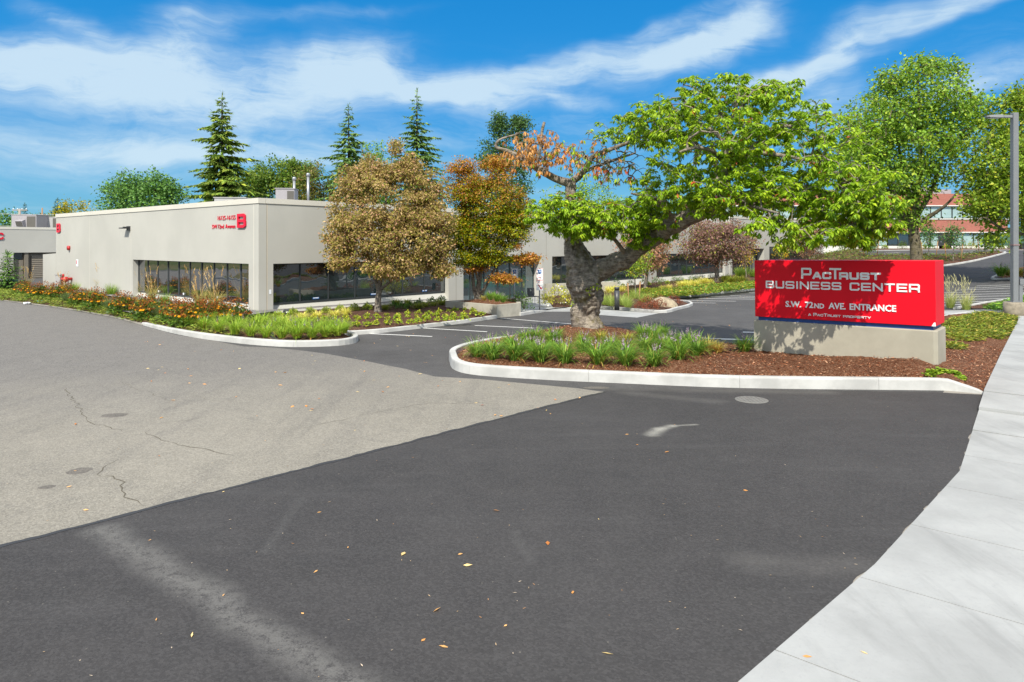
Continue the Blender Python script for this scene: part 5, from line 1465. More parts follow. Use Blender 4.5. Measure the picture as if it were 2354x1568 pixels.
# cabinets
def cabinet():
    b = GT(20, 668, .12); root = tag(empty('utility_cabinet', b, .1), 'dark green utility cabinet with sloping lid at the end of the flower bed', 'cabinet')
    w, h = 34/F*b.y, 24/F*b.y
    m = MB(); m.box((-w/2, -.0, 0), (w/2, .9, h*.8), bev=.02); m.build('body', M_GREENBOX, root)
    m = MB(); vs = [(-w/2-.05, -.06, h*.802), (w/2+.05, -.06, h*.802), (w/2+.05, .95, h*.802), (-w/2-.05, .95, h*.802), (-w/2-.05, -.06, h*.9), (w/2+.05, -.06, h*.9), (w/2+.03, .9, h), (-w/2-.03, .9, h)]
    m.add(vs, [(0, 3, 2, 1), (4, 5, 6, 7), (0, 1, 5, 4), (1, 2, 6, 5), (2, 3, 7, 6), (3, 0, 4, 7)]); m.build('lid', M_GREENBOX, root)
    m = MB(); m.box((-.02, -.015, .1), (.02, -.002, h*.75)); m.build('door_seam', M_BLACK, root)
cabinet()
b = D(131, 655, 46.2); m = MB(); m.box((0, 0, 0), (.34, .3, 1.12), bev=.02); m.box((-.03, -.03, 1.122), (.37, .33, 1.17)); o = m.build('meter_box', M_HVACL); o.location = (b.x, 46.0, .1); tag(o, 'pale grey meter box beneath the red hose connection', 'meter box')
b = surf(665, 722, .3); m = MB(); m.box((-.25, -.12, 0), (.25, .12, .2), bev=.05); o = m.build('bait_box', M_BLACK); o.location = b; tag(o, 'small black box lying on the gravel below the dark window', 'box')
m = MB(); m.box((-.1, -.124, .06), (.05, -.121, .12)); m.build('label_plate', M_STICK, o)
# boulder on the small island
p = GT(C5b(1590, 1215)[0], C5b(1590, 1215)[1], .2); m = MB(); n = 18
vs, fs = [], []
for i in range(9):
    for k in range(n):
        th, ph = PI*i/8*.55, 2*PI*k/n; v = Vector((math.sin(th)*math.cos(ph)*.9, math.sin(th)*math.sin(ph)*.62, math.cos(th)*.6-.12)); v *= 1+.22*mnoise.noise(v*1.7); vs.append(v)
for i in range(8):
    for k in range(n): fs.append((i*n+k, (i+1)*n+k, (i+1)*n+(k+1) % n, i*n+(k+1) % n))
m.add(vs, fs, 0, True); o = m.build('boulder', M_STONE); o.location = (p.x, p.y, p.z-.05); o.rotation_euler = (0, 0, .3); tag(o, 'rounded tan boulder among red barberry bushes', 'boulder')
# bench in front of the brick block
p = GT(C7b(1750, 935)[0], 573.5); root = tag(empty('bench', (p.x, 97.6, ztf(p.x, 97.6)+.1)), 'dark bench in front of the brick office block', 'bench')
m = MB(); m.box((-2.2, -.3, .75), (2.2, .3, .85)); m.build('seat', M_BLACK, root)
for x in (-1.7, 1.7):
    m = MB(); m.box((x-.15, -.25, 0), (x+.15, .25, .749)); m.build('leg', M_BLACK, root)
# service poles and wires behind the neighbouring building
pl = []
for px, top, Y, l in ((45.5, 480, 150, 'pale utility pole carrying crossarms and wires above the neighbouring roof'), (97, 478, 165, 'slim brown utility pole in front of the distant trees')):
    b = D(px, 560, Y); H = CAMH+(HOR-top)/F*Y
    root = tag(empty('utility_pole', (b.x, Y, 0)), l, 'utility pole')
    m = MB(); m.tube([(0, 0, -.5), (0, 0, H)], [.32 if px < 60 else .2, .25 if px < 60 else .14], 8); m.build('pole', M_POLEW if px < 60 else M_WOODST, root)
    if px < 60:
        for z in (H-.4, H-3.2):
            m = MB(); m.box((-1.6, -.1, z), (1.6, .1, z+.22)); a = m.build('crossarm', M_POLEW, root)
            m = MB()
            for x in (-1.4, -.5, .5, 1.4): m.lathe([(.09, z+.222), (.09, z+.5)], 6, c=(x, 0, 0))
            m.build('insulator', M_STICK, a)
    pl.append((b.x, Y, H))
for k, (z, zz, sag) in enumerate(((-.1, 1.0, 1.2), (-2.9, -1.0, 1.8), (-4.0, -2.2, 2.2))):
    x, Y, H = pl[0]; A_, B_ = Vector((x-70, 140, H+z+.5)), Vector((x+75, 185, H+zz-2))
    pts = []
    for j in range(25):
        s = j/24
        q = A_+(B_-A_)*s; c = abs(s-.48)*2; q.z -= sag*(4*s*(1-s))*.5; pts.append(q)
    m = MB(); m.tube(pts, .055, 4); tag(m.build('overhead_wire', M_WIRE), ('highest', 'middle', 'lowest')[k]+' overhead wire crossing the sky above the neighbouring roof', 'wire')
# ---------------------------------------------------------------- the old cherry
def cherry():
    rng = np.random.default_rng(11)
    bz = isl_h(*TRK); B = Vector((TRK[0], TRK[1], bz))
    root = tag(empty('cherry_tree', B), 'old gnarled cherry tree with leaning limb and broad bright green crown', 'tree')
    o = np.array(B)
    def px(l): return [(*D(a, b, y), r) for a, b, y, r in l]
    k = 23.0/1600
    trunk = [(1349, 772, 23.0, .54), (1349, 740, 23.0, .50), (1347, 700, 23.0, .485), (1345, 668, 23, .50), (1343, 640, 22.95, .51), (1337, 615, 22.95, .47), (1325, 588, 23, .37), (1316, 560, 23.05, .30), (1312, 530, 23.1, .23), (1310, 500, 23.1, .2), (1310, 474, 23.1, .18), (1312, 440, 23.1, .17), (1311, 418, 23.1, .165)]
    limb = [(1345, 640, 22.95, .38), (1375, 622, 22.85, .33), (1400, 611, 22.7, .305), (1440, 592, 22.4, .30), (1467, 568, 22.1, .285), (1507, 543, 21.6, .265), (1553, 513, 21.0, .27), (1612, 487, 20.3, .23), (1653, 467, 19.8, .2), (1665, 440, 19.6, .165), (1668, 400, 19.5, .15), (1672, 345, 19.4, .12), (1675, 300, 19.4, .08), (1690, 250, 19.3, .05), (1700, 205, 19.3, .025)]
    P = [px(trunk), px(limb)]
    P += [px(l) for l in (
        [(1311, 422, 23.1, .15), (1271, 408, 23.0, .125), (1233, 385, 22.9, .11), (1200, 364, 22.8, .09), (1169, 349, 22.7, .075), (1140, 338, 22.6, .05), (1151, 320, 22.5, .035), (1194, 308, 22.3, .02)],
        [(1311, 420, 23.1, .13), (1341, 395, 22.9, .1), (1361, 362, 22.6, .085), (1412, 340, 22.2, .06), (1470, 318, 21.8, .04), (1520, 290, 21.5, .02)],
        [(1341, 395, 22.9, .07), (1400, 372, 22.8, .05), (1460, 352, 22.7, .03)],
        [(1233, 385, 22.9, .05), (1243, 330, 22.8, .045), (1246, 300, 22.8, .05), (1251, 281, 22.8, .045)],
        [(1612, 487, 20.3, .15), (1635, 445, 20.1, .13), (1648, 418, 20, .1), (1640, 370, 20.2, .07), (1600, 330, 20.4, .05), (1550, 300, 20.6, .035), (1500, 280, 20.8, .02)],
        [(1653, 467, 19.8, .14), (1700, 452, 19.2, .11), (1770, 438, 18.6, .085), (1850, 432, 18, .06), (1930, 450, 17.4, .04), (1990, 480, 17.0, .02)],
        [(1672, 340, 19.4, .09), (1740, 310, 19.1, .07), (1800, 290, 18.8, .05), (1850, 300, 18.5, .03), (1880, 330, 18.3, .02)],
        [(1672, 345, 19.4, .08), (1730, 350, 18.6, .07), (1810, 360, 17.8, .05), (1890, 380, 17.2, .035), (1950, 420, 16.8, .02)],
        [(1668, 380, 19.5, .08), (1640, 350, 18.8, .06), (1600, 340, 18.0, .045), (1560, 350, 17.4, .025)],
        [(1672, 330, 19.4, .07), (1620, 290, 20, .05), (1560, 260, 20.6, .035), (1540, 235, 20.8, .02)],
        [(1675, 300, 19.4, .06), (1640, 240, 19.6, .04), (1600, 205, 19.8, .025), (1570, 195, 20, .015)],
        [(1690, 260, 19.3, .04), (1740, 215, 19.1, .03), (1790, 205, 18.9, .015)],
        [(1440, 592, 22.4, .09), (1420, 560, 21.8, .06), (1390, 530, 21.3, .045), (1340, 500, 21.1, .03), (1280, 490, 21, .018)],
        [(1553, 513, 21, .09), (1530, 480, 20.4, .06), (1500, 455, 20.0, .045), (1450, 445, 19.8, .025)],
        [(1507, 543, 21.6, .07), (1480, 520, 22.4, .05), (1430, 500, 23.2, .03)],
        [(1700, 452, 19.2, .08), (1720, 470, 18.2, .05), (1750, 480, 17.2, .035), (1790, 490, 16.5, .02)],
    )]
    # targets: clouds of twig ends, by photo position and depth
    T, kind = [], []
    def cloud(cx, cy, Y, rx, ry, ryd, n, sh=.35, kd=0):
        c = D(cx, cy, Y); s = Y/F; t = ell(rng, c, (rx*s, ryd, ry*s), n, sh); T.append(t); kind.extend([kd]*n)
    cloud(1660, 300, 19.6, 215, 112, 3.2, 430); cloud(1800, 350, 18.6, 190, 110, 2.9, 290); cloud(1880, 440, 17.6, 165, 100, 2.5, 250)
    cloud(1540, 280, 20.9, 150, 52, 2.2, 135); cloud(1470, 300, 21.6, 120, 40, 1.6, 70); cloud(1400, 500, 21.8, 175, 48, 2.0, 380); cloud(1290, 485, 21.6, 90, 48, 1.6, 150); cloud(1340, 525, 21.4, 90, 26, 1.0, 90)
    cloud(1560, 440, 20.4, 120, 65, 2.4, 190); cloud(1950, 480, 17.0, 110, 70, 1.9, 155); cloud(1700, 450, 18.8, 160, 60, 2.6, 200); cloud(1640, 200, 19.6, 110, 26, 1.6, 50); cloud(1780, 215, 19, 70, 28, 1.4, 40)
    cloud(2000, 480, 16.6, 60, 55, 1.2, 60); cloud(1490, 540, 21.6, 70, 28, 1.0, 45); cloud(1760, 520, 16.9, 70, 36, 1.0, 26); cloud(1880, 535, 16.6, 80, 26, 1.0, 40); cloud(1960, 545, 16.8, 60, 26, .9, 26); cloud(2025, 520, 16.6, 35, 30, .8, 18); cloud(1800, 560, 17.2, 50, 14, .7, 10)
    cloud(1240, 350, 22.6, 105, 50, 1.7, 135, .2, 1); cloud(1350, 365, 22.4, 90, 50, 1.6, 80, .2, 2); cloud(1430, 400, 22.2, 70, 45, 1.4, 60, .2, 3)
    cloud(1405, 385, 22.3, 85, 52, 1.5, 110, .1, 4); cloud(1260, 350, 22.6, 105, 48, 1.5, 60, .1, 4)
    T = np.concatenate(T)-o; kind = np.array(kind)
    P = rel(P, o)
    N, par, R, ends, n0 = grow(P, T, rng, .3, .16, .07, .0062, .43, .0)
    # trunk skin: rings displaced into burls, fluting and flaking bark
    mb = MB()
    tp = [Vector(p[:3]) for p in P[0]]; tr = [p[3] for p in P[0]]
    tp, tr = smooth_poly(tp, tr, 12)
    lp, lr = smooth_poly([Vector(p[:3]) for p in P[1]], [p[3] for p in P[1]], 8)
    burl = [((D(1362, 672, 22.4)), .34, .30), ((D(1352, 640, 22.45)), .3, .18), ((D(1310, 612, 22.6)), .3, .22), (D(1378, 640, 22.6), .22, .14), (D(1300, 690, 22.8), .18, .16), (D(1330, 690, 22.3), .12, -.03), (D(1340, 610, 22.4), .25, .12), (D(1385, 600, 22.5), .2, .12), (D(1308, 640, 22.6), .2, .1), (D(1362, 700, 22.5), .14, -.07)]
    burl = [(Vector(c)-B, s, a) for c, s, a in burl]
    def skin(pts, rr, n, amp):
        vs, fs = [], []; up = Vector((1, 0, 0))
        for i, p in enumerate(pts):
            d = (pts[min(i+1, len(pts)-1)]-pts[max(i-1, 0)]).normalized(); up = (up-d*up.dot(d)).normalized(); w = d.cross(up)
            for k in range(n):
                a = 2*PI*k/n; q = up*math.cos(a)+w*math.sin(a); r = rr[i]
                v = p+q*r
                h = max(0, .55-(v.z))              # root flare near the ground
                fl = (.10*math.cos(5*a+1)+.07*math.cos(3*a+2.2))*max(0, 1-v.z/1.0)**2*r
                ds = amp*r*(.32*mnoise.noise(v*1.6)+.22*mnoise.noise(Vector((v.x*3, v.y*3, v.z*2)))+.12*mnoise.noise(v*8)+.06*mnoise.noise(v*19))
                ds += .05*amp*r*math.sin(9*a+3*mnoise.noise(v*1.2))*min(1, max(0, v.z))
                v = v+q*(ds+fl+.12*r*h*h*2)
                for c, s, am in burl:
                    e = (v-c).length_squared/(s*s)
                    if e < 6: v = v+q*am*.62*math.exp(-e)*(1+.6*mnoise.noise(v*6))
                vs.append(v)
        for i in range(len(pts)-1):
            for k in range(n): fs.append((i*n+k, i*n+(k+1) % n, (i+1)*n+(k+1) % n, (i+1)*n+k))
        mb.add(vs, fs, 0, True)
    skin(tp, tr, 72, 1.0); skin(lp, lr, 40, .8)
    for poly in P[2:]:
        a, b = smooth_poly([Vector(p[:3]) for p in poly], [p[3] for p in poly], 6); skin(a, b, 12, .5)
    ii = np.arange(len(N)); kp = (par >= 0) & (ii >= n0); ii = ii[kp]
    V1, Q1 = frusta(N[par[ii]], N[ii], np.minimum(R[par[ii]], R[ii]*1.5), R[ii], 5)
    tv = np.array(mb.v, float); tq = np.array(mb.f)
    me = np_mesh('trunk', np.concatenate([tv, V1]), quads=np.concatenate([tq, Q1+len(tv)]), mats=[M_BARKC], smooth=True)
    link(bpy.data.objects.new('trunk', me), root)
    # leaves hang in fans from the twig ends
    pos, ax, col, LL = [], [], [], []
    gre = [(.13, .25, .014), (.18, .31, .018), (.10, .215, .012), (.23, .36, .022), (.07, .16, .01)]; ora = [(.31, .19, .065), (.26, .145, .045), (.34, .225, .09), (.2, .1, .03)]; red = [(.27, .06, .03), (.3, .1, .045)]
    for e, kd in zip(ends, kind):
        if not e or kd == 4: continue
        e2 = e[len(e)//3:] if kd != 3 else e[-1:]
        nl = int(rng.integers(18, 28)) if kd == 0 else (int(rng.integers(5, 11)) if kd == 1 else int(rng.integers(2, 7)))
        if kd == 3 and rng.uniform() < .6: continue
        k = 0
        while k < nl:
            q = e2[-1] if rng.uniform() < .45 else e2[rng.integers(len(e2))]; p = N[q]
            m = int(rng.integers(3, 6)); a0 = rng.uniform(0, 2*PI); br = N[q]-N[par[q]]; br = br/max(np.linalg.norm(br), 1e-6)
            if kd == 0: c = gre[rng.choice(5, p=[.34, .28, .2, .1, .08])]
            elif kd == 1: c = ora[rng.integers(4)] if rng.uniform() < .96 else gre[0]
            elif kd == 2: c = (ora+red+gre)[rng.integers(11)]
            else: c = (red+ora+gre)[rng.integers(11)]
            if kd == 0 and rng.uniform() < .008: c = red[rng.integers(2)]
            for j in range(m):
                a = a0+2.4*j; dr = (.55 if kd == 0 else 1.6)*rng.uniform(.5, 1.4)
                v = np.array([math.cos(a), math.sin(a), -dr])+br*.5
                pos.append(p+rng.normal(size=3)*.025+v*.02); ax.append(v); col.append(np.array(c)*rng.uniform(.75, 1.25)); LL.append(rng.uniform(.105, .175))
            k += m
    for (x, y, yy) in ((1362, 662, 22.25), (1352, 668, 22.3), (1368, 658, 22.3), (1312, 700, 22.6)):
        for j in range(10 if y < 690 else 5):
            p = np.array(D(x, y, yy))-o; v = rng.normal(size=3)+np.array([0, -.6, .3]); pos.append(p+rng.normal(size=3)*.05); ax.append(v); col.append(np.array(gre[1])); LL.append(.13)
    pos, ax, col, LL = np.array(pos), np.array(ax), np.array(col), np.array(LL)
    up = nrm(np.array([[0, 0, 1.0]])+nrm(ax)*np.array([[1, 1, 0]])*.6+rng.normal(size=pos.shape)*.3)
    leaf_obj('crown', [leaves(pos, ax, up, LL, LL*.46, col, .22, .16, .42)], M_LEAF, root)
    print('cherry leaves', len(pos), 'targets', len(T))
cherry()

# ---------------------------------------------------------------- small trees along the building
def at(px, py, Y): return np.array(D(px, py, Y))
def clouds(rng, spec):
    out = []
    for cx, cy, Y, rx, ry, rd, n, sh in spec:
        s = Y/F; out.append(ell(rng, D(cx, cy, Y), (rx*s, rd, ry*s), n, sh))
    return np.concatenate(out)
rng = np.random.default_rng(21)
b1 = surf(868, 716, .3); Yd = b1.y
def pp(l): return [(*D(a, b, y), r) for a, b, y, r in l]
polys = [pp([(868, 718, Yd, .17), (869, 690, Yd, .135), (871, 668, Yd, .12), (874, 640, Yd, .1), (876, 590, Yd, .085), (880, 520, Yd, .06), (890, 440, Yd, .03), (905, 330, Yd, .01)]),
         pp([(870, 668, Yd, .1), (862, 640, Yd-.1, .08), (850, 600, Yd-.4, .06), (830, 540, Yd-.8, .04), (800, 480, Yd-1, .02)]),
         pp([(871, 668, Yd, .08), (900, 645, Yd-.2, .06), (935, 620, Yd-.4, .045), (975, 590, Yd-.6, .03), (1010, 560, Yd-.6, .015)]),
         pp([(874, 640, Yd, .07), (888, 600, Yd+.3, .055), (920, 540, Yd+.6, .04), (960, 470, Yd+.7, .02)]),
         pp([(876, 590, Yd, .06), (850, 540, Yd+.5, .04), (810, 500, Yd+.8, .02)])]
T = clouds(rng, [(895, 475, Yd, 122, 90, 2.4, 190, .35), (800, 520, Yd-.3, 55, 26, 1.2, 60, .3), (985, 505, Yd-.6, 60, 28, 1.2, 60, .3), (860, 400, Yd-.2, 60, 30, 1.2, 50, .3), (940, 400, Yd, 50, 34, 1.2, 45, .3), (780, 605, Yd-.8, 34, 14, .8, 28, .3), (1010, 620, Yd-.5, 34, 22, .8, 30, .3), (850, 540, Yd-.6, 90, 70, 1.9, 150, .35), (950, 550, Yd-.5, 85, 75, 1.9, 170, .35), (905, 610, Yd-.8, 90, 28, 1.5, 80, .4), (790, 570, Yd-.5, 40, 35, 1.0, 45, .3), (1000, 560, Yd-.4, 38, 60, 1.0, 70, .3), (880, 395, Yd, 70, 32, 1.3, 36, .2), (845, 372, Yd, 22, 18, .5, 10, .2), (935, 375, Yd, 26, 20, .6, 14, .2), (765, 545, Yd-.5, 20, 12, .5, 10, .2), (1025, 520, Yd-.4, 22, 16, .5, 14, .2), (770, 480, Yd, 22, 50, .7, 12, .2), (912, 340, Yd, 14, 28, .4, 10, .2), (820, 420, Yd, 50, 40, 1.2, 50, .3), (985, 450, Yd, 40, 60, 1.2, 60, .3)])
def dogcol(rng, P):
    n = len(P); c = pal(rng, n, [(.27, .205, .085), (.215, .165, .055), (.17, .16, .035), (.34, .25, .14), (.14, .16, .025), (.31, .18, .12)], [.28, .22, .18, .14, .1, .08], .25); return c
broadleaf('dogwood_tree', 'brown autumn-leaved tree standing before the dark street window', 'tree', b1, polys, T, dict(n=50, spread=.14, L=.115, W=.07, drop=.35, pal=[(.2, .1, .05)], flat=.6, droop=.3, tumble=.7), M_BARK, 22, None, M_LEAFDRY, .35, .05, .0075, .45, dogcol)
b2 = Vector(D(1097, 690, 33.6)); Ym = b2.y; b2.z = ztop
polys = [pp([(1097, 694, Ym, .19), (1097, 676, Ym, .16), (1101, 650, Ym, .12), (1108, 600, Ym, .085), (1120, 520, Ym, .05), (1130, 440, Ym, .02)]),
         pp([(1094, 682, Ym, .11), (1088, 655, Ym-.1, .085), (1085, 610, Ym, .07), (1075, 550, Ym+.2, .045), (1060, 470, Ym+.3, .02)]),
         pp([(1102, 682, Ym, .1), (1118, 655, Ym-.2, .07), (1138, 615, Ym-.4, .05), (1160, 570, Ym-.6, .03), (1190, 540, Ym-.7, .012)]),
         pp([(1101, 650, Ym, .07), (1080, 590, Ym-.8, .04), (1060, 550, Ym-1, .02)]), pp([(1138, 615, Ym-.4, .04), (1170, 600, Ym-.5, .025), (1210, 592, Ym-.6, .01)]), pp([(1140, 618, Ym-.4, .03), (1150, 630, Ym-1, .02), (1160, 640, Ym-1.2, .01)])]
T = clouds(rng, [(1130, 470, Ym, 85, 85, 2.0, 260, .35), (1075, 440, Ym+.3, 60, 60, 1.6, 130, .3), (1130, 540, Ym-.3, 95, 45, 1.9, 190, .35), (1060, 540, Ym, 45, 60, 1.4, 110, .35), (1180, 510, Ym-.4, 40, 40, 1.1, 80, .3), (1205, 597, Ym-.6, 36, 14, .6, 34, .2), (1160, 642, Ym-1.1, 30, 11, .5, 30, .2), (1140, 375, Ym+.2, 45, 25, .8, 40, .2), (1060, 385, Ym+.3, 40, 25, .8, 30, .2), (1085, 600, Ym-.6, 45, 28, 1.0, 60, .3), (1130, 590, Ym-.6, 35, 22, .9, 45, .3)])
def mapcol(rng, P):
    n = len(P); z = P[:, 2]; hot = np.clip((z-3.4)/3.8, 0, 1)*.6+.1
    tipd = ((P[:, 0] > D(1180, 600, Ym).x)) & (z < 3.3); low = (z < 2.2); hot = np.where(tipd | low, .95, hot)+rng.normal(size=n)*.18
    g = pal(rng, n, [(.11, .17, .006), (.17, .21, .008), (.06, .12, .006), (.22, .2, .008)], None, .25); r = pal(rng, n, [(.29, .17, .04), (.25, .155, .028), (.3, .15, .06), (.2, .16, .015)], None, .25)
    k = (hot > .5)[:, None]; return np.where(k, r, g)
broadleaf('maple_tree', 'multi-stemmed small maple turning orange, growing in the concrete planter', 'tree', b2, polys, T, dict(n=60, spread=.19, L=.095, W=.075, drop=.15, pal=None, flat=.32, droop=.2, tumble=.3), M_BARK, 23, None, M_LEAF, .35, .08, .006, .45, mapcol)
# staked sapling, dogwoods and others further along
def simpletree(name, label, px, pyb, pyt, Y, rx, nT, leaf, bark, seed, top_r=None, zb=None, rt=.1, group=None, forks=5, lm=None, colf=None, c0=.35, cat='tree', sh=.3, extra=None):
    rg = np.random.default_rng(seed); b = Vector(D(px, pyb, Y)); top = D(px, pyt, Y).z; r = rx*Y/F
    if zb is not None: b.z = zb
    polys = std_tree(b, top-(top-b.z)*.1, r, None, (rg.uniform(-.1, .1)*r, rg.uniform(-.1, .1)*r), rt, forks, seed, c0)
    zc = b.z+(top-b.z)*(c0*.75+1)/2; rz = (top-zc)
    T = ell(rg, (b.x, b.y, zc), (r, min(r, 4), rz), nT, sh)
    if extra is not None: T = np.concatenate([T]+[ell(rg, D(x, y, Y), (a*Y/F, a*Y/F*.7, c*Y/F), n, .25) for x, y, a, c, n in extra])
    return broadleaf(name, label, cat, b, polys, T, leaf, bark, seed, group, lm, max(.35, r*.12), .06, .006+rt*.02, .45, colf)
pinkb = dict(n=30, spread=.24, L=.16, W=.095, drop=.3, flat=.6, droop=.3, tumble=.7, pal=[(.26, .15, .10), (.2, .115, .075), (.32, .2, .14), (.14, .13, .035), (.25, .12, .09)], wt=[.32, .25, .15, .15, .13])
plum = dict(n=30, spread=.26, L=.17, W=.1, drop=.3, flat=.6, droop=.3, tumble=.7, pal=[(.17, .095, .085), (.13, .075, .06), (.24, .15, .14), (.13, .13, .03), (.2, .2, .04)], wt=[.35, .27, .18, .12, .08])
greenl = dict(n=26, spread=.16, L=.11, W=.08, drop=.3, flat=.7, droop=.2, tumble=.6, pal=[(.12, .24, .03), (.18, .3, .04), (.08, .18, .02), (.25, .28, .03)])
bz = GT(1490, 668, .25)
simpletree('dogwood_tree', 'pinkish brown tree behind the wooden stakes before the second dark window', 1482, 668, 520, bz.y, 62, 230, pinkb, M_BARK, 31, zb=bz.z, rt=.13, lm=M_LEAFDRY)
bs = GT(1460, 686, .2)
simpletree('sapling', 'young staked sapling with fresh green leaves behind the bollard', 1461, 686, 560, bs.y, 36, 75, greenl, M_BARK, 32, zb=bs.z, rt=.05, forks=4, c0=.45, cat='sapling')
for k, (x, y0, y1) in enumerate(((C5b(965, 1170)[0], C5b(985, 1170)[1], C5b(960, 820)[1]), (C5b(1150, 1170)[0], C5b(1150, 1170)[1], C5b(1160, 795)[1]))):
    p = GT(x, y0, .2); h = (y0-y1)/F*p.y; m = MB(); m.tube([(0, 0, -.2), (.0, 0, h)], .035, 6); o = m.build('wooden_stake', M_WOODST); o.location = p; o.rotation_euler = (.0, -.05+.1*k, 0)
    tag(o, ('brown wooden stake between the bollard and the sapling stem', 'brown wooden stake on the boulder side of the sapling')[k], 'stake')
bp = GT(1647, 648, .25)
simpletree('plum_tree', 'round purple-brown tree beside the third dark window', 1648, 648, 498, bp.y, 92, 420, plum, M_BARK, 33, zb=bp.z, rt=.2, lm=M_LEAFDRY, c0=.3)
by = GT(1722, 655, .5)
simpletree('sapling', 'slim yellow-green sapling behind the upper corner of the red sign', 1716, 652, 535, 62, 24, 60, dict(n=14, spread=.2, L=.14, W=.07, drop=.5, flat=.8, droop=.3, tumble=.6, pal=[(.3, .26, .02), (.2, .25, .02), (.34, .24, .02)]), M_BARK, 34, rt=.05, forks=4, c0=.4, cat='sapling')
simpletree('dogwood_tree', 'thin greyish brown tree at the far end of the beige building', 1858, 640, 505, 74, 45, 150, pinkb, M_BARK, 35, rt=.1, lm=M_LEAFDRY)
simpletree('sapling', 'small yellowing sapling before the farther glazed entrance', 1796, 620, 546, 72, 17, 45, dict(n=14, spread=.2, L=.16, W=.08, drop=.5, flat=.8, droop=.3, tumble=.6, pal=[(.36, .27, .02), (.2, .25, .03), (.1, .2, .03)]), M_BARK, 36, rt=.04, forks=4, cat='sapling')
# ---------------------------------------------------------------- large maples on the street side
big = dict(n=27, spread=.42, L=.28, W=.2, drop=.25, flat=.7, droop=.2, tumble=.6, pal=[(.12, .25, .03), (.17, .31, .04), (.085, .19, .025), (.22, .32, .04), (.065, .14, .02)], wt=[.32, .25, .22, .1, .11])
Yb = 60.0; bb = Vector(D(2105, 640, Yb)); bb.z = ztf(bb.x, bb.y)
polys = [pp([(2107, 645, Yb, .62), (2106, 600, Yb, .5), (2103, 560, Yb, .44), (2098, 520, Yb, .42), (2096, 500, Yb, .38), (2108, 440, Yb, .26), (2115, 360, Yb, .18), (2112, 280, Yb, .1), (2110, 170, Yb, .04)]),
         pp([(2098, 515, Yb, .3), (2075, 490, Yb, .24), (2050, 440, Yb-.5, .17), (2020, 370, Yb-1, .11), (1985, 300, Yb-1.5, .05)]),
         pp([(2100, 510, Yb, .28), (2090, 450, Yb+.5, .2), (2072, 380, Yb+1, .13), (2060, 290, Yb+1, .06), (2050, 215, Yb+1, .03)]),
         pp([(2104, 500, Yb, .24), (2140, 440, Yb-.5, .17), (2165, 360, Yb-1, .12), (2190, 280, Yb-1.5, .06), (2200, 200, Yb-1.5, .03)]),
         pp([(2100, 520, Yb, .22), (2140, 495, Yb-1, .17), (2175, 470, Yb-2, .11), (2215, 425, Yb-3, .06)]),
         pp([(2108, 440, Yb, .16), (2120, 380, Yb+2, .12), (2150, 320, Yb+3, .06)]), pp([(2050, 440, Yb-.5, .1), (2000, 420, Yb-2, .07), (1955, 390, Yb-3, .03)]), pp([(2165, 360, Yb-1, .08), (2215, 320, Yb-2, .05), (2250, 270, Yb-2, .02)])]
rg = np.random.default_rng(41)
T = clouds(rg, [(2110, 215, Yb, 95, 70, 4.5, 160, .3), (2020, 290, Yb, 100, 80, 4.5, 170, .3), (2190, 280, Yb, 80, 75, 4, 130, .3), (2090, 350, Yb, 140, 80, 5, 200, .3), (1970, 370, Yb-1, 65, 75, 3.5, 95, .3), (2070, 415, Yb, 105, 48, 4.5, 110, .3), (2095, 490, Yb, 40, 35, 2, 34, .3), (1990, 430, Yb, 60, 45, 3, 40, .3), (2240, 250, Yb, 35, 40, 2, 26, .3), (2110, 150, Yb, 40, 20, 2, 22, .2), (2050, 180, Yb, 40, 25, 2, 25, .2), (2175, 155, Yb, 35, 22, 2, 22, .2)])
broadleaf('maple_tree', 'tallest green maple rising directly behind the red sign', 'tree', bb, polys, T, big, M_BARKM, 42, None, None, .9, .05, .014, .45, None, .25)
Y2 = 56.0; bb = Vector(D(2352, 640, Y2)); bb.z = ztf(bb.x, bb.y)
polys = [pp([(2372, 640, Y2, .6), (2370, 580, Y2, .5), (2366, 520, Y2, .42), (2355, 430, Y2, .28), (2345, 340, Y2, .16), (2350, 230, Y2, .05)]),
         pp([(2366, 520, Y2, .24), (2330, 470, Y2-1, .17), (2290, 400, Y2-1.5, .1), (2270, 320, Y2-2, .04)]), pp([(2366, 540, Y2, .18), (2310, 530, Y2-2, .11), (2260, 500, Y2-3, .05), (2240, 520, Y2-3, .03)]),
         pp([(2360, 470, Y2, .22), (2400, 400, Y2, .15), (2430, 310, Y2, .06)]), pp([(2355, 430, Y2, .16), (2320, 360, Y2+2, .1), (2310, 280, Y2+2, .04)])]
T = clouds(rg, [(2350, 290, Y2, 80, 90, 4, 150, .3), (2290, 380, Y2-1, 75, 85, 4, 170, .3), (2280, 468, Y2-2, 58, 50, 3, 100, .3), (2340, 450, Y2-1, 80, 80, 4, 140, .3), (2430, 370, Y2, 70, 120, 4, 80, .3), (2290, 545, Y2-2, 28, 22, 2, 14, .3), (2350, 225, Y2, 45, 30, 2, 40, .3), (2400, 520, Y2, 60, 50, 3, 50, .3)])
yg = dict(big); yg['pal'] = [(.14, .25, .025), (.19, .30, .035), (.095, .19, .02), (.25, .31, .04), (.07, .14, .02)]
broadleaf('maple_tree', 'yellowish green maple reaching in from behind the parking lamp', 'tree', bb, polys, T, yg, M_BARKM, 43, None, None, .9, .05, .014, .45, None, .25)
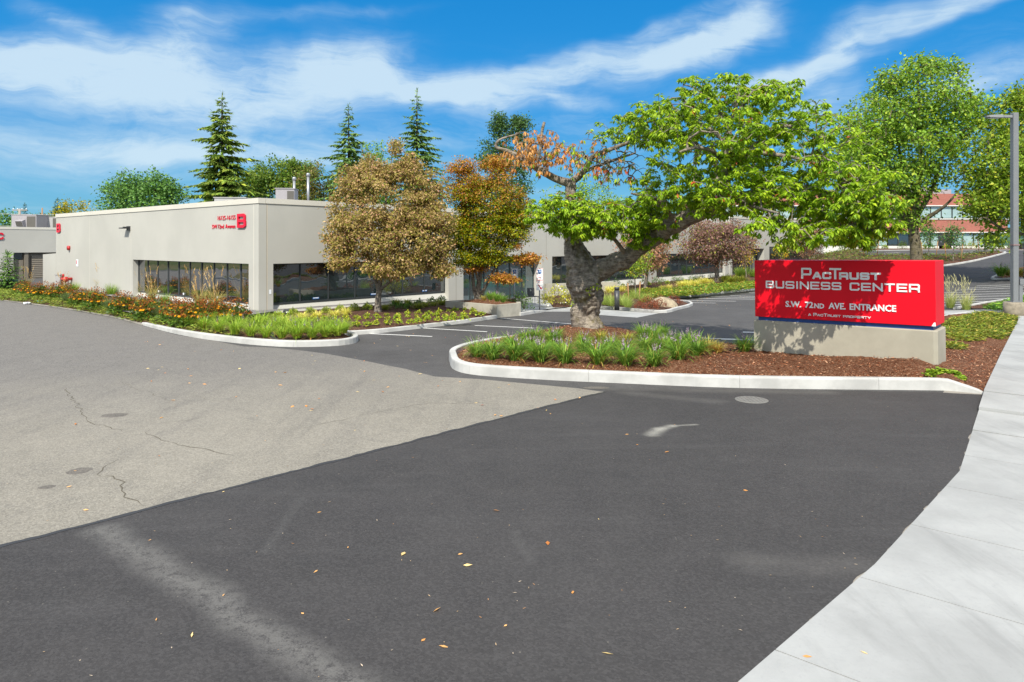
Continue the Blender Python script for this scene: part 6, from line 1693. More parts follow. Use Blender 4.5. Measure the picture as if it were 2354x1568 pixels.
# ---------------------------------------------------------------- trees behind the building
def bgtree(name, label, cx, top, bot, rx, Y, n, pl, seed, L=.5, nl=16, sh=.35, zb=0.0, extra=None, bark=M_BARKD, cat='tree'):
    sp = dict(n=int(nl*1.6), spread=.42 if Y < 130 else 1.1, L=L*.75, W=L*.52, drop=.2, flat=.65, droop=.2, tumble=.7, pal=pl)
    return simpletree(name, label, cx, HOR+CAMH*F/Y-zb*F/Y, top, Y, rx, n, sp, bark, seed, rt=.35, forks=6, c0=.22, cat=cat, sh=sh, zb=zb, extra=extra)
G1 = [(.06, .16, .04), (.085, .21, .055), (.04, .11, .03), (.11, .24, .06)]; G2 = [(.07, .16, .025), (.11, .2, .03), (.05, .11, .02), (.14, .22, .04)]; G3 = [(.12, .24, .02), (.16, .29, .03), (.08, .17, .02)]
bgtree('broadleaf_tree', 'round dark green tree left of the tall cedar above the drive wall', 332, 384, 490, 100, 84, 420, G1, 51, .42, 18, extra=[(290, 440, 55, 40, 60), (385, 440, 50, 40, 60)])
CED = [(.11, .185, .035), (.085, .14, .03), (.2, .24, .045), (.07, .11, .025), (.09, .14, .035)]; CEB = [(.07, .14, .045), (.05, .1, .04), (.1, .17, .05), (.13, .19, .05)]
conifer('cedar_tree', 'tallest yellow-green cedar rising behind the drive end of the roof', D(510, 560, 85)*1 if False else Vector((D(510, 560, 85).x, 85, 0)), D(510, 213, 85).z, 7.6, CED, 61, 'cedars behind the building', None, 1.35, 2.3, .34, .85)
conifer('cedar_tree', 'middle cedar behind the light green tree and rooftop flues', Vector((D(801, 560, 88).x, 88, 0)), D(800, 240, 88).z, 9.0, CEB, 62, 'cedars behind the building', None, 1.2, 2.0, .34, 1.0)
conifer('cedar_tree', 'slender dark cedar behind the brown autumn-leaved tree', Vector((D(958, 560, 85).x, 85, 0)), D(957, 207, 85).z, 8.0, CEB, 63, 'cedars behind the building', None, 1.15, 1.9, .32, 1.0)
bgtree('broadleaf_tree', 'broad green tree just right of the tall cedar', 650, 362, 470, 92, 96, 400, G2, 52, .45, 20, extra=[(690, 395, 50, 30, 60), (598, 415, 45, 45, 70), (560, 440, 40, 40, 40)])
bgtree('pine_tree', 'olive green bushy pine behind the rooftop flue pipes', 728, 372, 480, 62, 92, 260, [(.08, .12, .02), (.11, .14, .03), (.05, .08, .02), (.15, .13, .05)], 53, .4, 18)
bgtree('broadleaf_tree', 'light green tree between the two darker cedars', 862, 320, 480, 50, 97, 220, G3, 54, .42, 18)
bgtree('pine_tree', 'dark two-topped pine behind the orange maple', 1170, 275, 480, 58, 95, 230, [(.045, .11, .035), (.065, .15, .045), (.035, .08, .03)], 55, .4, 22, extra=[(1147, 290, 22, 34, 45), (1196, 292, 24, 34, 45), (1120, 360, 30, 40, 40)])
bgtree('broadleaf_tree', 'leafy green tree glimpsed through the cherry behind the flat roof', 1330, 415, 500, 130, 100, 260, G3, 56, .42, 16)
bgtree('broadleaf_tree', 'dense green tree behind the cherry crown and brick block', 1560, 430, 520, 110, 128, 220, G2, 57, .6, 16)
YG = [(.24, .26, .015), (.17, .21, .02), (.3, .28, .02), (.1, .15, .02)]
bgtree('broadleaf_tree', 'yellow-green young tree behind the far letter B', 147, 462, 500, 22, 100, 110, YG, 58, .4, 14)
bgtree('broadleaf_tree', 'taller sparse yellow-green tree left of the round dark tree', 185, 452, 500, 20, 100, 70, YG, 59, .4, 12, .2)
bgtree('broadleaf_tree', 'wispy pale tree beside the round dark tree', 215, 466, 500, 16, 98, 45, YG, 60, .35, 12, .2)
FG = [(.03, .06, .04), (.045, .08, .045), (.02, .045, .035)]
conifer('fir_tree', 'larger far blue-green fir above the pale rooftop unit', Vector((D(132, 560, 190).x, 190, 0)), D(132, 456, 190).z, 4.0, FG, 64, 'far firs', None, 1.6, .7, .2, .7)
conifer('fir_tree', 'smaller far blue-green fir beside the larger fir', Vector((D(151, 560, 200).x, 200, 0)), D(151, 461, 200).z, 3.0, FG, 65, 'far firs', None, 1.6, .6, .2, .7)
conifer('fir_tree', 'slim far fir behind the brown utility pole', Vector((D(57, 560, 220).x, 220, 0)), D(57, 467, 220).z, 2.6, FG, 66, 'far firs', None, 1.5, .6, .2, .7)
bgtree('broadleaf_tree', 'distant green tree at the photo edge behind the pale utility pole', 12, 482, 520, 34, 210, 90, G1, 67, 1.0, 14)
bgtree('broadleaf_tree', 'distant rounded tree between the two utility poles', 70, 489, 520, 22, 215, 70, G1, 68, 1.0, 14)
bgtree('broadleaf_tree', 'distant olive tree above the long rooftop unit', 100, 492, 520, 20, 190, 60, [(.1, .12, .02), (.06, .09, .03), (.14, .13, .02)], 69, .9, 14)
bgtree('broadleaf_tree', 'distant dark tree left of the yellow-green young tree', 118, 490, 520, 14, 205, 50, G1, 70, .9, 14)
# wooded hills at the horizon
xs = np.linspace(-900, 900, 260); rows = []
for j, (y, k) in enumerate(((620, 0.0), (640, .55), (680, .95), (740, 1.0), (900, .6))):
    h = np.array([15+11*mnoise.noise(Vector((x*.004, 3.3, 0)))+6*mnoise.noise(Vector((x*.02, 1.3, 0)))+3.0*abs(mnoise.noise(Vector((x*.09, 7.3, y*.01)))) for x in xs])
    rows.append(np.column_stack([xs, np.full(len(xs), y), h*1.5*k-1]))
V = np.concatenate(rows); nx = len(xs); i = (np.arange(4)[:, None]*nx+np.arange(nx-1)[None, :]).ravel()[:, None]
tag(link(bpy.data.objects.new('hills', np_mesh('hills', V, quads=i+np.array([[0, 1, nx+1, nx]]), mats=[M_HILL], smooth=True))), kind='structure')
# small staked trees before the brick block, and bushes
st = dict(n=14, spread=.3, L=.22, W=.13, drop=.3, flat=.8, droop=.2, tumble=.6, pal=[(.04, .14, .05), (.06, .18, .05), (.03, .09, .03), (.12, .13, .05)])
for k, (cx, cyb, cyt, l) in enumerate(((255, 1030, 720, 'small staked tree leftmost of those before the brick block, partly behind cherry leaves'), (990, 1040, 590, 'small staked tree just right of the big maple trunk'), (1295, 1085, 595, 'small staked tree in front of the brick block door'), (1700, 1000, 750, 'thin pale staked tree nearest the dark corner of the brick block'))):
    px, pyb = C7b(cx, cyb); g = GT(px, pyb, .15)
    simpletree('young_tree', l, px, pyb, C7b(0, cyt)[1], g.y, 17 if k != 3 else 22, 55 if k != 3 else 26, st, M_BARK, 80+k, zb=g.z, rt=.05, forks=4, group='young staked trees before the brick block', c0=.4)
    for s in (-1, 1):
        m = MB(); m.tube([(0, 0, -.1), (s*.22, 0, 1.9)], .045, 5); o = m.build('wooden_stake', M_WOODST); o.location = (g.x+s*.75, g.y-.1, g.z)
        tag(o, ['stake on the building side', '', 'stake on the drive side'][s+1]+' of the '+('leftmost young tree', 'tree beside the big maple trunk', 'young tree by the brick block door', 'thin pale young tree')[k], 'stake')
# ---------------------------------------------------------------- plants
pr = np.random.default_rng(91)
def lir(seed, pal_, n=210, L=.62, sp=5, col=(.36, .28, .42), w=.019, th0=.3, th1=1.7):
    r = np.random.default_rng(seed)
    a = blades(r, n, L, w, .11, th0, th1, pal(r, n, pal_, None, .25), 6, (.16, .28, .05))
    dead = blades(r, 16, L*.8, w, .12, .7, 1.4, pal(r, 16, [(.4, .28, .1), (.35, .22, .07)], None, .2), 5)
    return proto([a, dead], [spikes(r, sp, .22, L*.62, col)] if sp else None, n='liriope')
LP = [lir(100+i, LIR, 260, .7, 5, (.42, .34, .46)) for i in range(4)]
LY = [lir(110+i, [(.24, .27, .04), (.3, .27, .06), (.16, .22, .03), (.42, .3, .1)], 150, .5, 0) for i in range(2)]
LDRY = [lir(120, [(.45, .33, .13), (.38, .25, .09), (.3, .26, .06)], 170, .5, 0, th0=.4, th1=1.5)]
rows = [('front kerb row of the cherry island', LP, [(20, 1128), (150, 1150), (345, 1168), (560, 1182), (770, 1192), (1050, 1190), (1295, 1202), (1535, 1200), (1740, 1150), (1895, 1118)], 1.0),
        ('middle row of the cherry island', LP, [(300, 1060), (480, 1080), (560, 1120), (690, 1100), (930, 1090), (1150, 1110), (1290, 1120), (1460, 1090), (1620, 1080), (1690, 1050), (1810, 1050), (1170, 1060)], .85),
        ('back row around the cherry trunk', LP, [(430, 1000), (520, 985), (660, 1020), (700, 975), (1440, 975), (1490, 965), (1600, 960), (930, 1040), (1530, 1000), (2310, 1085)], .8)]
SUNK = .03
for rn, prs, pts, sc in rows:
    for i, (x, y) in enumerate(sorted(pts)):
        p = on_isl(*C3(x, y)); p.z -= SUNK
        plant('liriope', prs[(i*3+len(pts)) % len(prs)], p, f'{ORD[i]} purple-spiked liriope clump from the nose, {rn}', 'plant', 'liriope clumps on the cherry island', sc*random.uniform(.9, 1.12))
for i, (x, y, s, l) in enumerate(((1080, 990, .85, 'yellowing liriope clump just before the cherry trunk'), (1310, 1010, .9, 'yellow-green tuft in the middle of the mulch between cherry and sign'))):
    p = on_isl(*C3(x, y)); plant('liriope', LY[i], p, l, 'plant', 'liriope clumps on the cherry island', s)
for i, (x, y, s, l) in enumerate(((1990, 1080, 1.0, 'larger straw-coloured dried clump near the sign'), (2080, 1090, .8, 'smaller straw-coloured dried clump next to the sign base'))):
    p = on_isl(*C3(x, y)); plant('liriope', LDRY[0], p, l, 'plant', 'liriope clumps on the cherry island', s)
# low leafy creeper by the kerb, and juniper mats
def mat_cover(name, label, poly, n, L, W, pal_, h, zfun, seed, kind='stuff', flat=True, edge=.05, dens=None, drp=.1):
    r = np.random.default_rng(seed); A = np.array(poly); lo, hi = A.min(0), A.max(0)
    P = np.zeros((0, 2))
    while len(P) < n*2.2:
        q_ = r.uniform(lo, hi, (n*4, 2)); P = np.concatenate([P, q_[inpoly(q_, poly)]])
    d = polydist(P, poly)
    lum = np.array([mnoise.noise(Vector((x*1.1, y*1.1, seed))) for x, y in P]); lum2 = np.array([mnoise.noise(Vector((x*3.3, y*3.3, seed+5))) for x, y in P])
    kp = (d+lum*.35 > edge) & (lum2 > -.28); P, d, lum2 = P[kp][:n], d[kp][:n], lum2[kp][:n]; n = len(P)
    z = zfun(P)+h*(.25+.75*np.clip(lum2+.5, 0, 1))*r.uniform(.2, 1, n)*np.clip(d/.25+.2, .2, 1)
    a = r.uniform(0, 2*PI, n); ax = np.stack([np.cos(a), np.sin(a), r.uniform(-.15, .55, n)], 1); up = nrm(np.array([[0, 0, 1.0]])+r.normal(size=(n, 3))*.35)
    s = r.uniform(.6, 1.3, n)
    o = leaf_obj(name, [leaves(np.column_stack([P, z]), ax, up, L*s, W*s, pal(r, n, pal_, None, .25), drp)], M_LEAF if flat else M_NEEDLE); return tag(o, label, None, None, kind)
def islzs(P): return zt(P[:, 0], P[:, 1])+isl_z(P, polydist(P, ISLp))
def isl_poly(pts): return [tuple(on_isl(*C4(*p))[:2]) for p in pts]
JUN = [(.10, .14, .018), (.14, .165, .02), (.07, .105, .018), (.19, .16, .04), (.05, .075, .018)]
mat_cover('juniper_cover', 'creeping yellow-green juniper spreading beside the red sign', isl_poly([(1690, 790), (1760, 745), (1900, 720), (2050, 700), (2190, 705), (2330, 735), (2290, 830), (2230, 900), (2100, 905), (1960, 915), (1860, 930), (1780, 930), (1740, 900)]), 15000, .17, .034, JUN, .15, islzs, 131, 'stuff', False)
mat_cover('juniper_cover', 'small patch of juniper at the foot of the sign end', isl_poly([(1740, 930), (1800, 935), (1900, 955), (1860, 975), (1760, 975), (1735, 960)]), 1300, .17, .034, JUN, .12, islzs, 132, 'stuff', False, .0)
mat_cover('creeper', 'bright green leafy creeper on the mulch at the kerb', isl_poly([(1560, 1175), (1640, 1150), (1740, 1150), (1830, 1165), (1870, 1205), (1900, 1240), (1800, 1210), (1690, 1195), (1600, 1195)]), 420, .1, .09, [(.14, .27, .03), (.1, .2, .02), (.2, .3, .04)], .16, islzs, 133, 'stuff', True, -.05)
# tall airy grasses behind the sign end
def plume(seed, n, L, heads, pal_, hp, w=.006, hl=.22, hw=.0115, th1=.9):
    r = np.random.default_rng(seed); a = blades(r, n, L*.75, w*1.4, .12, .22, th1, pal(r, n, pal_, None, .2), 5, hp[0])
    hd = blades(r, heads, L*1.35, .005, .1, .1, .28, pal(r, heads, hp, None, .15), 5)
    # seed heads: fat spindles at the end of the culms
    V = hd[0].reshape(heads, 6, 2, 3); top = V[:, 5].mean(1); b = V[:, 4].mean(1); ax = nrm(top-b)
    k = 7; pos = np.repeat(top, k, 0)+np.repeat(ax, k, 0)*np.tile(np.linspace(-.3, .0, k), heads)[:, None]*1.0
    sp = leaves(pos, np.repeat(ax, k, 0)+r.normal(size=pos.shape)*.22, nrm(r.normal(size=pos.shape)), hl*.55, hw*1.6, pal(r, len(pos), hp, None, .15), .0)
    return proto([a], [hd, sp], n='fountain_grass')
TAN = [(.62, .45, .2), (.55, .36, .13), (.7, .55, .28)]
FG_ = [plume(140+i, 170, .95, 13, [(.12, .2, .05), (.2, .27, .07), (.08, .15, .05)], TAN) for i in range(2)]
AIR = [plume(150, 190, .75, 16, [(.2, .28, .08), (.28, .33, .12), (.14, .22, .05)], [(.5, .5, .28), (.6, .58, .35)], hw=.012)]
for i, (x, y, l) in enumerate(((1775, 655, 'pale airy grass tuft hidden half behind the sign end'), (1900, 668, 'taller airy green grass tuft beyond the sign end'))):
    p = GT(*C4(x, y), .05); plant('fountain_grass', AIR[0], p, l, 'grass', 'airy grasses beyond the sign', 1.5)
RB_ = [tuple(GT(*C4(*p), .15)[:2]) for p in ((2010, 668), (2100, 640), (2220, 610), (2360, 560), (2420, 600), (2360, 675), (2150, 680))]
mat_cover('juniper_cover', 'low green juniper strip along the far walk by the lamp', RB_, 1800, .3, .07, [(.08, .17, .03), (.12, .21, .03), (.05, .1, .02)], .25, lambda P: zt(P[:, 0], P[:, 1])+.15, 134, 'stuff', False, .0)
for i, (x, y, l) in enumerate(((2170, 405, 'small green grass tuft at the tip of the far lamp island'), (2235, 400, 'larger golden grass tuft on the far lamp island'), (2320, 400, 'golden grass tuft beyond the lamp pole'))):
    p = GT(*C4(x, y), .3); plant('fountain_grass', (LY if i else LP)[0], p, l, 'grass', 'tufts on the far lamp island', 1.9)
# ---- bright strip of liriope along the drive kerb
BR = [lir(160+i, [(.2, .33, .03), (.26, .38, .04), (.14, .26, .025), (.32, .42, .07)], 240, .62, 2 if i else 0, (.25, .22, .27), .016, .3, 1.6) for i in range(3)]
strip = [(440, 757), (470, 764), (503, 771), (540, 777), (577, 781), (612, 784), (648, 786), (683, 786), (717, 785), (748, 783), (776, 780), (790, 775)]
strip2 = [(520, 757), (555, 763), (592, 767), (628, 770), (664, 772), (700, 773), (735, 773), (765, 773), (480, 753), (605, 757), (645, 762), (685, 765)]
for rn, pts, dz in (('front', strip, .22), ('rear', strip2, .25)):
    for i, (x, y) in enumerate(sorted(pts)):
        p = GT(x, y-9, dz); plant('liriope', BR[i % 3], p, f'{ORD[i]} lime green clump from the drive end of the {rn} row on the curved kerb', 'plant', 'lime green clumps on the curved kerb', random.uniform(.9, 1.1))
# ---- flower bed
def rud(seed, r_, h):
    r = np.random.default_rng(seed)
    lv = shrub_parts(r, 420, r_, h*.72, .12, .06, [(.05, .12, .02), (.08, .16, .025), (.035, .08, .015)], None, .4, .05)
    st = stems_part(r, 26, r_*.95, h, .006, (.08, .12, .03))
    n = 330; d = nrm(r.normal(size=(n, 3))); d[:, 2] = np.abs(d[:, 2]); pos = d*np.array([[r_*1.0, r_*1.0, h]])*r.uniform(.88, 1.08, (n, 1)); pos[:, 2] = np.maximum(pos[:, 2], h*.42)
    hd = leaves(pos, nrm(r.normal(size=(n, 3))+np.array([[0, 0, .4]])), nrm(r.normal(size=(n, 3))), .05, .045, pal(r, n, [(.28, .11, .03), (.2, .07, .025), (.4, .17, .045), (.12, .045, .02)], None, .25), 0)
    m = 24; k = 6
    d = nrm(r.normal(size=(m, 3))+np.array([[0, 0, .2]])); d[:, 2] = np.abs(d[:, 2])*.8; c = d*np.array([[r_*1.02, r_*1.02, h*.95]]); c[:, 2] = np.maximum(c[:, 2], h*.4)
    pp_, aa, uu = [], [], []
    for i in range(m):
        t = nrm(np.array([[d[i, 0]*.8, d[i, 1]*.8, .8]]))[0]; s1 = nrm(np.cross([t], [[.3, .9, .1]]))[0]; s2 = np.cross(t, s1)
        for j in range(k):
            a = 2*PI*j/k; pp_.append(c[i]); aa.append(s1*math.cos(a)+s2*math.sin(a)-t*.25); uu.append(t)
    fl = leaves(np.array(pp_), np.array(aa), np.array(uu), .062, .036, pal(r, m*k, [(.72, .33, .012), (.65, .26, .012), (.75, .42, .02)], None, .12), .1)
    o1 = shrub_parts(r, 120, r_*.98, h*.96, .035, .03, [(.42, .16, .03), (.33, .12, .03)], None, .5, .5)
    return proto([lv, st], [hd, fl, o1], M_LEAF, M_PETAL, 'coneflower')
RU = [rud(170+i, .4, .8) for i in range(3)]
rpts = [(185, 1100), (235, 1108), (300, 1128), (365, 1125), (440, 1138), (500, 1140), (545, 1115), (650, 1178), (690, 1182), (795, 1205), (840, 1208), (1010, 1245), (1058, 1248), (1190, 1280), (1235, 1288), (1292, 1290), (1440, 1315), (1480, 1325), (1535, 1350), (1590, 1352), (1655, 1355), (1715, 1345), (1770, 1340), (1830, 1335), (1890, 1330), (1990, 1335), (1550, 1300), (1645, 1300), (1745, 1295)]
for i, (x, y) in enumerate(sorted(rpts)):
    p = GT(*C1(x, y), .24); p.z -= .05
    plant('coneflower_bush', RU[i % 3], p, f'{ORD[i]} bronze coneflower clump from the cabinet end of the flower bed', 'flowers', 'bronze and yellow coneflowers along the drive wall', random.uniform(1.0, 1.25))
fg = [(230, 1045, .9, 'tan feathery grass before the garage door'), (850, 1085, 1.15, 'feathery grass beside the middle wall joint'), (1190, 1120, .95, 'feathery grass at the near jamb of the drive window'), (1270, 1160, 1.1, 'feathery grass below the far window corner sticker'), (1670, 1215, 1.2, 'tall tan feathery grass below the middle of the drive window'), (1800, 1235, 1.2, 'tall tan feathery grass nearest the building corner'), (530, 1090, .8, 'thin feathery grass under the hose connection')]
for i, (x, y, s, l) in enumerate(fg):
    p = GT(*C1(x, y), .26); plant('fountain_grass', FG_[i % 2], p, l, 'grass', 'feathery grasses along the drive wall', s*1.15)
def tuft(seed, pal_, n=420, L=.5, w=.007): 
    r = np.random.default_rng(seed); return proto([blades(r, n, L, w, .16, .55, .75, pal(r, n, pal_, None, .2), 4)], n='tuft_grass')
BT = [tuft(180, [(.1, .16, .07), (.14, .2, .08), (.07, .12, .05)]), tuft(181, [(.1, .2, .03), (.15, .26, .04), (.2, .28, .05)], 320, .6, .01)]
for i, (x, y, k, s, l) in enumerate(((565, 1160, 0, 1.0, 'blue-green round grass tuft nearest the hose connection'), (930, 1220, 0, 1.15, 'blue-green round grass tuft before the middle wall joint'), (1370, 1295, 0, 1.15, 'blue-green round grass tuft below the drive window'), (620, 1080, 1, 1.1, 'green grass tuft close to the wall under the red pipes'), (760, 1130, 1, .9, 'green grass tuft left of the middle wall joint'), (930, 1110, 1, 1.25, 'green bushy tuft right of the middle wall joint'), (1110, 1235, 1, 1.15, 'green grass tuft at the drive window jamb'), (1380, 1180, 1, 1.0, 'green tuft close under the drive window sill'), (1600, 1260, 1, .9, 'yellow-green tuft behind the near coneflowers'), (170, 1045, 1, .9, 'green tuft beside the green cabinet'))):
    p = GT(*C1(x, y), .26); plant('tuft_grass', BT[k], p, l, 'grass', 'grass tufts in the flower bed', s)
jp = gp((-30, 688), (0, 691.5), (60, 697.5), (150, 710), (240, 726), (330, 746), (400, 763), (470, 777), (540, 785), (500, 760), (420, 745), (340, 732), (250, 709), (150, 690), (60, 678), (0, 672), (-30, 668))
mat_cover('juniper_cover', 'creeping green juniper edging along the drive', jp, 15000, .18, .036, [(.09, .14, .025), (.13, .17, .03), (.06, .1, .02), (.17, .19, .04)], .17, lambda P: zt(P[:, 0], P[:, 1])+.03+.17*np.minimum(polydist(P, bedL)/.6, 1), 135, 'stuff', False, .0)
# leyland cypress by the cabinet
conifer('cypress_tree', 'small young cypress behind the green utility cabinet', Vector((D(17, 640, 47).x, 47, 0)), D(17, 586, 47).z, 1.1, [(.06, .14, .03), (.1, .18, .04), (.04, .09, .02)], 190, None, None, .4, 2.2, .1, .6)
# ---- mulch bed along the street windows
def shrub(seed, n, r_, h, L, W, pal_, mat=None, up=.5): 
    r = np.random.default_rng(seed); return proto([shrub_parts(r, n, r_, h, L, W, pal_, None, up), stems_part(r, 10, r_*.7, h, .008, (.06, .05, .03))], None, mat or M_LEAF, n='shrub')
YEW = [shrub(200+i, 420, .25, .32, .1, .03, [(.13, .19, .02), (.17, .23, .03), (.08, .13, .015), (.22, .25, .03)], M_NEEDLE, .9) for i in range(2)]
yew = [(C3b(835, 900), 1.0, 'yew-green dome nearest the building corner'), (C3b(1070, 850), .95, 'yew-green dome beside the small black box'), (C3b(1335, 810), .85, 'yew-green dome below the second window pane'), (C3b(1590, 800), .85, 'yew-green dome below the third window pane'), (C3b(1810, 770), .85, 'yew-green dome behind the paired golden grasses'), (C3b(2030, 765), 1.0, 'yew-green dome with leaf shadow on the sill behind'), (C3b(2235, 745), .9, 'dark green dome next to the brown-leaved tree trunk'), (C3b(490, 955), .75, 'small yellow-green dome on the gravel at the corner')]
for i, ((x, y), s, l) in enumerate(yew):
    p = GT(x, y, .26); plant('shrub', YEW[i % 2], p, l, 'shrub', 'small domed shrubs under the street windows', s)
def hak(seed, pal_=None): 
    r = np.random.default_rng(seed); n = 330; a = blades(r, n, .46, .016, .1, .55, 1.9, pal(r, n, pal_ or [(.42, .45, .1), (.5, .5, .16), (.3, .38, .06), (.6, .58, .26)], None, .15), 6); return proto([a], n='golden_grass')
HK = [hak(210), hak(211)]
for i, ((x, y), s, l) in enumerate(((C3b(950, 975), 1.0, 'golden mounded grass nearest the lime green clumps'), (C3b(1200, 905), 1.0, 'golden mounded grass beside the yew dome and black box'), (C3b(1440, 880), .95, 'golden mounded grass below the third pane'), (C3b(1720, 850), .9, 'left of the two paired golden mounded grasses'), (C3b(1890, 825), .95, 'right of the two paired golden mounded grasses'))):
    p = GT(x, y, .26); plant('golden_grass', HK[i % 2], p, l, 'grass', 'golden mounded grasses in the mulch bed', s)
SM = [shrub(220+i, 80, .14, .17, .085, .06, [(.17, .3, .03), (.24, .36, .04), (.11, .22, .02), (.3, .34, .04)], None, .3) for i in range(3)]
sm = []
for row, y0, y1, xs in (('front', 880, 800, (700, 800, 905, 1000, 1075, 1180, 1275, 1370, 1440, 1520, 1605, 1690, 1765, 1840)), ('second', 845, 770, (620, 730, 830, 930, 1005, 1100, 1180, 1260, 1350, 1430, 1510, 1590, 1670, 1740, 1830, 1915, 1985)), ('third', 820, 735, (540, 640, 720, 820, 910, 1000, 1080, 1170, 1270, 1350, 1440, 1530, 1620, 1700, 1760, 1840, 1910, 1970))):
    for i, x in enumerate(xs):
        f = (x-600)/1350; y = y0+(y1-y0)*f+random.uniform(-7, 7)
        px, py = C2(x, y); p = GT(px, py, .24)
        plant('shrub', SM[(i+len(row)) % 3], p, f'{ORD[i]} light green seedling from the corner end, {row} row of the mulch bed', 'shrub', 'light green seedlings in the mulch bed', random.uniform(.75, 1.15))
mx = [(1160, 730), (1230, 715), (1300, 725), (1370, 715), (1440, 720), (1500, 705), (1570, 700), (1640, 690), (1450, 690), (1350, 685), (1250, 690), (1560, 670), (1640, 660)]
GM = [hak(230, [(.14, .2, .03), (.2, .26, .04), (.1, .15, .02), (.25, .26, .04)])]; DKS = [shrub(231, 160, .3, .32, .11, .06, [(.05, .13, .02), (.08, .17, .03), (.035, .08, .015)])]
for i, (x, y) in enumerate(sorted(mx)):
    px, py = C2(x, y); p = GT(px, py, .26); plant('shrub' if i % 2 else 'tuft_grass', (DKS if i % 2 else GM)[0], p, f'{ORD[i]} deeper green {"shrub" if i % 2 else "arching tuft"} from the trunk towards the planter under the street windows', 'shrub' if i % 2 else 'grass', 'deeper green planting by the planter', random.uniform(.85, 1.1))
# planter top
for (x, y, k, s, l) in ((730, 990, LDRY[0], .65, 'dry orange tuft at the foot of the planter maple'), (830, 985, LP[0], .7, 'green tuft in the planter next to the dry tuft'), (935, 1005, LP[1], .75, 'green tuft in the middle of the planter end'), (1030, 1020, LP[2], .6, 'green tuft at the planter corner')):
    px, py = C4b(x, y); p = GT(px, py, ztop-ztf(*GT(px, py)[:2])); plant('liriope', k, p, l, 'plant', 'tufts in the concrete planter', s)
# entrance shrubs
ES = [shrub(240, 330, .5, .85, .11, .055, [(.05, .13, .02), (.08, .17, .03), (.035, .08, .015)]), shrub(241, 330, .6, .9, .11, .055, [(.22, .28, .03), (.16, .22, .02), (.3, .33, .05)])]
for (x, y, k, s, l) in ((1245, 1130, 0, 1.0, 'upright dark green shrub beside the planter corner'), (1360, 1130, 0, .95, 'dark green shrub between the two parking signs'), (1690, 1050, 1, .75, 'yellow-green shrub right of the no parking sign'), (1860, 1050, 1, 1.2, 'large yellow-green shrub with white blossom behind the cherry trunk'), (2030, 1040, 1, .8, 'yellow-green shrub hard against the cherry trunk'), (1980, 850, 0, .5, 'small dark tuft on the second planter wall')):
    p = GT(*C4b(x, y), .2 if y > 900 else .6); o = plant('shrub', ES[k], p, l, 'shrub', 'shrubs by the entrance', s)
    if 'blossom' in l:
        r = np.random.default_rng(5); n = 26; d = nrm(r.normal(size=(n, 3))); d[:, 2] = np.abs(d[:, 2])
        leaf_obj('blossom', [leaves(d*np.array([[.58, .58, .8]]), d+r.normal(size=(n, 3))*.4, r.normal(size=(n, 3)), .09, .09, np.full((n, 3), .8), 0)], M_PETAL, o)
# ---- small island and the long bed beyond the entrance
BB = [shrub(250, 520, .4, .42, .055, .035, [(.17, .055, .03), (.13, .04, .025), (.22, .085, .045), (.09, .035, .02)])]
for (x, y, s, l) in ((1155, 1260, .7, 'smallest red barberry nearest the bollard'), (1320, 1240, 1.3, 'large red barberry in front of the boulder'), (1370, 1275, .9, 'low red barberry at the front of the small island'), (1515, 1245, .95, 'red barberry before the middle of the boulder'), (1765, 1190, 1.1, 'red barberry at the far side of the boulder'), (1545, 1125, .7, 'little red barberry peeping over the boulder')):
    p = GT(*C5b(x, y), .2); plant('shrub', BB[0], p, l, 'shrub', 'red barberry bushes around the boulder', s)
LG = [tuft(260, [(.24, .33, .09), (.32, .4, .14), (.18, .27, .06)], 420, .75, .007)]
for (x, y, s, l) in ((540, 1210, 1.2, 'fine pale grass behind the cherry trunk'), (640, 1225, 1.2, 'fine pale grass left of the bollard'), (860, 1215, 1.1, 'fine pale grass right of the bollard'), (950, 1250, 1.15, 'fine pale grass below the first wooden stake'), (1230, 1180, 1.1, 'fine pale grass beyond the sapling'), (1340, 1160, .9, 'fine pale grass at the kerb end of the bed'), (1060, 1110, 1.2, 'fine pale grass behind the sapling stem')):
    p = GT(*C5b(x, y), .2); plant('tuft_grass', LG[0], p, l, 'grass', 'fine pale grasses on the small island', s*.78)
pts = [(C5b(600, 930), 0), (C5b(745, 895), 0), (C5b(860, 880), 0), (C5b(1000, 880), 0), (C5b(1240, 865), 0), (C5b(1320, 860), 0), (C5b(1460, 850), 0), (C5b(1560, 845), 0), (C5b(1660, 835), 0), (C5b(1790, 825), 0), (C5b(1895, 815), 0), (C5b(1990, 812), 0), (C5b(2090, 805), 0), (C5b(2180, 790), 0), (C6b(400, 830), 0), (C6b(510, 820), 0), (C6b(690, 810), 0)]
for i, ((x, y), k) in enumerate(pts):
    p = GT(x, y, .26); plant('shrub', (ES[0], YEW[0])[i % 3 == 2], p, f'{ORD[i]} clipped green shrub from the cherry trunk in the row under the farther windows', 'shrub', 'row of clipped shrubs under the farther windows', random.uniform(.62, .8))
for i, ((x, y), s) in enumerate(((C5b(620, 990), 1.3), (C5b(700, 960), 1.2), (C5b(840, 970), 1.3), (C5b(1560, 940), 1.0), (C5b(1690, 930), 1.0), (C5b(2010, 900), 1.5), (C5b(2130, 890), 1.6), (C6b(120, 940), 1.5), (C6b(250, 930), 1.5), (C6b(380, 930), 1.4), (C6b(520, 880), 1.5), (C6b(630, 880), 1.4))):
    p = GT(x, y, .26); plant('golden_grass', HK[i % 2] if i != 99 else None, p, f'{ORD[i]} golden grass mound from the cherry trunk in the long bed', 'grass', 'golden grass mounds in the long bed', s)
gcz = lambda P: zt(P[:, 0], P[:, 1])+.24
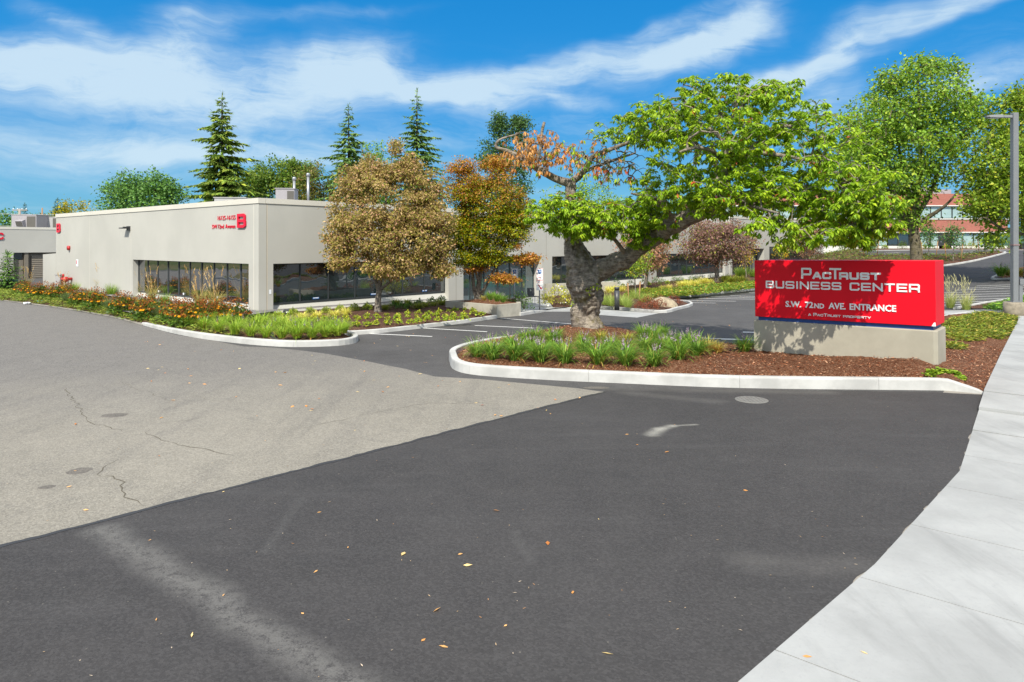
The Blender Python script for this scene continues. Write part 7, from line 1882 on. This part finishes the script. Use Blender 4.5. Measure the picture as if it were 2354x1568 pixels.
gpoly = [tuple(GT(*C5b(*p), .24)[:2]) for p in ((850, 1120), (1080, 1100), (1400, 1090), (1700, 1065), (2000, 1050), (2240, 1030), (2240, 940), (1950, 935), (1700, 950), (1400, 950), (1180, 960), (900, 1020))]
GC = [(.09, .2, .03), (.13, .26, .03), (.06, .14, .02), (.2, .28, .04), (.26, .22, .05)]
mat_cover('ground_cover', 'leafy green ground cover along the curved kerb of the long bed', gpoly, 13000, .11, .085, GC, .3, gcz, 270, 'stuff', True, .0)
gpoly = [tuple(GT(*C6b(*p), .24)[:2]) for p in ((0, 1100), (400, 1090), (800, 1050), (1200, 1010), (1600, 950), (1600, 850), (1100, 900), (800, 910), (600, 920), (300, 950), (0, 980))]
mat_cover('ground_cover', 'leafy green ground cover of the long bed towards the sign', gpoly, 10000, .13, .1, GC, .32, gcz, 271, 'stuff', True, .0)
for i, (x, y, l) in enumerate(((950, 830, 'dark arching grass beside the purple-brown tree'), (1080, 860, 'dark arching grass in the long bed before the low wall'), (1250, 850, 'broad dark arching grass next to the low wall'), (1200, 720, 'bright tuft on the low wall by the farther entrance'), (1310, 715, 'second bright tuft on the low wall by the farther entrance'), (1470, 740, 'dark bush at the upper corner of the sign'))):
    p = GT(*C6b(x, y), .3); plant('tuft_grass', GM[0] if i < 3 else BT[1], p, l, 'grass', 'grasses by the farther entrance', 1.8 if i < 3 else 1.5)
# ---- planting before the brick block
for i in range(20):
    x = 30.5+i*2.05; 
    plant('shrub', (ES[0], ES[1], DKS[0], YEW[0])[i % 4], (x+random.uniform(-.4, .4), 98.4+random.uniform(-.5, .5), ztf(x, 98.4)+.15), f'{ORD[i]} rounded bush from the drive side along the foot of the brick block', 'shrub', 'bushes along the foot of the brick block', (1.5, 1.3, 2.6, 1.7)[i % 4]*random.uniform(.8, 1.1))
up = [tuple(p) for p in gp((1850, 612), (1960, 618), (2090, 616), (2170, 609), (2240, 599), (2290, 588), (2300, 582), (2240, 586), (2170, 590), (2000, 590), (1850, 592))]
mat_cover('ground_cover', 'patchy green planting on the long strip behind the sign', up, 7500, .3, .12, [(.06, .13, .03), (.1, .17, .03), (.04, .08, .02), (.15, .17, .04)], .4, lambda P: zt(P[:, 0], P[:, 1])+.2, 272, 'stuff', True, .1)
# ---- bank across the drive (seen mirrored in the drive windows) and lawn beyond the street
def drv(t, out): 
    p = CORN+BX*t+np.array([-.647, -.762])*out; return (p[0], p[1])
bank = [drv(t, 14.5) for t in (-6, 4, 14, 24, 34)]+[drv(t, 24) for t in (34, 24, 14, 4, -6)]
bed('planting_bank', bank, M_GROUND, lambda P, d: .1+np.minimum(d/4, 1)*.9, .5)
kerb([drv(t, 14.4) for t in (-6, 4, 14, 24, 34)], .15, .18, inward=1)
BNK = [shrub(280, 700, 1.0, 1.3, .22, .12, [(.07, .14, .02), (.11, .18, .03), (.2, .17, .04), (.05, .1, .02)])]
for i in range(14):
    x, y = drv(-5+i*2.7, 17+random.uniform(-.6, 3))
    plant('hedge_bush', BNK[0], (x, y, .5), 'rounded bush on the bank across the drive', 'shrub', 'bushes on the bank across the drive', random.uniform(.8, 1.3))
# ---- fallen leaves and litter
def litter():
    r = np.random.default_rng(300); pos = []
    for _ in range(70):
        px, py = r.uniform(330, 1350), r.uniform(770, 960); pos.append(tuple(GT(px, py)))
    for _ in range(45):
        px, py = r.uniform(830, 1700), r.uniform(735, 800); pos.append(tuple(GT(px, py)))
    for _ in range(60):
        px, py = r.uniform(1500, 1760), r.uniform(668, 712); pos.append(tuple(GT(px, py)))
    for _ in range(26):
        px, py = r.uniform(20, 2100), r.uniform(960, 1520); p = GT(px, py); pos.append(tuple(p))
    for px, py in ((1527, 1042), (1064, 1303), (1382, 1504), (174, 978), (404, 922), (676, 934), (704, 933), (722, 942), (367, 963), (1133, 1175), (930, 1272), (995, 1411), (1008, 1488), (1258, 1247), (960, 862), (1005, 890)): pos += [tuple(GT(px, py))]*1
    pos = np.array(pos)+np.array([[0, 0, .018]]); n = len(pos); a = r.uniform(0, 2*PI, n)
    ax = np.stack([np.cos(a), np.sin(a), r.uniform(-.1, .15, n)], 1); L = r.uniform(.05, .11, n); L[-16:] = .13
    L = np.where(pos[:, 1] < 13, L*.75, L)
    col = pal(r, n, [(.5, .24, .08), (.6, .34, .14), (.42, .16, .05), (.6, .46, .22), (.3, .07, .03)], [.3, .3, .15, .2, .05], .2)
    W = L*r.uniform(.22, .55, n)
    tag(leaf_obj('fallen_leaves', [leaves(pos, ax, nrm(np.array([[0, 0, 1.0]])+r.normal(size=(n, 3))*.25), L, W, col, .05, -.2)], M_LEAFDRY), 'dry orange leaves scattered over the asphalt', None, None, 'stuff')
    n = 130; pos = []
    for _ in range(n): pos.append(tuple(GT(r.uniform(0, 2250), r.uniform(930, 1560))))
    pos = np.array(pos)+np.array([[0, 0, .013]]); a = r.uniform(0, 2*PI, n); ax = np.stack([np.cos(a), np.sin(a), np.zeros(n)], 1)
    tag(leaf_obj('debris', [leaves(pos, ax, np.tile([[0, 0, 1.0]], (n, 1)), r.uniform(.012, .05, n), r.uniform(.006, .012, n), pal(r, n, [(.32, .25, .16), (.25, .15, .08), (.36, .32, .26)], None, .2), 0)], M_CHIP), 'bits of bark and grit scattered on the black apron', None, None, 'stuff')
litter()
p = GT(62, 700); m = MB()
for k in range(5): m.tube([(random.uniform(-.12, .12), random.uniform(-.1, .1), .05), (random.uniform(-.12, .12), random.uniform(-.1, .1), .1)], [.08, .03], 6)
o = m.build('paper_scrap', M_STICK); o.location = p; tag(o, 'crumpled white paper lying on the gutter of the drive', 'litter')
m = MB(); m.box((-.3, -.18, 0), (.3, .18, .05), bev=.01); o = m.build('valve_lid', simple('teal_plastic', (.12, .42, .38))); o.location = GT(102, 693, .12); tag(o, 'pale teal valve lid in the juniper edging', 'valve lid')
